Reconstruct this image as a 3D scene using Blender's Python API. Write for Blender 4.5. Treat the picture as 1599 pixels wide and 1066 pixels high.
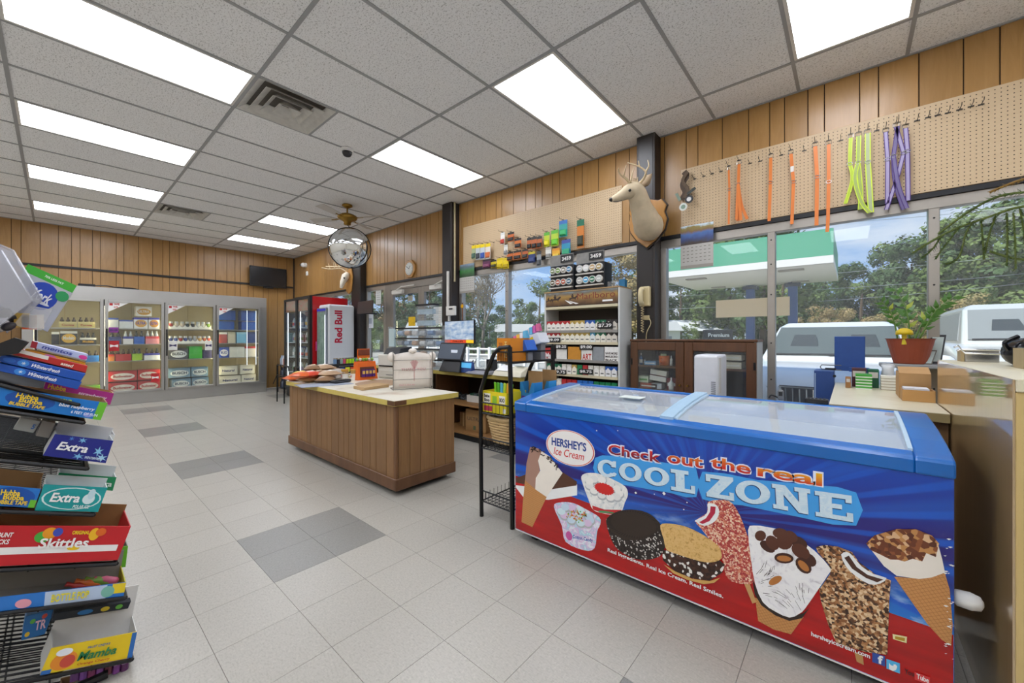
import bpy, bmesh, math, random
from mathutils import Vector, Matrix
for _o in list(bpy.data.objects): bpy.data.objects.remove(_o, do_unlink=True)
SC = bpy.context.scene
COL = SC.collection
PI = math.pi
rnd = random.Random(7)

# ---------------------------------------------------------------- camera
FPX, YAW, HOR, CX, EYE = 613.08, 0.7099, 526.75, 799.5, 1.196
cam = bpy.data.cameras.new('camera'); camo = bpy.data.objects.new('camera', cam); COL.objects.link(camo)
cam.sensor_width = 36.0; cam.lens = FPX / 1599 * 36; cam.shift_y = (HOR - 533) / 1599; cam.clip_end = 600; cam.clip_start = .02
camo.location = (0, 0, EYE); camo.rotation_euler = (PI / 2, 0, YAW)
SC.camera = camo
SC.view_settings.view_transform = 'Standard'; SC.view_settings.look = 'None'
SC.view_settings.gamma = 1.0; SC.view_settings.use_curve_mapping = False
SC.view_settings.exposure = 0.38
LAMP_E = 8.0      # brightness of the ceiling light diffusers

# ---------------------------------------------------------------- sky and sun
W = bpy.data.worlds.new('sky'); SC.world = W; W.use_nodes = True
nt = W.node_tree; nt.nodes.clear()
def wn(t, **k):
    n = nt.nodes.new(t)
    for a, b in k.items(): setattr(n, a, b)
    return n
tc = wn('ShaderNodeTexCoord'); sp = wn('ShaderNodeSeparateXYZ'); rp = wn('ShaderNodeValToRGB')
nz = wn('ShaderNodeTexNoise'); mp = wn('ShaderNodeMapping'); r2 = wn('ShaderNodeValToRGB'); mx = wn('ShaderNodeMix', data_type='RGBA')
bg = wn('ShaderNodeBackground'); ou = wn('ShaderNodeOutputWorld'); L = nt.links.new
L(tc.outputs['Generated'], sp.inputs[0]); L(sp.outputs[2], rp.inputs[0])
e = rp.color_ramp.elements
e[0].position = 0.0; e[0].color = (.62, .76, .93, 1); e[1].position = .55; e[1].color = (.17, .35, .70, 1)
q = e.new(.16); q.color = (.30, .51, .86, 1)
L(tc.outputs['Generated'], mp.inputs[0]); mp.inputs['Scale'].default_value = (1, 1, 3.2)
L(mp.outputs[0], nz.inputs['Vector']); nz.inputs['Scale'].default_value = 2.6; nz.inputs['Detail'].default_value = 6; nz.inputs['Roughness'].default_value = .6
L(nz.outputs[0], r2.inputs[0]); r2.color_ramp.elements[0].position = .43; r2.color_ramp.elements[1].position = .68
L(r2.outputs[0], mx.inputs['Factor']); L(rp.outputs[0], mx.inputs['A']); mx.inputs['B'].default_value = (.90, .93, .97, 1)
L(mx.outputs['Result'], bg.inputs[0]); bg.inputs[1].default_value = .8; L(bg.outputs[0], ou.inputs[0])
sun = bpy.data.lights.new('sun', 'SUN'); sun.energy = 4.2; sun.angle = .03; sun.color = (1, .95, .86)
suno = bpy.data.objects.new('sun', sun); COL.objects.link(suno)
suno.rotation_euler = Vector((.35, .62, -.72)).to_track_quat('-Z', 'Y').to_euler(); suno.location = (-4, -8, 14)

# ---------------------------------------------------------------- measuring helpers (pixel of the photo -> point on a real plane)
_fw = Vector((-math.sin(YAW), math.cos(YAW), 0)); _rt = Vector((math.cos(YAW), math.sin(YAW), 0))
def _ray(x, y): return _fw + _rt * ((x - CX) / FPX) + Vector((0, 0, -(y - HOR) / FPX))
def aX(x, y, X): r = _ray(x, y); r *= X / r.x; return Vector((r.x, r.y, r.z + EYE))
def aY(x, y, Y): r = _ray(x, y); r *= Y / r.y; return Vector((r.x, r.y, r.z + EYE))
def aZ(x, y, Z): r = _ray(x, y); r *= (Z - EYE) / r.z; return Vector((r.x, r.y, r.z + EYE))
def toPx(p):
    d = p[0] * _fw.x + p[1] * _fw.y; s = p[0] * _rt.x + p[1] * _rt.y
    return (CX + FPX * s / d, HOR - FPX * (p[2] - EYE) / d, d)
V = lambda *a: Vector(a)

# ---------------------------------------------------------------- materials
def lin(h):
    if not isinstance(h, str): return tuple(h)[:3]
    h = h.lstrip('#')
    c = [int(h[i:i + 2], 16) / 255 for i in (0, 2, 4)]
    return tuple(x / 12.92 if x <= .04045 else ((x + .055) / 1.055) ** 2.4 for x in c)
_MC = {}
class NT:
    def __init__(s, name):
        s.m = bpy.data.materials.new(name); s.m.use_nodes = True; s.t = s.m.node_tree
        s.b = s.t.nodes['Principled BSDF']; s.out = s.t.nodes['Material Output']
    def n(s, t, ins=None, **k):
        o = s.t.nodes.new(t)
        for a, b in k.items(): setattr(o, a, b)
        for a, b in (ins or {}).items(): s.set(o.inputs[a], b)
        return o
    def set(s, sock, v):
        if isinstance(v, bpy.types.NodeSocket): s.t.links.new(v, sock)
        elif isinstance(v, bpy.types.Node): s.t.links.new(v.outputs[0], sock)
        else: sock.default_value = v
    def math(s, op, a, b=0.0, c=None, clamp=False):
        o = s.n('ShaderNodeMath', operation=op, use_clamp=clamp); s.set(o.inputs[0], a); s.set(o.inputs[1], b)
        if c is not None: s.set(o.inputs[2], c)
        return o.outputs[0]
    def mix(s, f, a, b):
        o = s.n('ShaderNodeMix', data_type='RGBA'); s.set(o.inputs['Factor'], f)
        for k, v in (('A', a), ('B', b)):
            if isinstance(v, (tuple, str)): v = lin(v) + (1,)
            s.set(o.inputs[k], v)
        return o.outputs['Result']
    def ramp(s, f, stops, interp='LINEAR'):
        o = s.n('ShaderNodeValToRGB'); s.set(o.inputs[0], f); o.color_ramp.interpolation = interp
        e = o.color_ramp.elements
        while len(e) < len(stops): e.new(.5)
        for q, (p, c) in zip(e, stops): q.position = p; q.color = lin(c) + (1,)
        return o.outputs[0]
    def noise(s, vec, scale, detail=3, rough=.55, dist=0):
        return s.n('ShaderNodeTexNoise', {'Vector': vec, 'Scale': scale, 'Detail': detail, 'Roughness': rough, 'Distortion': dist}).outputs[0]
    def obj(s): return s.n('ShaderNodeTexCoord').outputs['Object']
    def mapv(s, vec, scale=(1, 1, 1), loc=(0, 0, 0), rot=(0, 0, 0)):
        return s.n('ShaderNodeMapping', {'Vector': vec, 'Scale': scale, 'Location': loc, 'Rotation': rot}).outputs[0]
    def bump(s, h, strength=.2, dist=.01):
        s.set(s.b.inputs['Normal'], s.n('ShaderNodeBump', {'Height': h, 'Strength': strength, 'Distance': dist}))
    def bc(s, v): s.set(s.b.inputs['Base Color'], lin(v) + (1,) if isinstance(v, (str, tuple)) else v)
    def P(s, **k):
        for a, b in k.items(): s.b.inputs[a.replace('_', ' ')].default_value = b
        return s
def M(h, rough=.5, metal=0.0, var=.06, coat=0.0, name=None, scale=18):
    key = (h, rough, metal, var, coat, name)
    if key in _MC: return _MC[key]
    s = NT(name or 'plain_' + (h if isinstance(h, str) else 'c').strip('#')); c = lin(h)
    if var:
        f = s.noise(s.obj(), scale, 2)
        s.bc(s.mix(f, tuple(x * (1 - var) for x in c), tuple(min(1, x * (1 + var)) for x in c)))
    else: s.bc(c)
    s.P(Roughness=rough, Metallic=metal, Coat_Weight=coat, Coat_Roughness=.08)
    _MC[key] = s.m
    return s.m
def glassmat(name, tint=(.96, .98, 1), base=.04, rough=0.0, dirt=.0):
    s = NT(name); s.t.nodes.remove(s.b)
    tr = s.n('ShaderNodeBsdfTransparent'); tr.inputs[0].default_value = tint + (1,)
    gl = s.n('ShaderNodeBsdfGlossy', {'Roughness': rough}); fr = s.n('ShaderNodeLayerWeight', {'Blend': .5})
    f = s.math('ADD', s.math('MULTIPLY', s.math('POWER', fr.outputs['Facing'], 4.5), .9), base, clamp=True)
    m1 = s.n('ShaderNodeMixShader', {0: f}); s.t.links.new(tr.outputs[0], m1.inputs[1]); s.t.links.new(gl.outputs[0], m1.inputs[2])
    if dirt:
        df = s.n('ShaderNodeBsdfDiffuse'); df.inputs[0].default_value = (.9, .92, .94, 1)
        m2 = s.n('ShaderNodeMixShader', {0: dirt}); s.t.links.new(m1.outputs[0], m2.inputs[1]); s.t.links.new(df.outputs[0], m2.inputs[2]); m1 = m2
    s.t.links.new(m1.outputs[0], s.out.inputs[0])
    return s.m
def emis(name, h, st):
    s = NT(name); s.bc(h); s.b.inputs['Emission Color'].default_value = lin(h) + (1,); s.b.inputs['Emission Strength'].default_value = st
    return s.m

# ---------------------------------------------------------------- mesh builder
def frame_of(d):
    d = Vector(d).normalized(); a = Vector((0, 0, 1)) if abs(d.z) < .9 else Vector((1, 0, 0))
    u = d.cross(a).normalized(); return u, d.cross(u).normalized()
class MB:
    def __init__(s): s.v = []; s.f = []; s.m = []; s.k = 0
    def mat(s, k): s.k = k; return s
    def add(s, vs, fs):
        b = len(s.v); s.v += [Vector(p) for p in vs]
        for f in fs: s.f.append([b + i for i in f]); s.m.append(s.k)
        return s
    def box(s, x0, x1, y0, y1, z0, z1):
        return s.add([(x0, y0, z0), (x1, y0, z0), (x1, y1, z0), (x0, y1, z0), (x0, y0, z1), (x1, y0, z1), (x1, y1, z1), (x0, y1, z1)],
                     [(0, 3, 2, 1), (4, 5, 6, 7), (0, 1, 5, 4), (1, 2, 6, 5), (2, 3, 7, 6), (3, 0, 4, 7)])
    def hexa(s, p): return s.add(p, [(0, 3, 2, 1), (4, 5, 6, 7), (0, 1, 5, 4), (1, 2, 6, 5), (2, 3, 7, 6), (3, 0, 4, 7)])
    def poly(s, pts): return s.add(pts, [tuple(range(len(pts)))])
    def prism(s, pts, vec):
        n = len(pts); vec = Vector(vec); pts = [Vector(p) for p in pts]
        return s.add(pts + [p + vec for p in pts], [tuple(range(n))[::-1], tuple(range(n, 2 * n))] + [(i, (i + 1) % n, n + (i + 1) % n, n + i) for i in range(n)])
    def cyl(s, a, b, r0, r1=None, n=10, caps=True):
        a, b = Vector(a), Vector(b); r1 = r0 if r1 is None else r1; u, w = frame_of(b - a)
        vs = [c + (u * math.cos(2 * PI * i / n) + w * math.sin(2 * PI * i / n)) * r for c, r in ((a, r0), (b, r1)) for i in range(n)]
        fs = [(i, (i + 1) % n, n + (i + 1) % n, n + i) for i in range(n)]
        if caps: fs += [tuple(range(n))[::-1], tuple(range(n, 2 * n))]
        return s.add(vs, fs)
    def tube(s, path, r, n=6, caps=True):
        P_ = [Vector(p) for p in path]; R = r if isinstance(r, (list, tuple)) else [r] * len(P_)
        u = None; vs = []
        for i, p in enumerate(P_):
            d = (P_[min(i + 1, len(P_) - 1)] - P_[max(i - 1, 0)])
            d = d.normalized() if d.length > 1e-9 else Vector((0, 0, 1))
            if u is None: u, w = frame_of(d)
            else:
                u = u - d * u.dot(d); u = u.normalized() if u.length > 1e-6 else frame_of(d)[0]
            w = d.cross(u)
            vs += [p + (u * math.cos(2 * PI * j / n) + w * math.sin(2 * PI * j / n)) * R[i] for j in range(n)]
        fs = [(i * n + j, i * n + (j + 1) % n, (i + 1) * n + (j + 1) % n, (i + 1) * n + j) for i in range(len(P_) - 1) for j in range(n)]
        if caps: fs += [tuple(range(n))[::-1], tuple(range(len(vs) - n, len(vs)))]
        return s.add(vs, fs)
    def rings(s, rings, caps=True):       # loft between equal-length point rings
        n = len(rings[0]); vs = [p for r in rings for p in r]
        fs = [(i * n + j, i * n + (j + 1) % n, (i + 1) * n + (j + 1) % n, (i + 1) * n + j) for i in range(len(rings) - 1) for j in range(n)]
        if caps: fs += [tuple(range(n))[::-1], tuple(range(len(vs) - n, len(vs)))]
        return s.add(vs, fs)
    def lathe(s, prof, n=16, c=(0, 0, 0), caps=True):
        return s.rings([[Vector((c[0] + r * math.cos(2 * PI * j / n), c[1] + r * math.sin(2 * PI * j / n), c[2] + z)) for j in range(n)] for r, z in prof], caps)
    def sph(s, c, r, n=10, m=7):
        c = Vector(c); r = Vector((r, r, r)) if not isinstance(r, (tuple, Vector)) else Vector(r)
        return s.rings([[c + Vector((r.x * math.sin(a) * math.cos(2 * PI * j / n), r.y * math.sin(a) * math.sin(2 * PI * j / n), -r.z * math.cos(a))) for j in range(n)]
                        for a in [PI * (.04 + .92 * i / (m - 1)) for i in range(m)]])
    def xf(s, mtx, start=0):
        for i in range(start, len(s.v)): s.v[i] = mtx @ s.v[i]
        return s
    def build(s, name, mats, parent=None, smooth=False, bevel=0, origin=None, seg=1):
        if not isinstance(mats, (list, tuple)): mats = [mats]
        xs = [p.x for p in s.v]; ys = [p.y for p in s.v]; zs = [p.z for p in s.v]
        o = Vector(((min(xs) + max(xs)) / 2, (min(ys) + max(ys)) / 2, min(zs))) if origin is None else Vector(origin)
        me = bpy.data.meshes.new(name); me.from_pydata([p - o for p in s.v], [], s.f)
        for m in mats: me.materials.append(m)
        if len(mats) > 1: me.polygons.foreach_set('material_index', s.m)
        if smooth: me.polygons.foreach_set('use_smooth', [True] * len(me.polygons))
        me.update()
        ob = bpy.data.objects.new(name, me); COL.objects.link(ob); ob.location = o
        if parent is not None: ob.parent = parent; ob.matrix_parent_inverse = PINV(parent)
        if bevel:
            b = ob.modifiers.new('bevel', 'BEVEL'); b.width = bevel; b.segments = seg; b.limit_method = 'ANGLE'; b.angle_limit = .6
        if smooth == 2:
            for p in me.polygons: p.use_smooth = True
            em = ob.modifiers.new('wn', 'WEIGHTED_NORMAL'); em.keep_sharp = True
        return ob
def WM(o):
    m = Matrix.LocRotScale(o.location, o.rotation_euler.to_quaternion(), o.scale)
    return WM(o.parent) @ o.matrix_parent_inverse @ m if o.parent else m
def PINV(o): return WM(o).inverted()
def T(name, label, cat, loc=(0, 0, 0), group=None, rz=0):
    o = bpy.data.objects.new(name, None); COL.objects.link(o); o.location = loc; o.rotation_euler = (0, 0, rz); o.empty_display_size = .1
    return tag(o, label, cat, group)
def tag(o, label=None, cat=None, group=None, kind=None):
    if label: o['label'] = label
    if cat: o['category'] = cat
    if group: o['group'] = group
    if kind: o['kind'] = kind
    return o
def struct(o): o['kind'] = 'structure'; return o
ORD = ['first', 'second', 'third', 'fourth', 'fifth', 'sixth', 'seventh', 'eighth', 'ninth', 'tenth', 'eleventh', 'twelfth', 'thirteenth', 'fourteenth', 'fifteenth', 'sixteenth', 'seventeenth', 'eighteenth', 'nineteenth', 'twentieth']
def spline(pts, k=6, closed=False):
    P_ = [Vector(p) for p in pts]; n = len(P_); out = []
    for i in range(n if closed else n - 1):
        g = (lambda j: P_[j % n]) if closed else (lambda j: P_[max(0, min(n - 1, j))])
        a, b, c, d = g(i - 1), g(i), g(i + 1), g(i + 2)
        for t in [q / k for q in range(k)]:
            out.append(.5 * (2 * b + (c - a) * t + (2 * a - 5 * b + 4 * c - d) * t * t + (3 * b - a - 3 * c + d) * t ** 3))
    if not closed: out.append(P_[-1])
    return out
# flat lettering -----------------------------------------------------------
_TX = {}
def glyphs(s, bold=0.0, shear=0.0, space=1.0):
    k = (s, bold, shear, space)
    if k in _TX: return _TX[k]
    cu = bpy.data.curves.new('t', 'FONT'); cu.body = s; cu.offset = bold; cu.shear = shear; cu.space_character = space; cu.resolution_u = 3; cu.fill_mode = 'FRONT'
    ob = bpy.data.objects.new('t', cu); me = bpy.data.meshes.new_from_object(ob)
    vs = [v.co.copy() for v in me.vertices]; fs = [tuple(p.vertices) for p in me.polygons]
    bpy.data.objects.remove(ob); bpy.data.curves.remove(cu); bpy.data.meshes.remove(me)
    x0 = min(v.x for v in vs); x1 = max(v.x for v in vs); y0 = min(v.y for v in vs); y1 = max(v.y for v in vs)
    _TX[k] = ([(v.x - x0, v.y - y0) for v in vs], fs, x1 - x0, y1 - y0)
    return _TX[k]
def letters(mb, s, bl, br, up, h=None, bold=.02, shear=0, space=1.0, off=.0008, warp=None, fit=True):
    """put text s on the baseline bl->br (fills that width); up = vector giving the height"""
    vs, fs, w, hh = glyphs(s, bold, shear, space); bl = Vector(bl); br = Vector(br); up = Vector(up); r = br - bl; nrm = r.cross(up).normalized() * off
    return mb.add([bl + r * (x / w) + up * (y / hh) + nrm for x, y in vs], fs)
# ================================================================ MATERIALS OF THE ROOM
def wood_mat(name, c0, c1, c2, rough=.35, stretch=14, coat=.2, seed=0, rndv=.12):
    s = NT(name); o = s.obj(); ri = s.n('ShaderNodeObjectInfo').outputs['Random']
    off = s.n('ShaderNodeVectorMath', {0: o, 1: s.n('ShaderNodeCombineXYZ', {0: s.math('MULTIPLY', ri, 37.), 1: s.math('MULTIPLY', ri, 11.), 2: s.math('MULTIPLY', ri, 5.)})}, operation='ADD').outputs[0]
    v = s.mapv(off, (stretch, stretch, 1.1), (seed, 0, 0))
    n1 = s.noise(v, 2.2, 6, .6, 1.2); n2 = s.noise(s.mapv(off, (3, 3, .8)), 2, 3, .5, .6); n3 = s.noise(s.mapv(off, (160, 160, 5)), 2, 2)
    c = s.mix(s.math('MULTIPLY_ADD', n1, 1.6, -.3, clamp=True), c0, c1); c = s.mix(s.math('MULTIPLY_ADD', n2, 2.2, -.85, clamp=True), c, c2)
    c = s.mix(s.math('MULTIPLY', n3, .22), c, tuple(x * .6 for x in lin(c0)))
    h = s.n('ShaderNodeHueSaturation', {'Value': s.math('MULTIPLY_ADD', ri, rndv * 2, 1 - rndv), 'Color': c}).outputs[0]
    s.bc(h); s.P(Roughness=rough, Coat_Weight=coat, Coat_Roughness=.25); s.bump(n3, .06, .004)
    return s.m
M_PANEL = wood_mat('wall_panelling', '#9c733c', '#b98e55', '#ab8047', .38, 9, .35, rndv=.07)
M_OLDWOOD = wood_mat('counter_boards', '#74512f', '#9a744a', '#86603b', .5, 16, .1, rndv=.14)
M_TRIMWOOD = wood_mat('worn_dark_trim', '#53351f', '#6f4a2d', '#7c5636', .5, 5, .1)
M_HUTCH = wood_mat('dark_hutch_wood', '#4a2d18', '#6d4526', '#5b381e', .45, 12, .2)
M_PLAQUE = wood_mat('oak_plaque', '#a3702f', '#c4924a', '#b07c38', .35, 10, .4)
M_BLACK = M('#16161a', .45); M_BLKM = M('#121214', .35, .3); M_COLUMN = M('#2b2421', .5); M_ALU = M('#a8a29a', .38, .75); M_TAN_ALU = M('#8f8880', .42, .55)
M_STEEL = M('#b6b5b2', .34, .8, var=.1, scale=3); M_WHITE = M('#eeeeec', .4); M_OFFW = M('#dcd9d2', .5); M_CARD = M('#b08858', .75, var=.12); M_CARDD = M('#8d6a44', .8, var=.12)
M_GROOVE = M('#2c1a0c', .8); M_CHROME = M('#d8d8d8', .15, 1.0, var=0); M_BRASS = M('#9c7a36', .28, .9); M_GREY = M('#77777a', .5)
M_GLASS = glassmat('window_glass', (.93, .96, .98), .015, 0, .05); M_CASE = glassmat('cooler_door_glass', (.93, .95, .94), .03, 0, .03); M_ACRYL = glassmat('clear_acrylic', (.93, .95, .96), .05, .05, .08)
M_LED = emis('led_strip', '#f4f8ff', 2.0); M_TUBE = emis('fluorescent_tube', '#fff0c0', 16.0); M_RED = M('#c01a20', .35); M_YEL = M('#e8c21c', .45); M_BLUE = M('#1650b4', .4); M_GREEN = M('#2f9a3a', .45)
def floor_mat(name, base, d1, d2):
    s = NT(name); o = s.obj(); ri = s.n('ShaderNodeObjectInfo').outputs['Random']
    off = s.n('ShaderNodeVectorMath', {0: o, 1: s.n('ShaderNodeCombineXYZ', {0: s.math('MULTIPLY', ri, 91.), 1: s.math('MULTIPLY', ri, 53.)})}, operation='ADD').outputs[0]
    st = s.noise(s.mapv(off, (45, 130, 1), rot=(0, 0, .6)), 1.3, 2, .5); st2 = s.noise(s.mapv(off, (120, 50, 1), rot=(0, 0, .3)), 1.3, 2, .5); big = s.noise(off, 2.4, 2)
    c = s.mix(s.math('MULTIPLY_ADD', st, 3., -1.4, clamp=True), base, d1); c = s.mix(s.math('MULTIPLY_ADD', st2, 3., -1.6, clamp=True), c, d2)
    c = s.mix(s.math('MULTIPLY', big, .12), c, '#8d8578')
    s.bc(s.n('ShaderNodeHueSaturation', {'Value': s.math('MULTIPLY_ADD', ri, .06, .97), 'Color': c}).outputs[0])
    s.P(Roughness=.32); s.b.inputs['Specular IOR Level'].default_value = .5
    return s.m
M_TILE = floor_mat('vinyl_tile_light', '#b0aca3', '#9e9a90', '#c0bcb2'); M_TILED = floor_mat('vinyl_tile_dark', '#858480', '#777672', '#989792')
def ceil_mat():
    s = NT('fissured_ceiling_tile'); o = s.obj(); ri = s.n('ShaderNodeObjectInfo').outputs['Random']
    off = s.n('ShaderNodeVectorMath', {0: o, 1: s.n('ShaderNodeCombineXYZ', {0: s.math('MULTIPLY', ri, 31.), 1: s.math('MULTIPLY', ri, 17.)})}, operation='ADD').outputs[0]
    n1 = s.noise(off, 95, 2, .6); n2 = s.noise(s.mapv(off, (55, 130, 1)), 1, 2, .6, .8)
    k = s.math('MAXIMUM', s.math('MULTIPLY_ADD', n1, 12., -6.9, clamp=True), s.math('MULTIPLY_ADD', n2, 9., -5.3, clamp=True))
    s.bc(s.mix(s.math('MULTIPLY', k, .6), '#f3f3f4', '#7c7a78')); s.P(Roughness=.95); s.bump(k, -.25, .004); return s.m
M_CTILE = ceil_mat(); M_TBAR = M('#9fa0a2', .5)
M_DIFF = emis('light_diffuser', '#f2f6ff', LAMP_E)

# ================================================================ FLOOR
XB, YW, ZC = -10.45, 3.87, 3.15          # cooler wall, window wall, ceiling height
XR, YL = 3.2, -3.2                        # walls behind the camera
fl = struct(MB().box(XB, XR, YL, YW, -.06, -.004).build('floor', M('#3d3a36', .8)))
TS, FX0, FY0 = .3048, -2.1276, .697
tm = MB().box(-TS / 2 + .0008, TS / 2 - .0008, -TS / 2 + .0008, TS / 2 - .0008, -.0045, 0)
protoL = tm.build('tile', M_TILE, fl, origin=(0, 0, 0)); tm2 = MB(); tm2.v = list(tm.v); tm2.f = tm.f; tm2.m = tm.m
protoD = tm2.build('tile', M_TILED, fl, origin=(0, 0, 0))
cells = []
for i in range(-28, 18):
    for j in range(-13, 11):
        x = FX0 + (i + .5) * TS; y = FY0 + (j + .5) * TS
        if not (XB < x < XR and YL < y < YW): continue
        px, py, d = toPx((x, y, 0)) if (x * _fw.x + y * _fw.y) > .2 else (-1e4, 0, 99)
        vis = -60 < px < 1660 and py < 1150 and not (y > 2.6) and not (x < -9.7) and not (x > -1.6 and y > 1.9) and not (-4.4 < x < -2.7 and y > 1.8) and not (x < -2.2 and y < .02)
        dark = (i % 7) in (5, 6) and (j % 7) in (0, 1)
        cells.append((0 if vis else 1, d, x, y, dark))
cells.sort(); first = {False: protoL, True: protoD}; rest = MB()
for n_, (nv, d, x, y, dark) in enumerate(cells):
    if n_ < 296:
        if first[dark]: first[dark].location = (x, y, 0); first[dark] = None
        else:
            c = (protoD if dark else protoL).copy(); COL.objects.link(c); c.location = (x, y, 0)
    else: rest.mat(1 if dark else 0).box(x - TS / 2 + .0008, x + TS / 2 - .0008, y - TS / 2 + .0008, y + TS / 2 - .0008, -.0045, 0)
tag(rest.build('tile_field', [M_TILE, M_TILED], fl), kind='stuff')

# ================================================================ CEILING
GX, GY, QX, QY = -.3055, .9878, .6096, 1.2192
ce = struct(MB().box(XB, XR, YL, YW, ZC + .05, ZC + .12).build('ceiling', M('#6d6a66', .9)))
xs = [XB] + [GX + i * QX for i in range(-16, 6) if XB + .05 < GX + i * QX < XR - .05] + [XR]
ys = [YL] + [GY + j * QY for j in range(-4, 4) if YL + .05 < GY + j * QY < YW - .05] + [YW]
def cell(i, j): return GX + i * QX, GX + (i + 1) * QX, GY + j * QY, GY + (j + 1) * QY
LIGHTS = [(-6, -1), (-9, -1), (-12, -1), (-15, -1), (-3, 1), (-6, 1), (-12, 1), (-15, 1), (0, 1), (-3, -1), (0, -1), (3, -1), (3, 1), (-6, -3), (-9, -3), (-12, -3), (-3, -3), (0, -3), (3, -3)]
VENTS = [(-6, 0), (-13, 0)]
protos = {}
for a in range(len(xs) - 1):
    for b in range(len(ys) - 1):
        x0, x1, y0, y1 = xs[a], xs[a + 1], ys[b], ys[b + 1]; i = round((x0 - GX) / QX); j = round((y0 - GY) / QY)
        if (i, j) in LIGHTS and abs(x0 - (GX + i * QX)) < .01: continue
        if (i, j) in VENTS: y0 += QX
        k = (round(x1 - x0, 3), round(y1 - y0, 3)); c = ((x0 + x1) / 2, (y0 + y1) / 2, ZC + .006)
        if k in protos: p = protos[k].copy(); COL.objects.link(p); p.location = c
        else: protos[k] = MB().box(c[0] - k[0] / 2, c[0] + k[0] / 2, c[1] - k[1] / 2, c[1] + k[1] / 2, ZC + .006, ZC + .02).build('ceiling_tile', M_CTILE, ce)
for y in ys[1:-1]: MB().box(XB, XR, y - .012, y + .012, ZC, ZC + .03).build('main_runner', M_TBAR, ce)
bars = {}
for b in range(len(ys) - 1):
    for x in xs[1:-1]:
        y0, y1 = ys[b] + .012, ys[b + 1] - .012; k = round(y1 - y0, 3)
        if k in bars: p = bars[k].copy(); COL.objects.link(p); p.location = (x, (y0 + y1) / 2, ZC + .0005)
        else: bars[k] = MB().box(x - .011, x + .011, y0, y1, ZC + .0005, ZC + .03).build('cross_tee', M_TBAR, ce)
MB().box(XB, XR, YW - .022, YW - .001, ZC - .002, ZC + .02).build('wall_angle', M_TBAR, ce)
MB().box(XB + .001, XB + .022, YL, YW - .022, ZC - .002, ZC + .02).build('wall_angle', M_TBAR, ce)
LN = {(-6, -1): 'large bright ceiling light panel nearest, top left beside the big square air vent', (-9, -1): 'second bright ceiling light panel of the left row, beyond the nearest one', (-12, -1): 'third ceiling light panel of the left row, near the small vent',
      (-15, -1): 'farthest ceiling light panel of the left row, just above the panelled back wall', (-3, 1): 'bright ceiling light panel above the deer head side of the counter', (-6, 1): 'ceiling light panel just right of the dome camera',
      (-12, 1): 'small far ceiling light panel behind the convex mirror', (-15, 1): 'smallest far ceiling light panel above the wall television', (0, 1): 'bright ceiling light panel in the top right corner above the pegboard'}
for n_, (i, j) in enumerate(LIGHTS):
    x0, x1, y0, y1 = cell(i, j)
    t = T('ceiling_light', LN.get((i, j), 'ceiling light panel outside the view, %s of those overhead and behind' % ORD[n_ - 9]), 'light', ((x0 + x1) / 2, (y0 + y1) / 2, ZC), 'recessed ceiling light panels')
    f = MB()
    for a_, b_, c_, d_ in ((x0 + .011, x0 + .03, y0 + .012, y1 - .012), (x1 - .03, x1 - .011, y0 + .012, y1 - .012), (x0 + .03, x1 - .03, y0 + .012, y0 + .03), (x0 + .03, x1 - .03, y1 - .03, y1 - .012)): f.box(a_, b_, c_, d_, ZC + .001, ZC + .03)
    f.build('frame', M_OFFW, t)
    MB().box(x0 + .03, x1 - .03, y0 + .03, y1 - .03, ZC + .008, ZC + .016).build('diffuser', M_DIFF, t)
M_VENT = M('#cfcdc8', .55, .1, var=.2); M_VDARK = M('#6a645c', .7)
for n_, (i, j) in enumerate(VENTS):
    x0, x1, y0, y1 = cell(i, j); y1 = y0 + QX; cx, cy = (x0 + x1) / 2, (y0 + y1) / 2
    t = T('ceiling_vent', ['large square air vent with dusty concentric louvres beside the nearest light', 'small far square air vent near the back wall lights'][n_], 'vent', (cx, cy, ZC), 'square ceiling air vents')
    MB().box(x0 + .012, x1 - .012, y0 + .012, y1 - .012, ZC + .045, ZC + .05).build('backing', M_VDARK, t)
    for q, (r0, r1) in enumerate(((.292, .235), (.225, .165), (.155, .105), (.085, .03))):
        f = MB(); z0, z1 = ZC - .004 - .006 * q, ZC + .035
        A = [(-r0, -r0), (r0, -r0), (r0, r0), (-r0, r0)]; B = [(-r1, -r1), (r1, -r1), (r1, r1), (-r1, r1)]
        for k in range(4):
            (a0, a1), (b0, b1), (c0, c1), (d0, d1) = A[k], A[(k + 1) % 4], B[(k + 1) % 4], B[k]
            f.hexa([V(cx + a0, cy + a1, z0), V(cx + b0, cy + b1, z0), V(cx + c0, cy + c1, z1 - .004), V(cx + d0, cy + d1, z1 - .004), V(cx + a0, cy + a1, z0 + .004), V(cx + b0, cy + b1, z0 + .004), V(cx + c0, cy + c1, z1), V(cx + d0, cy + d1, z1)])
        f.build('louvre', M_VENT, t)
    MB().box(x0 + .011, x1 - .011, y1 - .012, y1 + .011, ZC + .0005, ZC + .03).build('cross_bar', M_TBAR, t)

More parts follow.
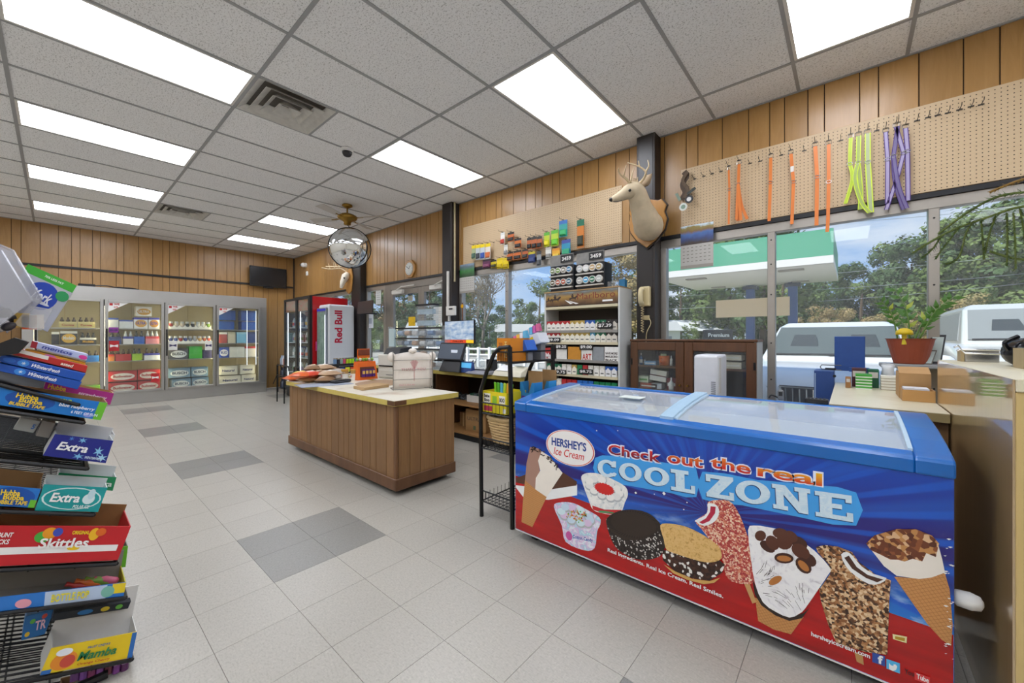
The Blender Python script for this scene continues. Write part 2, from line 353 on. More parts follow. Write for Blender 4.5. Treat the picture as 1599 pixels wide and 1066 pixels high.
# ================================================================ WALLS
PAT = [.102, .152, .102, .203, .102, .203, .203, .152]
def boards(parent, axis, a, b, z0, z1, fixed, side, anchor):
    """vertical boards along axis from a to b on the plane 'fixed'; side = direction in which they stand proud"""
    per = sum(PAT); x = anchor - per * math.ceil((anchor - a) / per + 1); k = 0
    while x < b:
        w = PAT[k % 8]; u0, u1 = max(a, x + .003), min(b, x + w - .003); x += w; k += 1
        if u1 - u0 < .02: continue
        f0, f1 = sorted((fixed, fixed + side * .006)); m = MB()
        if axis == 'x': m.box(u0, u1, f0, f1, z0, z1)
        else: m.box(f0, f1, u0, u1, z0, z1)
        m.build('board', M_PANEL, parent, bevel=.0015)
ZH = 2.175       # lower edge of the panelling over the windows
SILL = .42
wr = MB().box(XB, XR, YW, YW + .12, ZH - .03, ZC).box(XB, -6.93, YW, YW + .12, 0, SILL).box(-4.6, XR, YW, YW + .12, 0, SILL)
for x0, x1 in ((-7.34, -6.95), (-4.57, -4.31), (-1.6, -1.38), (1.5, XR)): wr.box(x0, x1, YW, YW + .065, 0, ZH)
wr = struct(wr.build('wall_right', M_GROOVE))
boards(wr, 'x', XB, XR, ZH, ZC, YW, -1, aY(1202, 300, YW).x)
MB().box(-4.6, XR, YW - .02, YW, 0, SILL).build('base_panel', M_PANEL, wr)
MB().box(XB, -7.0, YW - .02, YW, 0, SILL).build('base_panel', M_PANEL, wr)
wb = struct(MB().box(XB - .12, XB, YL, YW + .12, 0, ZC).build('wall_back', M_GROOVE))
boards(wb, 'y', YL, YW, 0, ZC, XB, 1, aX(458, 420, XB).y)
MB().box(XB, XB + .03, YW - .03, YW - .006, 0, ZC).build('corner_strip', M_COLUMN, wb)
wl = struct(MB().box(XB, XR, YL - .12, YL, 0, ZC).build('wall_left', M('#d9d3c6', .7)))
wf = struct(MB().box(XR, XR + .12, YL, YW + .12, 0, ZC).build('wall_front', M('#d9d3c6', .7)))
# dark steel columns and the strip under the panelling
for n_, (x0, x1, yf) in enumerate(((-1.58, -1.40, 3.71), (-4.545, -4.335, 3.71), (-7.32, -6.98, 3.74))):
    c = struct(MB().box(x0, x1, yf, YW - .0065, 0, ZC - .001).build('trim_%d' % (n_ + 1), M_COLUMN, bevel=.004))
    MB().box(x0 + .02, x1 - .02, yf - .004, yf, .02, ZC - .02).build('face_plate', M('#221c1a', .4), c, bevel=.002)
for n_, (x0, x1) in enumerate(((-1.395, XR), (-4.33, -1.585), (-6.975, -4.55), (XB, -7.325))):
    struct(MB().box(x0, x1, YW - .03, YW - .001, ZH - .035, ZH - .001).build('trim_%d' % (n_ + 4), M_BLACK))
# windows: every window a frame of bars with its own panes
def window(n, xs_, z0, z1, bolts=True):
    w = MB(); a, b = xs_[0], xs_[-1]
    w.box(a, b, YW - .012, YW + .06, z1 - .075, z1).box(a, b, YW - .012, YW + .06, z0, z0 + .05)
    w = struct(w.build('window_%d' % n, M_ALU, bevel=.003))
    for k, x in enumerate(xs_):
        hw = .027
        x0, x1 = (x, x + 2 * hw) if k == 0 else ((x - 2 * hw, x) if k == len(xs_) - 1 else (x - hw, x + hw))
        m_ = MB().box(x0, x1, YW - .016, YW + .062, z0 + .05, z1 - .075).build('mullion', M_ALU, w, bevel=.003)
        if bolts and 0 < k < len(xs_) - 1:
            for zz in (.85, 1.15, 1.55, 1.8, 2.0): MB().cyl((x, YW - .016, zz), (x, YW - .019, zz), .006, n=8).build('screw', M_BLKM, m_)
        if k: MB().box(xs_[k - 1] + hw, x - hw, YW + .02, YW + .026, z0 + .05, z1 - .075).build('pane', M_GLASS, w)
    return w
window(1, [-1.40, -.49, .432, 1.5], SILL, ZH - .035)
window(2, [-4.33, -3.405, -2.49, -1.585], SILL, ZH - .035)
window(3, [-6.975, -6.31], SILL * 0 + .05, ZH - .035, False)
window(4, [XB + .35, -9.3, -8.3, -7.33], SILL, ZH - .035, False)
# ================================================================ ICE CREAM FREEZER
FXL, FXR, FYF, FYB = -1.511, .243, 1.79, 2.42
fz = T('ice_cream_freezer', 'long blue chest freezer with printed ice cream front and sliding glass lids', 'freezer', ((FXL + FXR) / 2, 2.1, 0))
M_FBLUE = M('#0c64b6', .3, coat=.3); M_FSIDE = M('#1c3f8c', .4); M_LINER = M('#e9ecef', .5)
# hollow cabinet: four walls and a floor
b = MB().box(FXL, FXR, FYF, FYF + .05, .06, .765).box(FXL, FXR, FYB - .05, FYB, .06, .775).box(FXL, FXL + .05, FYF + .05, FYB - .05, .06, .765).box(FXR - .05, FXR, FYF + .05, FYB - .05, .06, .765).box(FXL + .05, FXR - .05, FYF + .05, FYB - .05, .06, .1)
b.build('cabinet', M_FSIDE, fz)
b = MB().box(FXL + .051, FXR - .051, FYF + .051, FYF + .06, .3, .775).box(FXL + .051, FXR - .051, FYB - .06, FYB - .051, .3, .785).box(FXL + .051, FXL + .06, FYF + .06, FYB - .06, .3, .775).box(FXR - .06, FXR - .051, FYF + .06, FYB - .06, .3, .775).box(FXL + .051, FXR - .051, FYF + .051, FYB - .051, .28, .3)
b.build('white_liner', M_LINER, fz)
PROF = [(1.783, .763), (1.783, .806), (1.79, .817), (1.83, .826), (1.95, .845), (2.1, .861), (2.25, .871), (2.38, .876), (2.425, .872), (2.428, .775)]
def ztop(y):
    for (y0, z0), (y1, z1) in zip(PROF[1:], PROF[2:]):
        if y0 <= y <= y1: return z0 + (z1 - z0) * (y - y0) / max(1e-6, y1 - y0)
    return .87
def cap(x0, x1):
    m = MB(); pts = [V(x0, y, z) for y, z in PROF]
    return m.prism(pts, (x1 - x0, 0, 0))
cap(FXL - .004, FXL + .085).build('end_cap', M_FBLUE, fz, bevel=.006, seg=2); cap(FXR - .085, FXR + .004).build('end_cap', M_FBLUE, fz, bevel=.006, seg=2)
y1 = 1.835; m = MB().prism([V(FXL + .085, y, z) for y, z in [(1.783, .763), (1.783, .806), (1.79, .817), (y1, .826), (y1, .79), (1.81, .763)]], (FXR - FXL - .17, 0, 0)); m.build('front_rim', M_FBLUE, fz, bevel=.004)
y0 = 2.37; m = MB().prism([V(FXL + .085, y, z) for y, z in [(y0, .80), (y0, .8755), (2.38, .876), (2.425, .872), (2.428, .775), (2.38, .775)]], (FXR - FXL - .17, 0, 0)); m.build('back_rim', M_FBLUE, fz, bevel=.004)
XM = (FXL + FXR) / 2
m = MB().rings([[V(XM - .03, y, ztop(y) - .006), V(XM + .03, y, ztop(y) - .006), V(XM + .03, y, ztop(y) + .012), V(XM - .03, y, ztop(y) + .012)] for y in [1.82 + k * .07 for k in range(9)]])
m.build('lid_divider', M('#a9c6dc', .3), fz)
M_LID = glassmat('freezer_lid_glass', (.9, .94, .96), .08, .02, .22)
for q, (xa, xb, dz) in enumerate(((FXL + .085, XM - .03, -.006), (XM + .03, FXR - .085, 0))):
    N = 12; ysl = [1.836 + k * (.533 / N) for k in range(N + 1)]; m = MB()
    m.rings([[V(xa, y, ztop(y) - .008 + dz), V(xb, y, ztop(y) - .008 + dz), V(xb, y, ztop(y) - .004 + dz), V(xa, y, ztop(y) - .004 + dz)] for y in ysl])
    l = m.build('glass_lid', M_LID, fz)
    for (ea, eb) in ((xa, xa + .012), (xb - .012, xb)):
        f = MB().rings([[V(ea, y, ztop(y) - .0039 + dz), V(eb, y, ztop(y) - .0039 + dz), V(eb, y, ztop(y) + .004 + dz), V(ea, y, ztop(y) + .004 + dz)] for y in ysl])
        f.build('lid_frame', M('#b9cfdf', .3), l)
tag(MB().box(-.98, -.86, 2.06, 2.14, ztop(2.1) + .0005, ztop(2.1) + .004).build('warning_label', M('#d8e0dc', .6), fz), 'pale green and red warning label on the left lid')
for x in (FXL + .1, FXR - .12):
    for y in (1.86, 2.34):
        c = MB().cyl((x - .014, y, .03), (x + .014, y, .03), .03, n=12).build('caster', M_BLACK, fz); MB().box(x - .02, x + .02, y - .02, y + .02, .045, .06).build('caster_plate', M_GREY, c)
m = MB().lathe([(.012, 0), (.024, .01), (.026, .04), (.02, .06), (.008, .066)], 12); m.xf(Matrix.Translation((FXR, 1.835, .385)) @ Matrix.Rotation(PI / 2, 4, 'Y')); m.build('white_knob', M_WHITE, fz, smooth=True)
# things lying in the freezer under the lids
fcol = ['#c23a2e', '#e0e4ea', '#2a62b8', '#e6d9c0', '#8a5a36', '#d7627e', '#e9e4d6', '#3c8bd0', '#d8b24a', '#e8e8ea']
k = 0
for ix in range(8):
    for iy in range(2):
        x = FXL + .2 + ix * .19; y = 1.95 + iy * .22; h = .16 + .06 * ((ix * 3 + iy) % 3); k += 1
        m = MB().box(x - .075, x + .075, y - .08, y + .08, .3, .3 + h - .03).mat(1).box(x - .078, x + .078, y - .083, y + .083, .3 + h - .03, .3 + h)
        o = m.build('ice_cream_carton', [M(fcol[k % 10], .6), M_WHITE], bevel=.003)
        tag(o, '%s ice cream carton from the left in the %s row inside the freezer' % (ORD[ix], ['front', 'back'][iy]), 'carton', 'cartons inside the freezer')
# ---- printed front
def FPt(px, py, lay): p = aY(px, py, FYF); p.y -= .0005 + .0004 * lay; return p
def crop(ox, oy, s): return lambda pts: [(ox + x / s, oy + y / s) for x, y in pts]
cA = crop(800, 640, 4.44); cB = crop(920, 680, 6.27); cC = crop(1140, 680, 6.27); cD = crop(930, 770, 5.611); cE = crop(1150, 800, 4.1); cF = crop(1330, 800, 4.006)
def print_mat():
    s = NT('freezer_print_rays'); o = s.obj(); sx = s.n('ShaderNodeSeparateXYZ', {0: o})
    x = s.math('SUBTRACT', sx.outputs[0], .18); z = s.math('SUBTRACT', sx.outputs[2], .40)
    an = s.math('ARCTAN2', z, x); r = s.math('SQRT', s.math('ADD', s.math('MULTIPLY', x, x), s.math('MULTIPLY', z, z)))
    st = s.math('SINE', s.math('MULTIPLY', an, 52.)); st2 = s.math('SINE', s.math('MULTIPLY_ADD', an, 23., 1.))
    zz = sx.outputs[2]
    base = s.ramp(zz, [(.2, '#1a90d8'), (.30, '#115fc0'), (.40, '#221872'), (.52, '#1f1c7c'), (.62, '#0a369e'), (.72, '#0846b4')])
    k = s.math('MULTIPLY_ADD', st, 2.2, -.9, clamp=True); k2 = s.math('MULTIPLY', s.math('MULTIPLY_ADD', st2, 1.5, -.4, clamp=True), .45)
    c = s.mix(s.math('MULTIPLY', k, s.math('MULTIPLY_ADD', r, 1.4, .1, clamp=True)), base, '#0e54c4'); c = s.mix(k2, c, '#1860cc')
    n = s.noise(s.mapv(o, (9, 1, 26)), 1, 4); ic = s.math('MULTIPLY', s.math('MULTIPLY_ADD', n, 5., -2.6, clamp=True), s.math('MULTIPLY_ADD', zz, -7., 2.55, clamp=True))
    c = s.mix(ic, c, '#c8ecff'); s.bc(c); s.P(Roughness=.22, Coat_Weight=.3, Coat_Roughness=.1); return s.m
MB().box(FXL + .001, FXR - .001, FYF - .0005, FYF - .0001, .058, .7625).build('printed_panel', print_mat(), fz)
MB().box(FXL, FXR, FYF - .003, FYF, .054, .0585).build('panel_edge', M_OFFW, fz)
_dc = [0]
def decal(name, pts, m, lay=1, sm=0, label=None):
    _dc[0] += 1; lay = lay + (_dc[0] % 24) * .035
    P_ = [FPt(x, y, lay) for x, y in pts]
    if sm: P_ = spline(P_, sm, True)
    o = MB().poly(P_).build(name, m, fz)
    if label: tag(o, label)
    return o
def cells_mat(name, cols, scale):
    s = NT(name); v = s.n('ShaderNodeTexVoronoi', {'Vector': s.obj(), 'Scale': scale}); st = [(i / len(cols), c) for i, c in enumerate(cols)]
    sep = s.n('ShaderNodeSeparateColor', {0: v.outputs['Color']}); s.bc(s.ramp(sep.outputs[0], st, 'CONSTANT')); s.P(Roughness=.3); return s.m
def red_mat():
    s = NT('freezer_print_red'); sx = s.n('ShaderNodeSeparateXYZ', {0: s.obj()}); n = s.noise(s.mapv(s.obj(), (3, 1, 22)), 1, 3)
    s.bc(s.mix(s.math('MULTIPLY_ADD', n, 2., -.6, clamp=True), '#c01414', '#8e1012')); s.P(Roughness=.25, Coat_Weight=.2); return s.m
zr = aY(806, 745, FYF).z; zr2 = aY(1447, 977, FYF).z
MB().poly([V(FXL + .002, FYF - .0008, .06), V(FXR - .002, FYF - .0008, .06), V(FXR - .002, FYF - .0008, zr2), V(-.3, FYF - .0008, zr2 + .015), V(-1.0, FYF - .0008, zr - .02), V(FXL + .002, FYF - .0008, zr + .01)]).build('printed_red_table', red_mat(), fz)
PR = dict(rough=.28, var=.05, coat=.2)
pWH = M('#eef0f0', **PR); pNAVY = M('#1b3f8f', **PR); pRED = M('#d2201f', **PR); pBR = M('#55301f', **PR); pDK = M('#2a1a14', **PR); pCR = M('#efe7db', **PR)
def waffle_mat():
    s = NT('printed_waffle'); v = s.mapv(s.obj(), (1, 1, 1), rot=(0, .6, 0)); sx = s.n('ShaderNodeSeparateXYZ', {0: v})
    a = s.math('ABSOLUTE', s.math('SINE', s.math('MULTIPLY', sx.outputs[0], 330.))); b_ = s.math('ABSOLUTE', s.math('SINE', s.math('MULTIPLY', sx.outputs[2], 330.)))
    k = s.math('MULTIPLY_ADD', s.math('MINIMUM', a, b_), -4., 1.2, clamp=True); s.bc(s.mix(k, '#c88f55', '#a56a38')); s.P(Roughness=.3); return s.m
pWAF = waffle_mat()
# ice cream sandwich behind the first cone
decal('printed_sandwich', cA([(25, 520), (250, 550), (450, 515), (450, 590), (250, 622), (75, 600), (25, 535)]), pWH, 2)
decal('printed_sandwich', cA([(25, 470), (110, 440), (350, 430), (450, 495), (445, 522), (250, 552), (25, 500)]), pBR, 3)
# cone one
decal('printed_cone', cA([(90, 485), (160, 548), (240, 602), (190, 706), (140, 810), (65, 775), (76, 620)]), pWAF, 4)
decal('printed_cone', cA([(125, 255), (180, 265), (205, 285), (180, 350), (195, 440), (160, 548), (90, 485), (100, 370)]), M('#a98272', **PR), 4)
decal('printed_cone', cA([(205, 285), (260, 320), (350, 435), (300, 510), (240, 602), (160, 548), (165, 470), (195, 420), (180, 350)]), pCR, 5)
sprk = MB()
def dash(px, py, l, w, a, lay):
    c = FPt(px, py, lay); u = V(math.cos(a), 0, math.sin(a)) * l / 2; w_ = V(-math.sin(a), 0, math.cos(a)) * w / 2
    sprk.poly([c - u - w_, c + u - w_, c + u + w_, c - u + w_])
for k in range(34):
    t_ = rnd.random(); x, y = 130 + t_ * 210, 262 + t_ * t_ * 165 + rnd.uniform(-8, 30); (x, y), = cA([(x, y)]); dash(x, y, .016, .006, rnd.uniform(0, PI), 6)
sprk.build('printed_sprinkles', pDK, fz)
# badge
def oval(name, cx, cy, x0, x1, ya, yb, m, lay, sc=1.0, n=40):
    c = FPt(cx, cy, lay); rx = (aY(x1, cy, FYF).x - aY(x0, cy, FYF).x) / 2 * sc; rz = (aY(cx, ya, FYF).z - aY(cx, yb, FYF).z) / 2 * sc
    return MB().poly([c + V(rx * math.cos(2 * PI * k / n), 0, rz * math.sin(2 * PI * k / n)) for k in range(n)]).build(name, m, fz)
oval('printed_badge', 889.5, 699, 852, 928, 672, 727, M('#e9e2dd', **PR), 5); oval('printed_badge', 889.5, 699, 852, 928, 672, 727, pRED, 6, .965); oval('printed_badge', 889.5, 699, 852, 928, 672, 727, M('#f3efec', **PR), 7, .935)
def ftext(s, bl, br, hpx, m, lay, bold=.02, shear=0, name='lettering', space=1.0, grow=0):
    a = FPt(*bl, lay); b_ = FPt(*br, lay); up = FPt(bl[0], bl[1] - hpx, lay) - a; mb = MB()
    letters(mb, s, a, b_, up, bold=bold, shear=shear, off=0, space=space); return mb.build(name, m, fz)
ftext("HERSHEY'S", (862, 694.5), (916, 705), 13, pNAVY, 8, .03); ftext('Ice Cream', (865, 708.6), (912.6, 719), 11.5, pRED, 8, .005, .25)
# cups
def cup_mat(name, cols, sc=26):
    s = NT(name); n = s.noise(s.obj(), sc, 4, .6, .8); s.bc(s.ramp(n, [(.3 + .4 * i / (len(cols) - 1), c) for i, c in enumerate(cols)])); s.P(Roughness=.28); return s.m
decal('printed_cup', cA([(480, 460), (520, 436), (600, 440), (700, 480), (785, 530), (803, 585), (782, 640), (758, 705), (720, 728), (620, 712), (560, 688), (530, 620), (495, 525)]), cup_mat('print_cup_white', ['#b9c1c6', '#e2e4e2', '#f4f2ee', '#cfd3d4']), 5, 3)
decal('printed_label', cA([(556, 660), (640, 688), (760, 690), (722, 726), (620, 711), (560, 688)]), M('#c4242c', **PR), 6); decal('printed_label', cA([(600, 694), (700, 706), (715, 716), (605, 708)]), M('#3f9a62', **PR), 7)
def puffs(n, cx, cy, rx, ry, r, cols, lay, jit=0):
    sh_ = M('#b4b8bc', **PR)
    for k in range(n): a_ = 2 * PI * k / n; x, y = cx + rx * math.cos(a_) + rnd.uniform(-jit, jit), cy + ry * math.sin(a_) + .35 * rx * math.cos(a_) + rnd.uniform(-jit, jit); blob(x, y + 5, r, r * .8, sh_, lay, .4, cA); blob(x - 2, y - 4, r * .86, r * .7, M(cols[k % len(cols)], **PR), lay + 1, .4, cA)
def blob(cx, cy, rx, ry, m, lay, rot=0, cr=cE, n=14, rag=0):
    decal('printed_candy', cr([(cx + (rx * math.cos(a) * math.cos(rot) - ry * math.sin(a) * math.sin(rot)) * (1 - rag * (k % 2)), cy + (rx * math.cos(a) * math.sin(rot) + ry * math.sin(a) * math.cos(rot)) * (1 - rag * (k % 2))) for k, a in [(k, 2 * PI * k / n) for k in range(n)]]), m, lay)
puffs(11, 640, 545, 105, 52, 34, ['#f2f0ec', '#e8e8e6'], 6); blob(640, 545, 76, 40, pRED, 8, .35, cA, 40, .14)
decal('printed_cup', cA([(290, 670), (325, 640), (420, 642), (520, 690), (605, 742), (612, 790), (590, 840), (572, 955), (500, 970), (372, 912), (345, 800)]), cup_mat('print_cup_candy', ['#a8d4e6', '#e9eef4', '#d9b7dc', '#9fd8e4', '#f2eef4'], 30), 5, 3)
puffs(10, 450, 735, 100, 46, 34, ['#c8dcec', '#dcc4e2', '#d4eaf2'], 6, 6)
sprk = MB()
pc = [M('#e7c21f', **PR), M('#d23a2a', **PR), M('#3fae4a', **PR), M('#f0a12c', **PR)]
for k in range(60):
    a = rnd.uniform(0, 2 * PI); q_ = math.sqrt(rnd.random()); (x, y), = cA([(450 + q_ * 70 * math.cos(a), 735 + q_ * 42 * math.sin(a))]); sprk.mat(k % 4); dash(x, y, .009, .005, rnd.uniform(0, PI), 9)
sprk.build('printed_sprinkles', pc, fz)
ftext('Cotton Candy', cA([(420, 892)])[0], cA([(560, 922)])[0], 7, M('#2a4aa8', **PR), 6, .03); oval('printed_swirl', 889, 836, 884, 894, 829, 843, M('#c8589e', **PR), 6)
# black cookie sandwich
decal('printed_cookie', cD([(95, 250), (120, 200), (200, 155), (320, 140), (450, 165), (540, 230), (580, 300), (615, 400), (610, 470), (560, 550), (440, 580), (330, 565), (200, 490), (140, 400)]), cells_mat('print_crumbs_dark', ['#1d1614', '#2b211e', '#352a26', '#1a1413', '#2b211e', '#cfcac4', '#241c19'], 150), 7, 3)
decal('printed_cookie', cD([(95, 250), (120, 200), (200, 155), (320, 140), (450, 165), (540, 230), (580, 295), (530, 345), (400, 402), (250, 400), (140, 330)]), M('#33271f', .5, var=.1), 8, 4)
rid = MB()
for k in range(60):
    a = 2 * PI * k / 60; (x, y), (x2, y2) = cD([(337 + 195 * math.cos(a) + 30 * math.sin(a), 268 + 105 * math.sin(a) + 12 * math.cos(a)), (337 + 232 * math.cos(a) + 30 * math.sin(a), 270 + 124 * math.sin(a) + 15 * math.cos(a))])
    p, p2 = FPt(x, y, 9), FPt(x2, y2, 9); w_ = (p2 - p).cross(V(0, 1, 0)).normalized() * .0014; rid.poly([p - w_, p2 - w_, p2 + w_, p + w_])
rid.build('printed_ridges', M('#1c1512', .5), fz)
# chocolate chip cookie sandwich
decal('printed_cookie', cD([(600, 620), (700, 680), (850, 745), (1000, 765), (1095, 735), (1040, 780), (950, 792), (800, 752), (680, 695)]), M('#d3a45a', **PR), 7)
decal('printed_cookie', cD([(590, 490), (720, 520), (850, 560), (1000, 590), (1080, 575), (1135, 620), (1112, 690), (1000, 762), (850, 740), (700, 680), (590, 580)]), cells_mat('print_chips', ['#3a2118', '#2d1a13', '#e8e4de', '#4a2b1e', '#2d1a13', '#3a2118'], 90), 8)
decal('printed_cookie', cD([(570, 278), (650, 262), (800, 290), (960, 370), (1080, 460), (1107, 540), (1080, 585), (980, 602), (850, 572), (720, 530), (625, 490), (600, 400)]), cup_mat('print_cookie_top', ['#a87a3c', '#d9ae66', '#e3bd7c', '#d2a45c'], 60), 9, 3)
# strawberry crunch bar
decal('printed_stick', cD([(1300, 780), (1350, 785), (1410, 950), (1375, 962)]), M('#c99a62', **PR), 6)
decal('printed_bar', cD([(985, 75), (1080, 55), (1170, 65), (1220, 110), (1270, 200), (1320, 330), (1370, 480), (1395, 700), (1385, 780), (1310, 792), (1200, 770), (1140, 710), (1120, 600), (1050, 470), (930, 310), (875, 235), (980, 170)]), cells_mat('print_crunch_red', ['#b5443e', '#e3b49c', '#a33338', '#c96a5a', '#eccfb4', '#b5443e', '#d98a6c'], 170), 7, 2)
decal('printed_bite', cD([(985, 85), (1060, 100), (1085, 160), (1050, 240), (960, 282), (890, 252), (875, 234), (960, 190), (985, 140)]), pWH, 8, 3); decal('printed_bite', cD([(1010, 110), (1055, 115), (1050, 170), (1000, 240), (940, 265), (910, 250), (970, 215), (1005, 160)]), M('#b3203f', **PR), 9)
# peanut cup cone
decal('printed_cone', cE([(120, 540), (200, 590), (300, 650), (430, 665), (390, 720), (350, 775), (240, 745), (140, 690)]), pWAF, 7)
decal('printed_cone', cE([(105, 430), (170, 560), (250, 625), (340, 665), (430, 640), (475, 600), (420, 672), (340, 690), (250, 655), (160, 590), (118, 520)]), pDK, 8)
decal('printed_cone', cE([(75, 110), (110, 80), (200, 90), (330, 120), (400, 170), (500, 240), (600, 350), (590, 390), (530, 480), (440, 610), (400, 645), (340, 668), (250, 630), (170, 570), (120, 450), (95, 300)]), cup_mat('print_cone_cream', ['#c4bfc4', '#efeef0', '#f4f3f2', '#dcd8dc'], 20), 9, 2)
mR = M('#5a3122', **PR); mR2 = M('#44241a', **PR); mPB = M('#b8763a', **PR)
for k, (x, y, rx, ry, r_) in enumerate([(200, 215, 55, 30, .6), (400, 190, 60, 36, .5), (470, 300, 50, 34, .8), (155, 145, 36, 34, 0), (232, 190, 52, 38, .9), (282, 130, 50, 34, .2), (308, 185, 54, 48, .4), (412, 245, 66, 42, .6), (350, 150, 48, 32, .6)]): blob(x, y, rx, ry, mR2 if k < 3 else mR, 10 + (k > 2), r_)
for x, y, rx, ry, r_ in ((305, 288, 62, 34, .1), (430, 335, 62, 40, .8)): blob(x, y, rx, ry, mR2, 12, r_); blob(x, y + 2, rx * .75, ry * .55, mPB, 13, r_)
for x, y, r_ in ((250, 430, -.5),): blob(x, y, 46, 24, mPB, 12, r_)
sprk = MB()
for k in range(46): f_ = rnd.random(); a_ = rnd.uniform(-.6, 2.6); (x, y), = cE([(330 - 190 * math.cos(a_) * (.5 + .5 * f_), 400 + 215 * math.sin(a_) * (.45 + .5 * f_))]); dash(x, y, rnd.uniform(.01, .035), .0013, .9 - a_, 10)
sprk.build('printed_swirl', pDK, fz)
# nut crunch bar
decal('printed_stick', cE([(755, 890), (808, 905), (815, 972), (770, 950)]), M('#b98a54', **PR), 6)
decal('printed_bar', cE([(510, 218), (560, 205), (650, 215), (740, 250), (780, 310), (900, 400), (988, 430), (978, 560), (965, 905), (830, 890), (700, 850), (640, 830), (590, 720), (540, 560), (530, 490), (600, 390), (590, 330), (520, 250)]), cells_mat('print_crunch_nut', ['#b98e64', '#5b3a25', '#d9b78c', '#3b2419', '#a87448', '#e3c8a2', '#8a5a36'], 130), 8)
decal('printed_bite', cE([(670, 265), (710, 250), (745, 275), (800, 340), (880, 390), (960, 415), (920, 450), (850, 455), (760, 400), (700, 340)]), pWH, 9, 2); decal('printed_bite', cE([(690, 285), (720, 272), (770, 345), (840, 395), (940, 425), (900, 442), (830, 415), (740, 355)]), M('#4a2a1e', **PR), 10)
# nutty cone
decal('printed_cone', cF([(265, 398), (420, 410), (580, 370), (612, 480), (630, 700), (620, 830), (560, 790), (470, 690), (350, 520)]), pWAF, 7)
decal('printed_cone', cF([(110, 215), (300, 240), (540, 200), (565, 290), (582, 372), (500, 402), (420, 412), (280, 392), (200, 330)]), pCR, 8)
decal('printed_cone', cF([(90, 190), (140, 140), (280, 100), (400, 100), (500, 140), (545, 190), (525, 275), (465, 250), (440, 302), (380, 285), (330, 303), (290, 292), (240, 290), (180, 260), (120, 232)]), cells_mat('print_nut_top', ['#6d3a24', '#8c5230', '#6d3a24', '#c08a52', '#5a2e1e', '#d8b088'], 80), 9)
decal('printed_sticker', cF([(255, 755), (345, 772), (342, 812), (257, 786)]), M('#e8dfa8', **PR), 8); decal('printed_sticker', cF([(270, 768), (332, 780), (330, 800), (270, 786)]), M('#b08a1c', **PR), 9)
# slogans
for wd, bl, br, hh, c0, c1 in (('Check', (950.3, 708), (1031.6, 722.5), 15, '#7d1430', '#d8261c'), ('out', (1042.8, 721.8), (1098, 731), 15, '#c01c1c', '#ef8a1e'), ('the', (1109.8, 729), (1172, 740.5), 17, '#c8201c', '#f08a1c'), ('real', (1183, 742.5), (1284, 759), 18, '#d23a1c', '#f4c01c')):
    s = NT('slogan_' + wd); sx = s.n('ShaderNodeSeparateXYZ', {0: s.obj()}); s.bc(s.ramp(s.math('MULTIPLY', sx.outputs[2], 14.), [(.1, c0), (.8, c1)])); s.P(Roughness=.3)
    ftext(wd, (bl[0] - 2, bl[1] + 2), (br[0] + 2, br[1] + 2), hh + 4, M('#e6ecff', **PR), 3, .065, 0, 'lettering_glow'); ftext(wd, bl, br, hh, s.m, 5, .02, 0)
ICE = cup_mat('print_ice_letters', ['#9cc8e8', '#d5e6f0', '#c2dcec', '#e4eef4'], 24); GLOW = M('#3f9fe8', **PR); SHD = M('#123a74', **PR)
def unit(bl, br, tl, lay, dx=0, dy=0):
    a = FPt(bl[0] + dx, bl[1] + dy, lay); b_ = FPt(br[0] + dx, br[1] + dy, lay); c = FPt(tl[0] + dx, tl[1] + dy, lay); return lambda u, v: a + (b_ - a) * u + (c - a) * v
LET = {'L': [(0, 0), (1, 0), (1, .36), (.84, .36), (.84, .17), (.58, .17), (.58, .83), (.75, .83), (.75, 1), (0, 1), (0, .83), (.2, .83), (.2, .17), (0, .17)],
       'Z': [(0, 0), (1, 0), (1, .34), (.84, .34), (.84, .18), (.47, .18), (1, .85), (1, 1), (0, 1), (0, .68), (.17, .68), (.17, .83), (.52, .83), (0, .16)],
       'N': [(0, 0), (.4, 0), (.4, .17), (.3, .17), (.3, .62), (.68, 0), (.92, 0), (.92, .83), (1, .83), (1, 1), (.6, 1), (.6, .83), (.7, .83), (.7, .42), (.36, 1), (0, 1), (0, .83), (.09, .83), (.09, .17), (0, .17)],
       'E': [(0, 0), (1, 0), (1, .33), (.84, .33), (.84, .17), (.46, .17), (.46, .42), (.72, .42), (.72, .6), (.46, .6), (.46, .83), (.82, .83), (.82, .7), (.98, .7), (.98, 1), (0, 1), (0, .83), (.12, .83), (.12, .17), (0, .17)]}
def ring(mb, U, a0, a1, ow, iw, ih, n=28):
    for k in range(n):
        t0, t1 = a0 + (a1 - a0) * k / n, a0 + (a1 - a0) * (k + 1) / n; c = lambda t, rx, ry: U(.5 + rx * math.cos(t), .5 + ry * math.sin(t))
        mb.poly([c(t0, ow, .5), c(t1, ow, .5), c(t1, iw, ih), c(t0, iw, ih)])
def bigletter(ch, bl, br, tl):
    for m_, lay, dx, dy, nm in ((SHD, 4, -1.2, 1.2, 'letter_shadow'), (ICE, 6, 0, 0, 'letter')):
        U = unit(bl, br, tl, lay, dx, dy); mb = MB()
        if ch == 'O': ring(mb, U, 0, 2 * PI, .5, .24, .32)
        elif ch == 'C': ring(mb, U, .75, 5.6, .5, .24, .32); U0 = U; U = lambda u, v: U0(u, v) - V(0, .00008, 0); mb.poly([U(.72, .62), U(.95, .62), U(.95, .98), U(.82, .98), U(.70, .86)]); mb.poly([U(.66, .06), U(.90, .12), U(1.0, .27), U(.86, .34), U(.68, .2)])
        else: mb.poly([U(u, v) for u, v in LET[ch]])
        mb.build(nm, m_, fz)
def cb(*p): return cB(list(p))
def cc(*p): return cC(list(p))
g = cB([(60, 215), (270, 200), (790, 270), (1045, 310), (1050, 600), (800, 560), (400, 490), (80, 420)]); decal('printed_glow', g, GLOW, 1, 2)
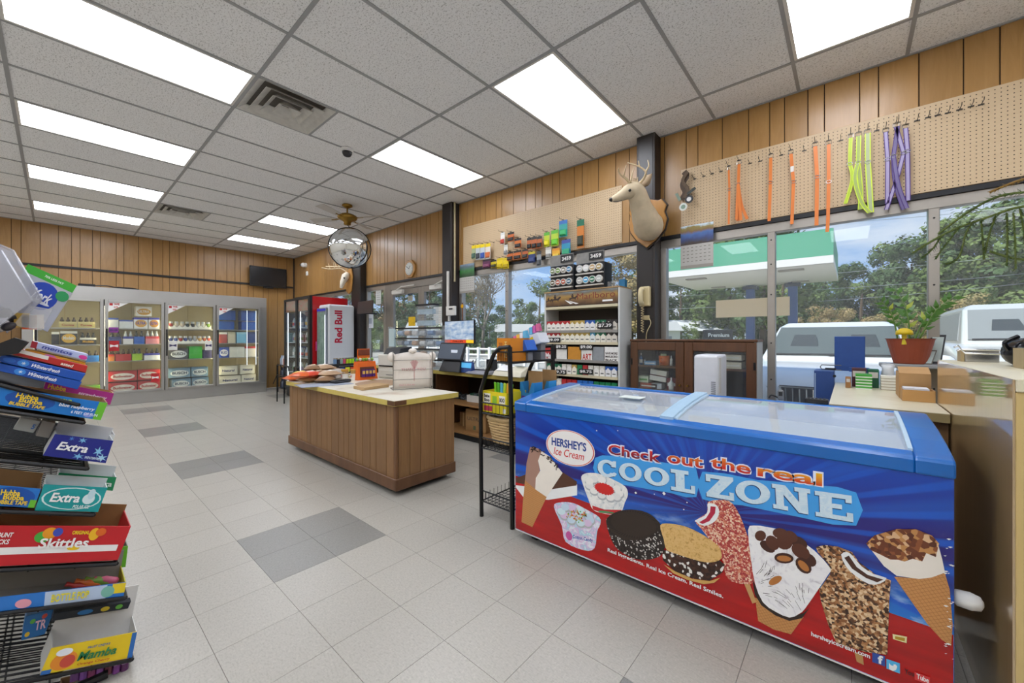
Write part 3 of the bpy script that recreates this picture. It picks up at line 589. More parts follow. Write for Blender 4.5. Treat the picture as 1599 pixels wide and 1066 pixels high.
g = [cB([(1110, 350)])[0], cC([(250, 430)])[0], cC([(800, 480)])[0], cC([(1235, 555)])[0], cC([(1235, 880)])[0], cC([(700, 800)])[0], cB([(1500, 680)])[0], cB([(1110, 620)])[0]]; decal('printed_glow', g, GLOW, 1, 2)
for ch, q_ in (('C', cb((85, 388), (275, 420), (85, 222))), ('O', cb((295, 425), (517, 462), (295, 252))), ('O', cb((540, 468), (787, 508), (540, 292))), ('L', cb((805, 528), (1040, 570), (800, 322))), ('Z', cb((1152, 590), (1422, 638), (1142, 370))),
               ('O', cc((55, 640), (395, 690), (55, 420))), ('N', cc((425, 705), (800, 775), (410, 465))), ('E', cc((840, 782), (1208, 845), (830, 535)))): bigletter(ch, *q_)
ftext('Real Ingredients. Real Ice Cream. Real Smiles.', (949.6, 861.6), (1129.8, 935), 7.2, pWH, 10, .02)
ftext('hersheyicecream.com', (1267, 993), (1358.5, 1029), 8.6, pWH, 10, .02)
decal('printed_icon', [(1362, 1017), (1382, 1023), (1382, 1039), (1362, 1032)], M('#2b4a9c', **PR), 9); ftext('f', (1370.5, 1033.5), (1379, 1036.5), 13, pWH, 10, .04)
decal('printed_icon', [(1384, 1027), (1405, 1034), (1405, 1050), (1384, 1042)], M('#4fb2e2', **PR), 9, 0); blob(0, 0, 0.1, 0.1, pWH, 9); decal('printed_bird', [(1388, 1033), (1391, 1037), (1395, 1038), (1395, 1035.5), (1398, 1035.5), (1401, 1039), (1399, 1044), (1394, 1046), (1388, 1042.5)], pWH, 10)
ftext('You', (1412, 1049.5), (1427, 1055), 8, M('#241014', **PR), 10, .02); decal('printed_icon', [(1428, 1047), (1452, 1056), (1452, 1068.5), (1428, 1059)], M('#d8383a', **PR), 9); ftext('Tube', (1431, 1057.5), (1450, 1065), 8, pWH, 10, .02)
st = MB()
for x, y, w_ in ((993, 769, .006), (1037, 770, .008), (1022, 771, .003), (1073, 784, .003), (1068, 795, .003), (965, 672, .003), (932, 672, .004)): c = FPt(x, y, 4); st.poly([c + V(-w_, 0, 0), c + V(0, 0, -w_), c + V(w_, 0, 0), c + V(0, 0, w_)])
for k in range(24): x = rnd.uniform(1475, 1488); y = rnd.uniform(840, 1040); c = FPt(x, y, 11); w_ = rnd.uniform(.002, .006); st.poly([c + V(-w_, 0, 0), c + V(0, 0, -w_ * .5), c + V(w_, 0, .002), c + V(0, 0, w_ * .5)])
tag(st.build('print_scuffs', pWH, fz), kind='stuff')
# ================================================================ ISLAND COUNTER
IX0, IX1, IY0, IY1, IZ = -4.62, -2.575, 1.665, 2.235, .725
isl = T('island_counter', 'low wooden island counter clad in brown boards with worn yellow-edged laminate top', 'counter', ((IX0 + IX1) / 2, 1.95, 0))
MB().box(IX0 + .12, IX1 - .12, IY0 + .1, IY1 - .1, 0, .075).build('plinth', M_BLACK, isl)
MB().box(IX0 + .01, IX1 - .01, IY0 + .01, IY1 - .01, .06, IZ - .04).build('carcass', M_GROOVE, isl)
def planks(parent, a, b, fixed, axis, side, z0, z1, ws, m):
    x = a; k = 0
    while x < b - .01:
        w = ws[k % len(ws)]; k += 1; u1 = min(b, x + w); f0, f1 = sorted((fixed, fixed + side * .012)); q_ = MB()
        if axis == 'x': q_.box(x + .0025, u1 - .0025, f0, f1, z0, z1)
        else: q_.box(f0, f1, x + .0015, u1 - .0015, z0, z1)
        q_.build('plank', m, parent, bevel=.002); x = u1
WS = [.085, .13, .11, .12, .09, .15, .1, .12, .085, .14, .1]
planks(isl, IX0, IX1 - .03, IY0 + .01, 'x', -1, .12, IZ - .04, WS, M_OLDWOOD); planks(isl, IY0 + .02, IY1, IX1 - .01, 'y', 1, .12, IZ - .04, [.1, .1, .14, .11, .13], M_OLDWOOD)
planks(isl, IY0 + .02, IY1, IX0 + .01, 'y', -1, .12, IZ - .04, [.12, .1, .14], M_OLDWOOD)
MB().box(IX1 - .03, IX1 + .006, IY0 - .006, IY0 + .02, .06, IZ - .04).build('corner_post', M_TRIMWOOD, isl, bevel=.006)
MB().box(IX0 - .008, IX1 + .008, IY0 - .014, IY0 - .0025, .045, .135).build('base_board', M_TRIMWOOD, isl, bevel=.005); MB().box(IX1 + .0025, IX1 + .014, IY0 - .014, IY1 + .008, .045, .135).build('base_board', M_TRIMWOOD, isl, bevel=.005)
def lam_mat(name, a, b, c):
    s = NT(name); o = s.obj(); n = s.noise(o, 2.2, 5, .6); w = s.noise(s.mapv(o, (4, 14, 4)), 1, 4)
    s.bc(s.mix(s.math('MULTIPLY_ADD', n, 4.5, -2.5, clamp=True), s.mix(w, a, b), c)); s.P(Roughness=.35); return s.m
M_LAMT = lam_mat('worn_laminate_top', '#d9d3c4', '#e3dece', '#a98d6e'); M_LAME = M('#c9b45c', .4, var=.12)
m = MB().box(IX0 - .02, IX1 + .02, IY0 - .03, IY1 + .03, IZ - .002, IZ); m.build('laminate_top', M_LAMT, isl)
MB().box(IX0 - .02, IX1 + .02, IY0 - .03, IY1 + .03, IZ - .042, IZ - .002).build('yellow_edge', M_LAME, isl)
MB().box(IX1 - .075, IX1 + .0215, IY0 - .0315, IY0 + .08, IZ - .042, IZ - .0005).build('broken_corner', M_TRIMWOOD, isl, bevel=.004)

# ================================================================ CHECKOUT COUNTER BY THE WINDOW
RZ, RY0, RY1, RX0, RX1 = .795, 3.06, 3.66, -5.5, -2.505
rc = T('checkout_counter', 'long checkout counter with yellow edge and open shelves below the window', 'counter', ((RX0 + RX1) / 2, 3.4, 0))
MB().box(RX0, RX1, RY0, RY1, RZ - .045, RZ - .003).build('yellow_edge', M_LAME, rc); MB().box(RX0, RX1, RY0, RY1, RZ - .003, RZ).build('laminate_top', lam_mat('counter_laminate', '#d8d4c8', '#c9c2b0', '#bfae8c'), rc)
M_SHELF = M('#a87c4c', .6, var=.15); M_DARKIN = M('#2a1a12', .7)
MB().box(RX0 + .02, RX1 - .02, RY1 - .03, RY1 - .01, 0, RZ - .045).build('back_panel', M_DARKIN, rc)
for x in (RX0 + .03, -3.9, RX1 - .03): MB().box(x - .012, x + .012, RY0 + .03, RY1 - .03, 0, RZ - .045).build('divider', M_TRIMWOOD, rc)
for z in (.09, .42): MB().box(RX0 + .042, -3.912, RY0 + .035, RY1 - .03, z - .02, z).build('shelf', M_SHELF, rc); MB().box(-3.888, RX1 - .042, RY0 + .035, RY1 - .03, z - .02, z).build('shelf', M_SHELF, rc)
MB().box(RX0 + .02, RX1 - .02, RY0 + .06, RY0 + .08, 0, .07).build('kick_board', M_BLACK, rc)
# side counter that carries the white printer
sc = T('side_counter', 'short yellow-edged counter behind the bread that carries the white printer', 'counter', (-4.5, 2.7, 0))
MB().box(-5.0, -3.95, 2.45, 3.0, .655, .7).build('yellow_edge', M_LAME, sc); MB().box(-5.0, -3.95, 2.45, 3.0, .7, .703).build('laminate_top', M_LAMT, sc); MB().box(-4.95, -4.0, 2.5, 2.96, 0, .655).build('carcass', M_OLDWOOD, sc)

# ================================================================ RIGHT COUNTER AND TALL CABINET
TZ = .868
rt = T('tan_counter', 'pale tan laminate counter by the window behind the freezer', 'counter', (.15, 3.1, 0))
M_TANL = lam_mat('tan_laminate', '#d6cdb0', '#ded6bd', '#c4b68e'); M_TANE = M('#9c8a5e', .5)
MB().box(-.077, .328, 2.5, 3.72, TZ - .003, TZ).build('laminate_top', M_TANL, rt); MB().box(-.077, .328, 2.5, 3.72, TZ - .04, TZ - .003).build('edge_band', M_TANE, rt); MB().box(-.05, .328, 2.54, 3.7, 0, TZ - .04).build('carcass', M_OLDWOOD, rt)
tcab = T('tall_cabinet', 'tall tan laminate cabinet with a scuffed mirror-like side at the right edge', 'cabinet', (.8, 2.26, 0))
M_TANF = lam_mat('tan_cabinet_front', '#c6aa6c', '#cfb57c', '#b89a5c')
def gloss_mat():
    s = NT('scuffed_glossy_side'); o = s.obj(); n = s.noise(s.mapv(o, (1, 30, 1.2)), 2, 4); s.bc(s.mix(n, '#b59868', '#9d8054'))
    s.P(Metallic=.0, Roughness=.35, Coat_Weight=1.0, Coat_IOR=2.6); k = s.noise(s.mapv(o, (1, 60, 4)), 2, 3); s.set(s.b.inputs['Coat Roughness'], s.math('MULTIPLY', k, .09)); return s.m
MB().box(.337, 1.35, 1.672, 2.86, 0, 1.05).build('carcass', M_TANF, tcab, bevel=.002); MB().box(.332, .3365, 1.674, 2.858, .0, 1.083).build('glossy_side', gloss_mat(), tcab)
MB().box(.337, 1.36, 1.667, 2.87, 1.0505, 1.085).build('top_board', M_TANL, tcab, bevel=.002)

# ================================================================ CIGARETTE RACK
CX0, CX1, CY0, CY1, CZ1 = -2.496, -1.626, 3.44, 3.70, 1.668
cg = T('cigarette_rack', 'tall white shelf rack full of cigarette packs under a painted horse banner', 'rack', ((CX0 + CX1) / 2, 3.55, 0))
M_CREAM = M('#cfc4a4', .45); M_RACKW = M('#c9cbc9', .4, var=.12, scale=4)
for x in (CX0, CX1 - .02): MB().box(x, x + .02, CY0, CY1, 0, CZ1).build('side_panel', M_RACKW, cg, bevel=.002)
MB().box(CX0 + .02, CX1 - .02, CY1 - .012, CY1 - .004, 0, CZ1).build('back_panel', M('#3a322b', .7), cg); MB().box(CX0, CX1, CY0 - .004, CY1, CZ1, CZ1 + .012).build('top_board', M('#a5855a', .6), cg)
def cz(py): return aY(910, py, CY0).z
shelf_z = [cz(478.5), cz(517), cz(535.5), cz(563.5), cz(587), cz(611)]
for k, z in enumerate(shelf_z): MB().box(CX0 + .021, CX1 - .021, CY0 + .0, CY1 - .013, z - .012, z).build('shelf', M_CREAM, cg); MB().box(CX0 + .021, CX1 - .021, CY0 - .006, CY0 - .0005, z - .014, z + .012).build('price_rail', M_CREAM if k in (0, 2, 4) else M('#8f8c86', .5), cg)
z0, z1 = shelf_z[0] + .018, CZ1 - .004
def banner_mat():
    s = NT('painted_banner'); o = s.obj(); sx = s.n('ShaderNodeSeparateXYZ', {0: o}); n = s.noise(s.mapv(o, (5, 1, 5)), 2, 5)
    z = s.math('ADD', sx.outputs[2], s.math('MULTIPLY_ADD', n, .08, -.04)); s.bc(s.ramp(s.math('MULTIPLY', z, 1 / .25), [(.02, '#4d3524'), (.2, '#7a5a35'), (.36, '#a8843f'), (.5, '#6e6a62'), (.62, '#8f9ba2'), (.95, '#a9b0b2')])); s.P(Roughness=.3); return s.m
MB().box(CX0 + .022, CX1 - .022, CY0 - .002, CY0 + .004, z0, z1).build('banner', banner_mat(), cg)
bw = CX1 - CX0 - .044; bx = CX0 + .022; bh = z1 - z0; pm = MB()
U = lambda u, v: V(bx + u * bw, CY0 - .003, z0 + v * bh)
def horse(u, v, s_):   # small painted rider silhouette
    for pts in ([(-.05, .12), (.0, .2), (.04, .2), (.07, .32), (.1, .3), (.085, .2), (.06, .08), (.05, -.08), (.04, .06), (-.02, .07), (-.04, -.08), (-.05, .04)], [(-.012, .2), (.02, .2), (.022, .36), (.0, .4), (-.02, .34)], [(-.008, .4), (.016, .4), (.012, .48), (-.006, .48)]): pm.poly([U(u + a * s_, v + b_ * s_) for a, b_ in pts])
horse(.14, .38, 1.0); horse(.4, .42, .85); horse(.04, .36, .7); pm.build('painted_horses', M('#3a2620', .4), cg)
pm = MB(); letters(pm, 'Marlboro', U(.47, .40), U(.97, .42), V(0, 0, bh * .42), bold=.0, off=.0005); pm.build('lettering', M('#7c3128', .4), cg)
pm = MB().box(*(lambda a, b_: (a.x, b_.x, CY0 - .0035, CY0 - .003, a.z, b_.z))(U(.81, .14), U(.94, .26))).build('white_note', M_WHITE, cg)
pm = MB()
for a in ((.29, .42, .37, .1), (.34, .36, .45, .08)): pm.poly([U(a[0], a[1]), U(a[0] + .03, a[1] - .04), U(a[2] + .04, a[3] + .04), U(a[2], a[3])])
pm.build('white_scrape', M_WHITE, cg)
PK = {'red': ('#b2262b', '#ece8e0'), 'gold': ('#b89b4c', '#eee9d8'), 'green': ('#1f6b4c', '#e6e2d4'), 'white': ('#d8d4c8', '#efece4'), 'blue': ('#2a5aa8', '#e6e6e6'), 'black': ('#2a2626', '#d9d2c6'), 'redp': ('#b2262b', '#b8383a'), 'bluep': ('#2766b4', '#2f74c4'), 'greenp': ('#157a4a', '#1c8452'), 'menthol': ('#4a9cc0', '#dfe6e4')}
pkmesh = {}
def pack(kind, x, z, label, w=.054, h=.108):
    if kind not in pkmesh:
        m = MB().box(-w / 2, w / 2, 0, .022, 0, h * .68).mat(1).box(-w / 2, w / 2, 0, .022, h * .68, h).mat(0)
        m.mat(0).poly([V(-w / 2 + .004, -.0006, h * .66), V(w / 2 - .004, -.0006, h * .66), V(0, -.0006, h * .88)]); m.mat(2).box(-w * .3, w * .3, -.0006, 0, h * .3, h * .4)
        pkmesh[kind] = m.build('cigarette_pack', [M(PK[kind][1], .4), M(PK[kind][0], .4), M('#6a6a66', .5)], origin=(0, 0, 0)); o = pkmesh[kind]
    else: o = pkmesh[kind].copy(); COL.objects.link(o)
    o.location = (x, CY0 + .004, z); return tag(o, label, 'cigarette pack', 'cigarette packs on the rack')
ROWS = [(1, 'top', ['red'] * 5 + ['gold', 'gold', 'gold', 'blue', 'blue', 'green', 'green', 'black', 'black'], (853, 968)),
        (2, 'second', ['red', 'red', 'red', 'gold', 'gold', 'gold', 'gold', 'gold', 'gold', 'menthol', 'green', 'green', 'black', 'black'], (853, 968)),
        (4, 'fourth', ['green', 'green', 'green', 'white', 'white', 'gold', 'greenp', 'redp', 'white', 'white', 'white', 'blue', 'blue'], (853, 968)),
        (5, 'lowest', ['green', 'green', 'white', 'redp', 'redp', 'redp', 'bluep', 'bluep', 'bluep', 'greenp', 'greenp', 'greenp', 'greenp'], (853, 968))]
NMK = {'red': 'red-topped white', 'gold': 'gold and cream', 'green': 'green-topped white', 'white': 'plain white', 'blue': 'white and blue', 'black': 'dark-topped white', 'redp': 'solid red', 'bluep': 'solid blue', 'greenp': 'solid green', 'menthol': 'pale blue'}
for si, rn, ks, _ in ROWS:
    n = len(ks); step = (CX1 - CX0 - .06) / n
    for k, kd in enumerate(ks):
        pack(kd, CX0 + .03 + step * (k + .5), shelf_z[si], '%s cigarette pack, %s from left on the %s row of the rack' % (NMK[kd], ORD[k], rn))
# placards on the third shelf and price plates
def plate(parent, name, px0, py0, px1, py1, m, Y, txt=None, tm_=None, dz=.004, th=.6, bold=.02, lo=.2):
    a, b_ = aY(px0, py1, Y), aY(px1, py0, Y); z0, z1 = (aY((px0 + px1) / 2, py1, Y).z, aY((px0 + px1) / 2, py0, Y).z)
    o = MB().box(a.x, b_.x, Y - dz, Y, z0, z1).build(name, m, parent)
    if txt:
        mb = MB(); lines = txt if isinstance(txt, list) else [txt]; H = (z1 - z0) / len(lines); w = b_.x - a.x
        for q, t_ in enumerate(lines): letters(mb, t_, V(a.x + w * .08, Y - dz, z1 - H * (q + 1) + H * lo), V(b_.x - w * .08, Y - dz, z1 - H * (q + 1) + H * lo), V(0, 0, H * th), bold=bold)
        mb.build('lettering', tm_ or M_WHITE, o if (parent is not None and parent.parent is None) else parent)
    return o
PY_ = CY0 - .006
M_PLATE = M('#18181a', .4)
for px0, py0, px1, py1, t_ in ((933, 503, 957, 513, '$7.39'), (854, 527, 875, 534.5, '$9.09'), (867, 537.5, 886, 545, '$9.25'), (905, 537.5, 926, 546, '$9.00'), (868, 577, 884, 584, '9.75'), (904, 576, 926, 584, '$8.75')):
    plate(cg, 'price_plate', px0, py0, px1, py1, M_PLATE, PY_ - .002, t_)
z0p = shelf_z[3] + .001
for q, (px0, px1, c, lab, tx, tcol) in enumerate(((869, 885, '#e4e2dc', 'white advert placard with two pictured packs', None, None), (887, 907, '#c8892c', 'orange advert placard', None, None), (908, 925, '#e9e8e4', 'white advert placard with red mark', ['ART'], '#c23a2e'), (926, 943, '#8f9498', 'grey advert placard with green packs pictured', None, None), (944, 966, '#e9e8e4', 'white advert placard offering savings', ['SAVE MORE', 'MARLBORO', 'BLACK'], '#3a2a28'), (851, 866, '#b3262a', 'red advert placard', ['Marl'], '#f0f0f0'))):
    a, b_ = aY(px0, 550, CY0), aY(px1, 550, CY0); z1p = aY(px1, 540, CY0).z
    o = MB().box(a.x, b_.x, CY0 - .001, CY0 + .004, z0p, z1p - .01).build('advert_placard', M(c, .4, var=.15, scale=30), cg); tag(o, lab)
    if tx:
        mb = MB(); H = (z1p - z0p) * .6 / len(tx)
        for k, t_ in enumerate(tx): letters(mb, t_, V(a.x + .01, CY0 - .001, z0p + .01 + H * (len(tx) - 1 - k)), V(b_.x - .01, CY0 - .001, z0p + .01 + H * (len(tx) - 1 - k)), V(0, 0, H * .7), bold=.03)
        mb.build('lettering', M(tcol, .4), o)
# ================================================================ DARK HUTCH BY THE WINDOW
HX0, HX1, HY0, HY1, HZ = -1.575, -.545, 3.55, 3.82, 1.18
hu = T('dark_hutch', 'dark stained wooden hutch with glass doors under the window', 'hutch', ((HX0 + HX1) / 2, 3.66, 0))
MB().box(HX0, HX0 + .02, HY0 + .02, HY1, 0, HZ - .02).build('side_panel', M_HUTCH, hu); MB().box(HX1 - .02, HX1, HY0 + .02, HY1, 0, HZ - .02).build('side_panel', M('#b9bbb8', .5), hu); MB().box(HX0 + .02, HX1 - .02, HY1 - .015, HY1 - .002, 0, HZ - .02).build('back_panel', M_DARKIN, hu)
MB().box(HX0 - .005, HX1 + .005, HY0 + .002, HY1, HZ - .02, HZ).build('top_board', M_HUTCH, hu, bevel=.003); XMH = aY(1068, 560, HY0).x
sz = [aY(1030, 570, HY0 + .1).z, aY(1030, 608, HY0 + .1).z, .45, .12]
for z in sz[:1] + sz[2:]: MB().box(HX0 + .021, XMH - .011, HY0 + .03, HY1 - .016, z - .018, z).build('shelf', M_HUTCH, hu); MB().box(XMH + .011, HX1 - .021, HY0 + .03, HY1 - .016, z - .018, z).build('shelf', M_HUTCH, hu)
MB().box(XMH - .01, XMH + .01, HY0 + .02, HY1 - .016, 0, HZ - .021).build('divider', M_HUTCH, hu)
sz2 = aY(1030, 606, HY0 + .05).z - .012
MB().box(HX0 + .021, XMH - .011, HY0 + .03, HY1 - .016, sz2 - .018, sz2).build('shelf', M_HUTCH, hu)
for x0, x1 in ((HX0 + .003, XMH - .002), (XMH + .002, HX1 - .003)):
    d = MB().box(x0, x0 + .07, HY0, HY0 + .02, .1, HZ - .025).box(x1 - .07, x1, HY0, HY0 + .02, .1, HZ - .025).box(x0 + .07, x1 - .07, HY0, HY0 + .02, HZ - .1, HZ - .025).box(x0 + .07, x1 - .07, HY0, HY0 + .02, .1, .17).build('door', M_HUTCH, hu, bevel=.003)
    MB().box(x0 + .07, x1 - .07, HY0 + .008, HY0 + .011, .17, HZ - .1).build('pane', M_CASE, d); hx = x0 + .012 if x0 < XMH - .1 else x1 - .012
    for zz in (.97, .6): MB().box(hx - .008, hx + .008, HY0 - .004, HY0, zz - .03, zz + .03).build('hinge', M_BLKM, d)
    kx = x1 - .03 if x0 < XMH - .1 else x0 + .03; MB().cyl((kx, HY0, .78), (kx, HY0 - .02, .78), .009, n=10).build('knob', M_BRASS, d)
# ================================================================ WALK-IN BEER COOLER
KX, KY0, KY1 = -9.8, -.34, 3.055
ck = T('beer_cooler', 'long stainless walk-in beer cooler with four glass doors on the panelled back wall', 'cooler', (KX, 1.4, 0))
M_INT = M('#b7aa86', .55, var=.1, scale=4); ZD0, ZD1 = .21, 1.855
MB().box(KX - .05, KX, KY0, KY1, ZD1, 2.065).build('header', M_STEEL, ck, bevel=.004); MB().box(KX - .05, KX + .005, KY0, KY1, 0, ZD0).build('base', M_STEEL, ck, bevel=.004)
DRS = [(-.22, .546), (.56, 1.338), (1.35, 2.128), (2.14, 2.935)]
MB().box(KX - .05, KX, 2.937, KY1, ZD0, ZD1).build('side_stile', M_STEEL, ck); MB().box(KX - .05, KX, KY0, -.222, ZD0, ZD1).build('side_stile', M_STEEL, ck)
MB().box(-10.42, KX - .05, KY0, KY1, 2.0, 2.065).build('roof', M_STEEL, ck); MB().box(-10.42, KX - .05, KY1 - .03, KY1, 0, 2.0).build('end_wall', M_STEEL, ck); MB().box(-10.42, KX - .05, KY0, KY0 + .03, 0, 2.0).build('end_wall', M_STEEL, ck)
MB().box(-10.42, KX - .05, KY0 + .03, KY1 - .03, .02, .2).build('inner_floor', M_INT, ck)
y = KY0 + .03; k = 0
while y < KY1 - .04: MB().box(-10.43, -10.41, y + .002, min(KY1 - .03, y + .42) - .002, .2, 2.0).build('inner_panel', M_INT, ck); y += .42
for yy in (.553, 1.344, 2.134): MB().box(KX - .05, KX - .002, yy - .006, yy + .006, ZD0, ZD1).build('mullion', M_BLACK, ck); MB().cyl((KX - .09, yy, .35), (KX - .09, yy, 1.75), .014, n=8).build('lamp_tube', M_TUBE, ck)
for yy in (-.2, 2.99): MB().cyl((KX - .09, yy, .35), (KX - .09, yy, 1.75), .014, n=8).build('lamp_tube', M_TUBE, ck)
SH = [1.362, 1.077, .775, .205]
for z in SH[:3]: MB().box(-10.38, KX - .1, KY0 + .04, KY1 - .04, z - .018, z).build('shelf', M_STEEL, ck)
for n_, (a, b_) in enumerate(DRS):
    fw_ = .042; d = MB().box(KX + .002, KX + .035, a, a + fw_, ZD0, ZD1).box(KX + .002, KX + .035, b_ - fw_, b_, ZD0, ZD1).box(KX + .002, KX + .035, a + fw_, b_ - fw_, ZD0, ZD0 + fw_).box(KX + .002, KX + .035, a + fw_, b_ - fw_, ZD1 - fw_, ZD1).build('door', M_STEEL, ck, bevel=.003)
    MB().box(KX + .014, KX + .02, a + fw_, b_ - fw_, ZD0 + fw_, ZD1 - fw_).build('pane', M_CASE, d)
    MB().box(KX + .035, KX + .06, a + .012, a + .032, .85, 1.35).build('handle', M_BLKM, d, bevel=.003)
    if n_:
        s0 = MB().poly([V(KX + .021, a + fw_, ZD1 - fw_), V(KX + .021, a + fw_, ZD1 - fw_ - .17), V(KX + .021, a + fw_ + .26, ZD1 - fw_)]).build('corner_sticker', M_WHITE, d)
        mb = MB(); letters(mb, 'WE', V(KX + .022, a + fw_ + .07, ZD1 - .092), V(KX + .022, a + fw_ + .14, ZD1 - .092), V(0, 0, .035), bold=.04, off=0); letters(mb, 'I.D.', V(KX + .022, a + fw_ + .07, ZD1 - .14), V(KX + .022, a + fw_ + .13, ZD1 - .14), V(0, 0, .032), bold=.04, off=0)
        mb.box(KX + .0215, KX + .022, a + fw_ + .015, a + fw_ + .055, ZD1 - .1, ZD1 - .06); mb.build('sticker_print', M_RED, d)
def pr_label(mb, y0, y1, z0, z1, x, txt, mi, th=.4, lo=.3):
    mb.mat(mi); w = y1 - y0; letters(mb, txt, V(x, y0 + w * .16, z0 + (z1 - z0) * lo), V(x, y1 - w * .16, z0 + (z1 - z0) * lo), V(0, 0, (z1 - z0) * th), bold=.03, off=.002)
PX_ = -9.93
M_BOTB = M('#3a2214', .2); M_BOTW = M('#cfd6da', .2); M_BOTD = M('#15181c', .2)
_neck = {}
def product(row, px0, px1, hpx, kind, cols, txt, label, cat, zoff=0, dep=.24, X=PX_, group='beer packs in the cooler'):
    z0 = SH[row] + .0008 + zoff; ym = (px0 + px1) / 2; pyb = toPx((X, aX(ym, 540, X).y, z0))[1]
    y0, y1 = aX(px0, 540, X).y + .003, aX(px1, 540, X).y - .003; h = hpx / FPX * toPx((X, (y0 + y1) / 2, z0))[2]; z1 = z0 + h
    ms = [M(cols[0], .45, var=.1), M(cols[1], .45), M(cols[2] if len(cols) > 2 else '#f0f0ee', .45), M(cols[3] if len(cols) > 3 and kind == 'box' else cols[1], .45)]
    if kind == 'box':      # carton with coloured top band, pale panel, print
        m = MB().box(X - dep, X, y0, y1, z0, z0 + h * .82).mat(1).box(X - dep, X, y0, y1, z0 + h * .82, z1)
        if txt: m.mat(2); cy, cz_ = (y0 + y1) / 2, z0 + h * .46; m.poly([V(X + .001, cy + (y1 - y0) * .43 * math.cos(a), cz_ + h * .34 * math.sin(a)) for a in [2 * PI * k / 16 for k in range(16)]]); pr_label(m, y0, y1, z0, z1, X, txt, 3, .26, .36)
        return tag(m.build('beer_carton', ms, bevel=0), label, cat, group)
    if kind == 'carrier':
        t = T('bottle_carrier', label, cat, (X, (y0 + y1) / 2, z0), group); hb = h * .58
        m = MB().box(X - .16, X, y0, y1, z0, z0 + hb * .7).mat(1).box(X - .16, X, y0, y1, z0 + hb * .7, z0 + hb)
        if txt: pr_label(m, y0, y1, z0, z0 + hb, X, txt, 2, .36, .25)
        m.build('carton', ms, t); n = max(2, round((y1 - y0) / .075)); key = cols[3] if len(cols) > 3 else 'b'
        for k in range(n):
            yy = y0 + (y1 - y0) * (k + .5) / n; MB().lathe([(.024, 0), (.024, h * .12), (.012, h * .28), (.012, h * .42)], 8, (X - .04, yy, z0 + hb + .0005)).build('bottle_neck', {'b': M_BOTB, 'w': M_BOTW, 'd': M_BOTD}[key], t, smooth=True)
        return t
B_ = 'beer carton'
# first door
product(0, 91.5, 120.6, 16, 'carrier', ['#c9b876', '#d8c98c', '#a02820', 'b'], 'Corona', 'left cream carrier of brown bottles on the top shelf of the leftmost door', 'bottle carrier')
product(0, 121, 148.5, 16, 'carrier', ['#c9b876', '#d8c98c', '#a02820', 'b'], 'Corona', 'right cream carrier of brown bottles on the top shelf of the leftmost door', 'bottle carrier')
product(1, 80, 93, 20, 'box', ['#26262a', '#e6e4dc', '#e2ae34'], None, 'half hidden black and white carton behind the candy rack in the leftmost door', B_)
product(1, 93.8, 121, 21, 'box', ['#26262a', '#e6e4dc', '#e2ae34'], 'Modelo', 'large black and white carton with gold circle on the second shelf of the leftmost door', B_)
product(1, 124.5, 150.8, 18, 'carrier', ['#2a2a2c', '#e4e2da', '#e0a82c', 'd'], 'Modelo', 'white and black bottle carrier on the second shelf of the leftmost door', 'bottle carrier')
product(2, 134, 155, 17, 'carrier', ['#2a72c4', '#3a86d8', '#e8e8e8', 'b'], None, 'blue bottle carrier on the third shelf of the leftmost door', 'bottle carrier')
product(3, 120, 157, 14, 'box', ['#8cc832', '#7dbb2a', '#f0f0f0'], None, 'lime green carton at the bottom of the leftmost door', B_); 
# second door
product(0, 186, 208.5, 13, 'box', ['#d9dde4', '#3f58b0', '#e6e6ea'], None, 'low white carton with blue top in the middle of the upper shelf, second door', B_); product(0, 168, 185.5, 16, 'box', ['#cfd3dc', '#3550a8', '#e0d8b8'], None, 'pale carton at the left end of the upper shelf, second door', B_)
product(0, 209, 231, 17, 'box', ['#e4e4e8', '#3c40a8', '#d8a24a'], 'ULTRA', 'white carton with blue band and pictured bottle on the upper shelf, second door', B_); product(0, 231.6, 249.4, 17, 'box', ['#e2e2e6', '#3c40a8', '#c98c3a'], 'ULTRA', 'white carton with blue band at the right end of the upper shelf, second door', B_)
zt = 17.4 / FPX * 8.0
product(0, 212, 237.4, 15, 'box', ['#e6e4de', '#d8d8d6', '#c8922e'], 'ULTRA', 'white carton with a lying bottle pictured, stacked highest in the second door', B_, zoff=zt)
for a, b_, c, l in ((170, 190, ['#2a3c7c', '#22306c', '#d0d0d8', 'd'], 'dark blue bottle carrier at the left end of the second shelf'), (192, 208.5, ['#e6e6ea', '#3a46a4', '#b23030', 'w'], 'white and blue bottle carrier with red mark on the second shelf'), (209, 226, ['#2a64c0', '#2a64c0', '#e8eef8', 'd'], 'bright blue bottle carrier on the second shelf'), (227, 249, ['#d98c98', '#c4404a', '#eee6e6', 'w'], 'pink and white bottle carrier at the right end of the second shelf')): product(1, a, b_, 20, 'carrier', c, None, l + ', second door', 'bottle carrier')
for a, b_, c, l in ((169, 179, ['#c4782c', '#c03024', '#e8e0d0', 'b'], 'small orange and red bottle carrier on the third shelf'), (180, 205.5, ['#b8262a', '#b8262a', '#e8e0e0', 'b'], 'red bottle carrier on the third shelf'), (206, 222, ['#a6cc24', '#96c020', '#f0f0e0', 'd'], 'neon green bottle carrier on the third shelf'), (225, 250, ['#e0e2ea', '#3a40a0', '#b23a30', 'd'], 'white bottle carrier with dark blue tops on the third shelf')): product(2, a, b_, 18, 'carrier', c, None, l + ', second door', 'bottle carrier')
for a, b_, zo, l in ((169, 214, 0, 'lower left'), (215, 250, 0, 'lower right'), (169, 214, 15.6, 'upper left'), (215, 250, 15.6, 'upper right')): product(3, a, b_, 15.4, 'box', ['#b4262a', '#a82024', '#dcd8d4'], 'Budweiser', l + ' red carton of the stack at the bottom of the second door', B_, zoff=zo / FPX * 8.05)
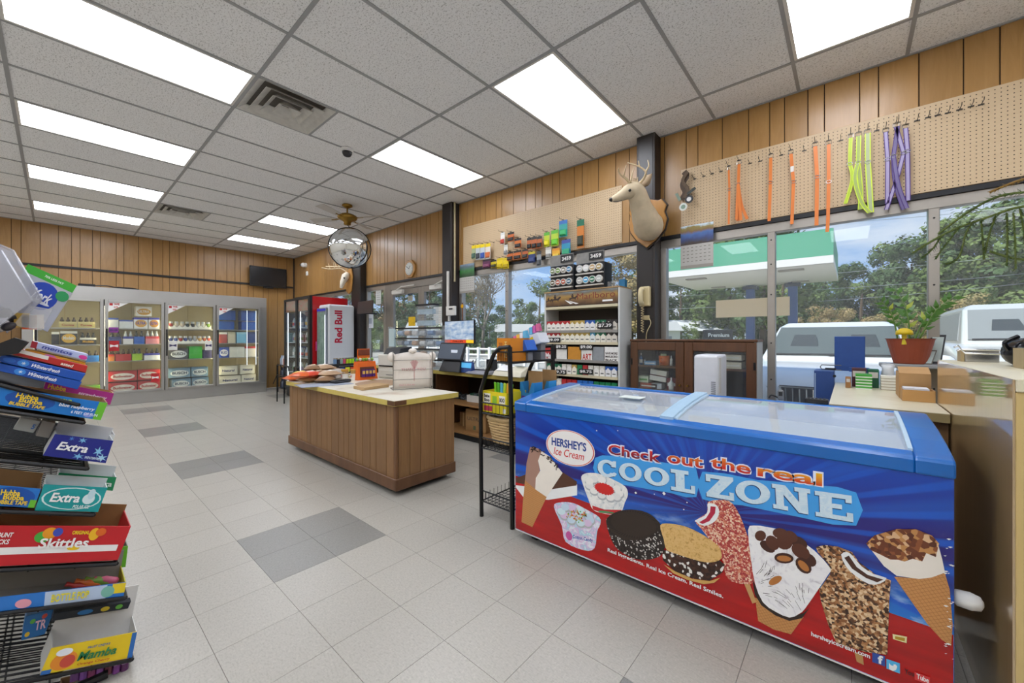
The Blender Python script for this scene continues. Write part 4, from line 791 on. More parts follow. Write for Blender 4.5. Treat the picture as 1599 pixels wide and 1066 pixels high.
# third door: cans in scalloped trays
def cans(row, px0, px1, n, cols, lab):
    X = PX_; z0 = SH[row] + .001; y0, y1 = aX(px0, 540, X).y, aX(px1, 540, X).y
    for k in range(n):
        yy = y0 + (y1 - y0) * (k + .5) / n; r_ = .031
        m = MB().lathe([(.026, 0), (r_, .012), (r_, .125), (.026, .14)], 12, (X - .05, yy, z0 + .008)).mat(1).lathe([(r_ + .0006, .04), (r_ + .0006, .1)], 12, (X - .05, yy, z0 + .008), False)
        tag(m.build('can', [M('#b9bcc0', .3, .6), M(cols[k % len(cols)], .35)], smooth=True), '%s tall can from the left in the %s white scalloped tray, third door' % (ORD[k], lab), 'can', 'tall cans in scalloped trays')
    pts = [V(X - .012, y0, z0), V(X - .012, y1, z0)]; st_ = (y1 - y0) / n
    top = []
    for k in range(n): ya = y0 + st_ * k; top += [V(X - .012, ya, z0 + .085), V(X - .012, ya + st_ * .2, z0 + .05), V(X - .012, ya + st_ * .5, z0 + .032), V(X - .012, ya + st_ * .8, z0 + .05)]
    top.append(V(X - .012, y1, z0 + .085)); m = MB().prism(pts + top[::-1], (.006, 0, 0)).box(X - .1, X - .012, y0, y1, z0, z0 + .004)
    tag(m.build('scalloped_can_tray', M_WHITE), 'white scalloped cardboard tray holding the %s row of tall cans' % lab, 'tray')
cans(0, 263, 330, 8, ['#a8322c', '#c8c0b4', '#d0c4b8', '#20343c', '#2a2c38', '#d2d2cc', '#dcdcd6', '#8ab040'], 'upper'); cans(1, 263, 330, 9, ['#26387c', '#2c4aa0', '#b43434', '#344a9c', '#8088a0', '#a4a8b0', '#caa060', '#d06a48', '#c85a4a'], 'lower')
product(2, 264, 294, 16.5, 'box', ['#4a4e58', '#3c4048', '#dfe4ea'], 'BUSCH', 'dark grey carton with white oval label on the third shelf of the third door', B_); product(2, 295, 316, 19, 'box', ['#38b034', '#30a030', '#e8d02c'], None, 'bright green carton with yellow mark on the third shelf of the third door', B_); product(2, 317, 331, 13, 'box', ['#33305c', '#2a2850', '#a0a0c0'], None, 'dark purple carton on the third shelf of the third door', B_)
for a, b_, zo, l in ((268, 298, 0, 'lower left'), (299.5, 326, 0, 'lower right'), (263, 297.5, 14.8, 'upper left'), (298.5, 325, 14.8, 'upper right')): product(3, a, b_, 14.5, 'box', ['#7e9cb4', '#5c7c98', '#dde4e6', '#1c2c54'], 'BUSCH', l + ' blue grey mountain carton of the stack at the bottom of the third door', B_, zoff=zo / FPX * 8.6)
# fourth door
for a, b_, zo, l, h_ in ((342, 366, 0, 'lower left', 13), (377, 399.7, 0, 'lower right', 13), (342, 368, 13.4, 'upper left', 15.5), (376.5, 399.7, 13.4, 'upper right', 15.5)): product(0, a, b_, h_, 'box', ['#2452a8', '#1c4494', '#3f74c8'], None, l + ' royal blue carton of the top shelf stack in the fourth door', B_, zoff=zo / FPX * 9.0)
for a, b_, c, l in ((342, 355, ['#a84a44', '#d8d8d8', '#3a6cc0'], 'small red white and blue can pack'), (355.7, 368, ['#d6d0b8', '#c8c2a8', '#8c8c80'], 'cream can pack'), (369.5, 384.6, ['#7cbcdc', '#a0d0e4', '#e8f0f4'], 'pale blue can pack'), (385, 399, ['#243c78', '#1c3068', '#8090b8'], 'navy can pack')): product(1, a, b_, 17, 'box', c, None, l + ' on the second shelf of the fourth door', 'can pack')
for a, b_, c, l, t_ in ((342, 357.6, ['#2c4eb0', '#2444a0', '#e8e8f0'], 'blue carton', 'BUD'), (358, 382, ['#e2e2d8', '#d8d8d0', '#c8c4b4'], 'plain white carton', None), (382.6, 399.7, ['#e0dcd4', '#c83434', '#e8e4dc'], 'white carton with red edges', None)): product(2, a, b_, 16, 'box', c, t_, l + ' on the third shelf of the fourth door', B_)
for a, b_, zo, l in ((342, 376, 0, 'lower left'), (377, 399.7, 0, 'lower right'), (342, 370.8, 13.8, 'upper left'), (375, 398, 13.8, 'upper right')): product(3, a, b_, 13.4, 'box', ['#e2dfd2', '#d6d2c4', '#ebe6d8', '#2a3470'], 'Natural', l + ' white and gold carton of the stack at the bottom of the fourth door', B_, zoff=zo / FPX * 9.1)
for px in (386, 400): yy = aX(px, 540, KX - .06).y; MB().box(KX - .075, KX - .068, yy - .006, yy + .006, .6, 1.78).build('led_strip', emis('led_dim', '#eef4ff', .9), ck)
# notes stuck on the cooler doors
for px0, py0, px1, py1, c, l in ((170, 532, 186, 548, '#b8222a', 'red paper price card stuck on the left of the second cooler door'), (236, 582, 249, 596.5, '#b8222a', 'red paper price card stuck low on the right of the second cooler door'), (263, 532, 277, 546.5, '#ecebe6', 'white paper price card stuck on the left of the third cooler door'), (320, 532, 331.5, 546.5, '#ecebe6', 'white paper price card stuck on the right of the third cooler door'), (170, 511, 185, 519, '#8a3a94', 'small purple price card stuck on the second cooler door')):
    a, b_ = aX(px0, py1, KX + .022), aX(px1, py0, KX + .022); m = MB().box(KX + .0212, KX + .0225, a.y, b_.y, a.z, b_.z).mat(1)
    w = b_.y - a.y; hh = b_.z - a.z; m.poly([V(KX + .023, a.y + w * .1, a.z + hh * .35), V(KX + .023, a.y + w * .5, a.z + hh * .45), V(KX + .023, a.y + w * .9, a.z + hh * .35), V(KX + .023, a.y + w * .9, a.z + hh * .65), V(KX + .023, a.y + w * .5, a.z + hh * .55), V(KX + .023, a.y + w * .1, a.z + hh * .65)])
    tag(m.build('price_card', [M(c, .5), M_WHITE if c[1] == 'b' else M('#3c3460', .5)]), l, 'card', 'price cards on the cooler doors')
# things on top of the cooler
t = T('power_adapter', 'black adapter box with trailing cables lying on top of the beer cooler', 'adapter', (-9.9, .45, 2.066)); p = aX(122, 442, -9.88)
MB().box(-9.95, -9.85, p.y, p.y + .2, 2.066, 2.11).build('body', M_BLACK, t, bevel=.008); MB().tube(spline([(-9.88, p.y + .2, 2.09), (-9.86, p.y + .33, 2.1), (-9.9, p.y + .45, 2.085), (-9.88, p.y + .62, 2.09), (-9.9, p.y + .75, 2.075)], 6), .011).build('cable', M_BLACK, t)
tag(MB().box(-9.93, -9.86, p.y + .46, p.y + .6, 2.066, 2.098).box(-9.92, -9.87, p.y + .58, p.y + .72, 2.066, 2.084).build('black_plug_strip', M_BLACK, bevel=.008), 'black plug strip at the end of the cables on top of the beer cooler', 'plug strip')
# wall bar and television
struct(MB().box(XB + .006, XB + .03, YL + .02, 3.83, 2.405, 2.445).build('trim_20', M('#1d1a18', .5)))
tv = T('wall_television', 'small black flat television on the back wall near the corner', 'television', (-10.3, 3.25, 2.35))
MB().box(-10.33, -10.29, 2.87, 3.64, 2.375, 2.835).build('housing', M_BLACK, tv, bevel=.008); MB().box(-10.2899, -10.2885, 2.89, 3.62, 2.395, 2.815).build('screen', M('#1c1d20', .25), tv); MB().box(-10.42, -10.33, 3.15, 3.35, 2.5, 2.7).build('wall_arm', M_BLKM, tv); MB().box(-10.32, -10.285, 3.15, 3.35, 2.345, 2.3749).build('sensor_foot', M_BLACK, tv)

# ================================================================ UPRIGHT DRINK COOLERS BY THE CORNER
dc = T('drink_cooler', 'two-door upright drink cooler with black frame and bright red side', 'cooler', (-8.2, 3.4, 0)); DX0, DX1, DY0, DY1, DZ = -8.83, -7.58, 3.07, 3.8, 1.965
MB().box(DX1 - .03, DX1, DY0 + .05, DY1, .02, DZ).build('red_side', M('#b8141a', .3, coat=.3), dc, bevel=.004); MB().box(DX0, DX0 + .03, DY0 + .05, DY1, .02, DZ).build('side_panel', M_BLACK, dc); MB().box(DX0 + .03, DX1 - .03, DY1 - .03, DY1, .02, DZ).build('back_panel', M('#c9d4de', .5), dc)
MB().box(DX0 + .03, DX1 - .03, DY0 + .05, DY1 - .03, DZ - .04, DZ).build('roof', M_BLACK, dc); MB().box(DX0 + .03, DX1 - .03, DY0 + .05, DY1 - .03, 0, .16).build('base', M_BLACK, dc)
for z in (.5, .8, 1.1, 1.4): MB().box(DX0 + .032, DX1 - .032, DY0 + .09, DY1 - .031, z - .012, z).build('shelf', M('#cfd8e0', .4), dc)
MB().box(DX1 - .04, DX1 + .001, DY0, DY0 + .05, .02, DZ + .004).build('corner_stile', M_BLACK, dc); xm = (DX0 + DX1) / 2
for q, (a, b_) in enumerate(((DX0, xm - .003), (xm + .003, DX1 - .042))):
    fw_ = .04; d = MB().box(a, a + fw_, DY0, DY0 + .045, .16, DZ).box(b_ - fw_, b_, DY0, DY0 + .045, .16, DZ).box(a + fw_, b_ - fw_, DY0, DY0 + .045, .16, .2).box(a + fw_, b_ - fw_, DY0, DY0 + .045, DZ - .04, DZ).build('door', M_BLACK, dc, bevel=.003)
    MB().box(a + fw_, b_ - fw_, DY0 + .016, DY0 + .022, .2, DZ - .04).build('pane', M_CASE, d); MB().box(a + fw_, b_ - fw_, DY0 + .026, DY0 + .03, DZ - .26, DZ - .042).build('header_picture', cup_mat('fruit_picture_%d' % q, ['#7a6a4a', '#a8946a', '#c8583a', '#8a9a5a'], 14), d)
    MB().box(a + fw_ + .005, a + fw_ + .03, DY0 + .055, DY0 + .062, .25, 1.7).build('led_strip', M_LED, dc)
    bc_ = ['#c83a2a', '#e0b030', '#3a8a4a', '#2a5aa8', '#e8e8ea', '#d87a2a', '#6a3a8a', '#24343c']
    for si, z in enumerate((.165, .5, .8, 1.1, 1.4)):
        for k in range(5):
            xx = a + .11 + k * .095; c = bc_[(k * 3 + si * 2 + q) % 8]
            m = MB().lathe([(.03, 0), (.033, .01), (.033, .13), (.013, .18), (.013, .2)], 8, (xx, DY0 + .16, z + .0005)).mat(1).lathe([(.034, .04), (.034, .1)], 8, (xx, DY0 + .16, z + .0005), False)
            tag(m.build('bottle', [M('#aab8c0', .2), M(c, .4)], smooth=True), '%s bottle on the %s shelf behind the %s door of the red-sided cooler' % (ORD[k], ['bottom', 'second', 'third', 'fourth', 'top'][si], ['left', 'right'][q]), 'bottle', 'bottles in the red-sided cooler')
rb = T('energy_drink_cooler', 'slim white cooler with a big red name down its side', 'cooler', (-7.3, 3.45, 0)); RX_ = (-7.54, -7.13); RY_ = (3.17, 3.70); RZ_ = 1.80
pts = [V(RX_[1], RY_[0] + .06, 0), V(RX_[1], RY_[1], 0), V(RX_[0], RY_[1], 0), V(RX_[0], RY_[0] + .06, 0), V(RX_[0] + .03, RY_[0] + .045, 0), V(RX_[1] - .03, RY_[0] + .045, 0)]
m = MB().rings([[V(p.x, p.y, .02) for p in pts], [V(p.x, p.y, RZ_ - .03) for p in pts], [V(-7.335 + (p.x + 7.335) * .93, 3.45 + (p.y - 3.45) * .95, RZ_) for p in pts]]); m.build('body', M('#dfe2e6', .25, var=.02, coat=.3), rb, bevel=.012, seg=2)
MB().box(RX_[0] + .02, RX_[1] - .02, RY_[0] + .004, RY_[0] + .045, .12, RZ_ - .06).build('door_frame', M('#8f96a0', .35, .4), rb, bevel=.01); MB().box(RX_[0] + .06, RX_[1] - .06, RY_[0] + .0005, RY_[0] + .0039, .18, RZ_ - .14).build('pane', M('#7d958c', .12, var=.5, scale=9), rb)
MB().box(RX_[0] + .03, RX_[1] - .03, RY_[0] + .0005, RY_[0] + .0039, RZ_ - .12, RZ_ - .085).build('blue_light_bar', M('#3a3ad0', .3), rb); MB().box(RX_[0] + .005, RX_[0] + .03, RY_[0] - .012, RY_[0] + .0035, .95, 1.12).build('pink_handle', M('#d04890', .3), rb, bevel=.004); MB().box(RX_[1] - .05, RX_[1] - .035, RY_[0] - .0005, RY_[0] + .0005, .2, 1.6).build('led_strip', M_LED, rb)
a, b_ = aX(534.5, 535, RX_[1]), aX(537, 485, RX_[1]); mb = MB(); up = aX(523, 535, RX_[1]) - aX(535, 535, RX_[1]); up.z = 0
letters(mb, 'Red Bull', V(RX_[1], a.y, a.z), V(RX_[1], a.y, b_.z), up, bold=.035, off=.0015); mb.build('lettering', M('#c4183a', .35), rb)
# wire stand with bottles in the corner
ws = T('wire_bottle_stand', 'low black wire stand with bottles beside the beer cooler', 'stand', (-9.35, 3.35, 0))
for x in (-9.55, -9.15):
    for y in (3.2, 3.55): MB().cyl((x, y, 0), (x, y, .62), .01, n=6).build('post', M_BLKM, ws)
for z in (.1, .34, .6): MB().box(-9.56, -9.14, 3.19, 3.56, z - .012, z).build('shelf', M_BLKM, ws)
for si, z in enumerate((.1, .34, .6)):
    for k in range(4):
        m = MB().lathe([(.035, 0), (.038, .01), (.038, .12), (.015, .17), (.015, .2)], 8, (-9.49 + k * .095, 3.26, z + .0006)); tag(m.build('bottle', M(['#8fa0b8', '#cfd6de', '#b8583a', '#a8b4c4'][k] if si == 2 else ['#2a2c3c', '#46526a', '#3a3f52', '#5c6a80'][k], .25), smooth=True), '%s bottle on the %s shelf of the wire stand beside the beer cooler' % (ORD[k], ['bottom', 'middle', 'top'][si]), 'bottle', 'bottles on the wire stand')
hr = T('metal_hand_basket_stand', 'black metal rail stand in front of the drink cooler doors', 'rail', (-7.6, 2.6, 0))
for x in (-8.1, -7.75, -7.3): MB().tube(spline([(x, 2.7, 0), (x, 2.7, .62), (x + .03, 2.7, .68), (x + .18, 2.7, .68), (x + .21, 2.7, .6)], 3), .011, 6).build('post', M_BLKM, hr)
MB().cyl((-8.1, 2.7, .5), (-7.3, 2.7, .5), .009).build('cross_rail', M_BLKM, hr); MB().tube([(-8.3, 2.7, .32), (-8.1, 2.7, .5)], .009).build('brace', M_BLKM, hr)
# ================================================================ CANDY RACK AT THE LEFT
RC = -1.95
cr = T('candy_rack', 'black wire candy rack with sloping shelves at the left edge', 'rack', (-2.4, -.1, 0))
TIERS = [((0, 601), (122, 632)), ((0, 641), (130, 660)), ((0, 719), (136, 732)), ((0, 798), (146, 804)), ((0, 890), (182, 880)), ((0, 958), (196, 933)), ((0, 1072), (206, 1030)), ((0, 1118), (208, 1072))]
XB2 = RC - .95
for n_, (a, b_) in enumerate(TIERS):
    A, B = aX(*a, RC), aX(*b_, RC); d = (A - B).normalized(); A = B + d * .52; nx = V(XB2 - RC, 0, 0)
    sh = MB().tube([A, B], .0065).tube([A + nx, B + nx], .0065).tube([B, B + nx], .0065).tube([A, A + nx], .0065); s_ = sh.build('shelf_frame', M_BLKM, cr)
    g = MB(); N = 30
    for k in range(1, N): g.tube([A + nx * (k / N) - V(0, 0, .004), B + nx * (k / N) - V(0, 0, .004)], .0026, 4)
    for k in range(1, 5): p = A + (B - A) * (k / 5) - V(0, 0, .008); g.tube([p, p + nx], .0026, 4)
    tag(g.build('wire_grid', M_BLKM, s_), kind='stuff')
yb = -.36
for x in (RC - .02, XB2 + .02):
    MB().cyl((x, yb, 0), (x, yb, 1.45), .014, n=8).build('upright', M_BLKM, cr); MB().cyl((x, yb, .02), (x, .12, .02), .014, n=8).build('foot', M_BLKM, cr)
def cquad(pts, X): return [aX(x, y, X) for x, y in pts]
def lerp2(Q, u, v):   # Q = TL,TR,BR,BL
    return (Q[3] * (1 - u) + Q[2] * u) * (1 - v) + (Q[0] * (1 - u) + Q[1] * u) * v
def cbox(name, label, px, X, dep, face, inside, opened=True, prints=(), cat='candy box', backh=1.0, shapes=(), edge=None, group='candy boxes on the wire rack'):
    Q = cquad(px, X); t = T(name, label, cat, tuple((Q[2] + Q[3]) / 2 + V(-dep / 2, 0, 0)), group); D = V(-dep, 0, 0); th = .003
    fm = M(face, .4, var=.07) if isinstance(face, str) else face; im = M(inside, .7, var=.08)
    if opened:
        MB().prism([Q[0], Q[1], Q[2], Q[3]], V(-th, 0, 0)).build('front_panel', fm, t)
        up = (Q[0] - Q[3]); up2 = (Q[1] - Q[2])
        MB().prism([Q[3] + up * backh + D, Q[2] + up2 * backh + D, Q[2] + D, Q[3] + D], V(th, 0, 0)).build('back_panel', im, t)
        n2 = (Q[0] - Q[3]).normalized() * th
        MB().hexa([Q[3] - V(th, 0, 0), Q[2] - V(th, 0, 0), Q[2] + D + V(th, 0, 0), Q[3] + D + V(th, 0, 0)] + [q_ + n2 for q_ in (Q[3] - V(th, 0, 0), Q[2] - V(th, 0, 0), Q[2] + D + V(th, 0, 0), Q[3] + D + V(th, 0, 0))]).build('bottom_panel', im, t)
        r_ = (Q[2] - Q[3]).normalized() * th
        for a, b_, sg in ((Q[2], Q[1], -1), (Q[3], Q[0], 1)): MB().prism([a + V(-th, 0, 0), b_ + V(-th, 0, 0), b_ + D + V(th, 0, 0), a + D + V(th, 0, 0)], r_ * sg).build('side_panel', im if edge is None else M(edge, .5), t)
    else: MB().prism(Q, D).build('box_body', fm, t, bevel=.0015)
    for si_, (u0, v0, u1, v1, c, shp) in enumerate(shapes):
        mb = MB(); V_ = V(.0004 + .0003 * si_, 0, 0)
        if shp == 'oval': mb.poly([lerp2(Q, (u0 + u1) / 2 + (u1 - u0) / 2 * math.cos(a), (v0 + v1) / 2 + (v1 - v0) / 2 * math.sin(a)) + V_ for a in [2 * PI * k / 20 for k in range(20)]])
        elif shp == 'star': mb.poly([lerp2(Q, (u0 + u1) / 2 + (u1 - u0) / 2 * (1 if k % 2 else .35) * math.cos(PI * k / 6), (v0 + v1) / 2 + (v1 - v0) / 2 * (1 if k % 2 else .35) * math.sin(PI * k / 6)) + V_ for k in range(12)])
        else: mb.poly([lerp2(Q, a, b_) + V_ for a, b_ in ((u0, v0), (u1, v0), (u1, v1), (u0, v1))])
        mb.build('print_shape', M(c, .4), t)
    for (s, u0, v0, u1, hv, c, *o) in prints:
        mb = MB(); a, b_ = lerp2(Q, u0, v0), lerp2(Q, u1, v0); letters(mb, s, a, b_, (Q[0] - Q[3]) * hv, bold=min(.026, o[0]) if o else .02, shear=o[1] if len(o) > 1 else 0, off=.0045 + (o[2] if len(o) > 2 else 0)); mb.build('lettering', M(c, .4), t)
    return t
R0 = RC - .004
HB = [('Hubba', .1), ('Bubba', .1)]
cbox('gum_carton', 'blue raspberry bubble gum tape carton with yellow lettering near the rack top', [(-45, 597), (168, 629), (157, 656), (-55, 624)], R0, .17, '#1478cc', '#a07a4e', True,
     [('Hubba', .31, .56, .47, .3, '#f2d21c', .05, .1), ('Bubba', .34, .34, .51, .28, '#f2d21c', .05, .1), ('BUBBLE TAPE', .28, .12, .54, .2, '#f2d21c', .05, .2), ('blue raspberry', .63, .4, .92, .26, '#e4eef8', .03, .2), ('6 FEET OF FUN', .74, .16, .96, .18, '#e4eef8', .03, .1), ('SOUR', .62, .7, .72, .2, '#b8e030', .06)], shapes=[(.24, .04, .6, .98, '#0e50a8', 'oval'), (.93, .0, 1.0, 1.0, '#6cc030', 'box'), (.84, .06, .92, .3, '#8a9ce8', 'oval'), (.1, .3, .2, .8, '#6cd0f0', 'oval')])
cbox('gum_carton', 'magenta bubble gum tape carton standing behind the blue raspberry one', [(72, 594), (178, 614), (172, 632), (66, 612)], RC - .2, .12, '#b8308c', '#a07a4e', True, [('Hubba', .05, .4, .3, .4, '#f0cc20', .05), ('strawberry', .48, .3, .92, .36, '#f2dcec', .03, .2)], edge='#b08858')
cbox('gum_box', 'upper of two flat royal blue gum boxes with white lettering', [(3, 553), (134, 583), (126, 595), (-5, 563.5)], R0, .13, '#1552b4', '#e8e8e8', False, [('Winterfresh', .36, .3, .7, .5, '#f2f4f8', .05, .3)], shapes=[(.2, .1, .33, .9, '#3a8ce0', 'oval'), (.24, .25, .3, .75, '#dceaf8', 'star'), (.04, .2, .18, .8, '#2a6cd0', 'oval')])
cbox('gum_box', 'lower of two flat royal blue gum boxes with white lettering', [(-2, 566), (128, 596), (121, 608), (-10, 577)], R0, .13, '#1450b0', '#e8e8e8', False, [('Winterfresh', .36, .3, .7, .5, '#f2f4f8', .05, .3)], shapes=[(.2, .1, .33, .9, '#3a8ce0', 'oval'), (.24, .25, .3, .75, '#dceaf8', 'star')])
cbox('gum_box', 'flat red candy box lying above the royal blue gum boxes', [(10, 540), (137, 571), (134, 582), (6, 550)], R0 - .012, .13, '#c22a24', '#e8e8e8', False, [('asted', .66, .25, .82, .5, '#f2e8d8', .05, .2)], shapes=[(0, .45, .5, 1, '#efe9e0', 'box')])
cbox('mint_roll_box', 'box of colourful fruit chew rolls at the top of the rack', [(50, 532), (138, 553), (135, 563), (47, 542)], R0 - .02, .14, '#b9c4ea', '#b04a5a', False, [('mentos', .18, .25, .72, .5, '#2a3c9c', .04, .2)], shapes=[(.84, .05, 1, .7, '#d83c9c', 'oval'), (.0, .0, .1, 1, '#b02838', 'box')])
cbox('mint_roll_box', 'orange and yellow fruit chew box under the colourful rolls', [(40, 544), (134, 566), (132, 573), (38, 551)], R0 - .028, .13, '#dca028', '#d8d0c0', False, [('mentos', .6, .2, .9, .5, '#3a9a3a', .04, .2)], shapes=[(.3, .1, .5, .9, '#c86ac0', 'oval')])
cbox('gum_carton', 'navy blue gum carton with snowflakes and white lettering', [(86, 677.5), (177, 688), (165, 723), (67, 711)], R0, .12, '#1a2484', '#cfd2d4', True, [('Extra', .13, .34, .62, .38, '#f4f4f8', .06, .15), ('WINTERFRESH', .62, .1, .92, .12, '#cfe0f4', .04, .2)], backh=1.35, shapes=[(.4, .72, .56, 1.0, '#7ab8e4', 'star'), (.72, .22, .9, .7, '#8cc8ec', 'star'), (.42, .0, .62, .3, '#7ab8e4', 'star'), (.8, .02, 1, .4, '#a8d8f4', 'star'), (.24, .78, .34, 1, '#4c80d0', 'star')])
cbox('gum_carton', 'pale gum carton standing behind the navy snowflake one', [(94, 668), (180, 679), (172, 700), (86, 690)], RC - .16, .12, '#dfe2e0', '#cfd2d4', True, backh=1.2, shapes=[(.2, .2, .8, .5, '#9aa6c8', 'box')])
cbox('gum_carton', 'grey and blue gum box tipped on the wires behind the bubble gum tape', [(32, 652), (64, 657), (52, 676), (20, 670)], RC - .1, .07, '#a9adac', '#8f9290', False, [('5', .74, .3, .9, .4, '#2a6cc0', .05)])
cbox('gum_carton', 'small grey-brown gum box tipped on the wires beside the grey and blue one', [(66, 656), (87, 660), (76, 684), (55, 680)], RC - .1, .07, '#8f8a86', '#8f9290', False)
cbox('gum_carton', 'small blue bubble gum tape carton with open brown inside beside the teal gum', [(-45, 754), (64, 763), (53, 792.5), (-50, 787)], R0, .16, '#1a74c8', '#8f6c44', True, [('Hubba', .43, .56, .72, .28, '#f2d21c', .05, .1), ('Bubba', .48, .35, .8, .26, '#f2d21c', .05, .1), ('BUBBLE TAPE', .36, .12, .88, .2, '#f2d21c', .05, .2)], backh=1.25, shapes=[(.3, .02, .96, .98, '#0e50a8', 'oval'), (.9, 0, 1, .4, '#6cc030', 'box')])
cbox('gum_carton', 'teal gum carton with white wavy edge and white lettering', [(69, 756), (168, 761), (153, 799), (54, 797)], R0, .07, '#0f9a9c', '#d6dcdc', True, [('Extra', .16, .36, .62, .36, '#f4f8f8', .06, .15), ('POLAR ICE', .55, .14, .82, .13, '#dff0f0', .04, .2)], backh=1.2, shapes=[(.03, .06, .97, .94, '#cfe8e8', 'oval'), (.06, .1, .94, .9, '#0f9a9c', 'oval'), (.66, .3, .86, .72, '#d8ecf0', 'oval'), (.72, .5, .84, .92, '#c4e0e8', 'oval')])
cbox('gum_carton', 'green gum carton behind the teal one', [(92, 738), (182, 745), (176, 766), (86, 760)], RC - .1, .08, '#168a58', '#d6dcdc', True, [('Extra', .6, .3, .95, .4, '#e8f4ee', .05, .15)], backh=1.5)
cbox('candy_carton', 'long red rainbow candy carton with white stripe', [(-60, 820), (204.5, 821.5), (184, 874), (-80, 888)], R0, .2, '#c41c26', '#8c6238', True, [('Skittles', .44, .42, .75, .26, '#f4f2f0', .06, .1), ('ORIGINAL', .62, .78, .73, .1, '#f0d820', .06, .1), ('COUNT', .17, .72, .28, .12, '#f2f0ee', .03, .2), ('PACKS', .17, .55, .27, .12, '#f2f0ee', .03, .2)], backh=1.2, shapes=[(0, .28, .96, .46, '#efeeec', 'box'), (.4, .56, .5, .86, '#4ab040', 'oval'), (.44, .66, .53, .96, '#f0a020', 'oval'), (.5, .72, .56, .95, '#3a50b8', 'oval'), (.73, .6, .8, .95, '#f0b820', 'oval'), (.77, .72, .84, .95, '#e06820', 'oval'), (.62, .34, .7, .46, '#f0c820', 'oval')], edge='#c41c26')
cbox('candy_carton', 'lime green candy carton tucked behind the bottle-shaped candy tray', [(-40, 880), (200, 852), (196, 885), (-40, 912)], RC - .2, .1, '#6cbe24', '#8a8a80', True, [('SOUR', .5, .2, .85, .5, '#e8e8e0', .06)])
cbox('candy_carton', 'blue and yellow open tray of bottle-shaped candy', [(-50, 938), (197, 909), (193, 931), (-50, 962)], R0, .16, '#2a78cc', '#8f8a82', True, [('BOTTLE POP', .48, .26, .74, .56, '#e8d820', .06, .3)], backh=2.2, shapes=[(.44, .02, .86, .98, '#b8cbe6', 'box'), (.9, .3, 1, 1, '#e8cc20', 'box'), (.82, .1, .92, .9, '#7ab8a8', 'oval'), (.26, .1, .36, .7, '#e8a0b0', 'oval')], edge='#c8c020')
for k, (px, py, c) in enumerate(((142, 902, '#b83a34'), (156, 897, '#d86a30'), (170, 894, '#7aa040'), (183, 893, '#d86a8a'))):
    p = aX(px, py + 14, RC - .09); m = MB().lathe([(.011, 0), (.013, .01), (.013, .04), (.006, .055), (.008, .07)], 8); m.xf(Matrix.Translation(p) @ Matrix.Rotation(1.0, 4, 'X')); tag(m.build('bottle_candy', M(c, .3), smooth=True), '%s bottle-shaped candy from the left lying in the blue and yellow tray' % ORD[k], 'candy', 'bottle candies in the tray')
cbox('candy_bag_box', 'black and bright blue gummy candy box lying on the lower wires', [(40, 962), (86, 950), (70, 990), (33, 1000)], RC - .14, .1, '#1c6cb0', '#20242c', False, [('TR', .45, .3, .9, .4, '#e8c4d8', .06)], shapes=[(.1, .1, .3, .3, '#e0c030', 'oval'), (.6, .7, .8, .9, '#d04a3a', 'oval'), (.2, .6, .4, .8, '#60b848', 'oval')])
cbox('candy_box', 'dark patterned gummy candy box under the bottle candy shelf', [(84, 957), (205, 938), (200, 950), (80, 970)], RC - .1, .1, '#1d2430', '#20242c', False, shapes=[(.3, .2, .5, .8, '#2a7ac0', 'oval'), (.6, .2, .72, .8, '#d8c030', 'oval'), (.8, .2, .9, .8, '#60b040', 'oval')])
cbox('candy_carton', 'yellow fruit chew carton with green lettering and tall white back near the floor', [(80, 1012), (214, 986), (206, 1026), (62, 1054)], R0, .13, '#e8c81c', '#dcdcda', True, [('Mamba', .34, .3, .78, .36, '#1c7a4c', .07, .1), ('FRUIT CHEWS', .42, .72, .68, .1, '#2a5a9c', .03), ('Orange Cherry', .36, .1, .72, .12, '#c0401c', .03)], backh=2.3, shapes=[(.06, .05, .34, .75, '#e8902c', 'oval'), (.16, .12, .32, .6, '#c84a3a', 'oval'), (.94, 0, 1, 1, '#2a6cb8', 'box'), (0, 0, .1, .16, '#2a6cb8', 'box'), (.08, .6, .26, .9, '#e8ecf4', 'oval')], edge='#cfcfcc')
lc = ['#5a2a6c', '#6c3a8a', '#7a2a5c', '#8a4a9c', '#6a2a3c', '#7c3a8c', '#5c2a5c']
for k in range(7):
    p = aX(116 + k * 13, 1062 - k * 2.4, RC - .03); m = MB().cyl(p, p + V(-.02, .008, .085), .011, n=8).mat(1).cyl(p + V(-.006, .0024, .025), p + V(-.014, .0056, .06), .0116, n=8); tag(m.build('candy_tube', [M(lc[k], .3), M('#d0b0d8', .3)], smooth=False), '%s purple candy tube from the left in the lowest tray' % ORD[k], 'candy', 'purple candy tubes in the lowest tray')
cbox('candy_carton', 'purple open tray of candy tubes at the foot of the rack', [(95, 1085), (214, 1056), (210, 1086), (92, 1112)], R0, .09, '#7a3c9c', '#a07a54', True, backh=1.1)
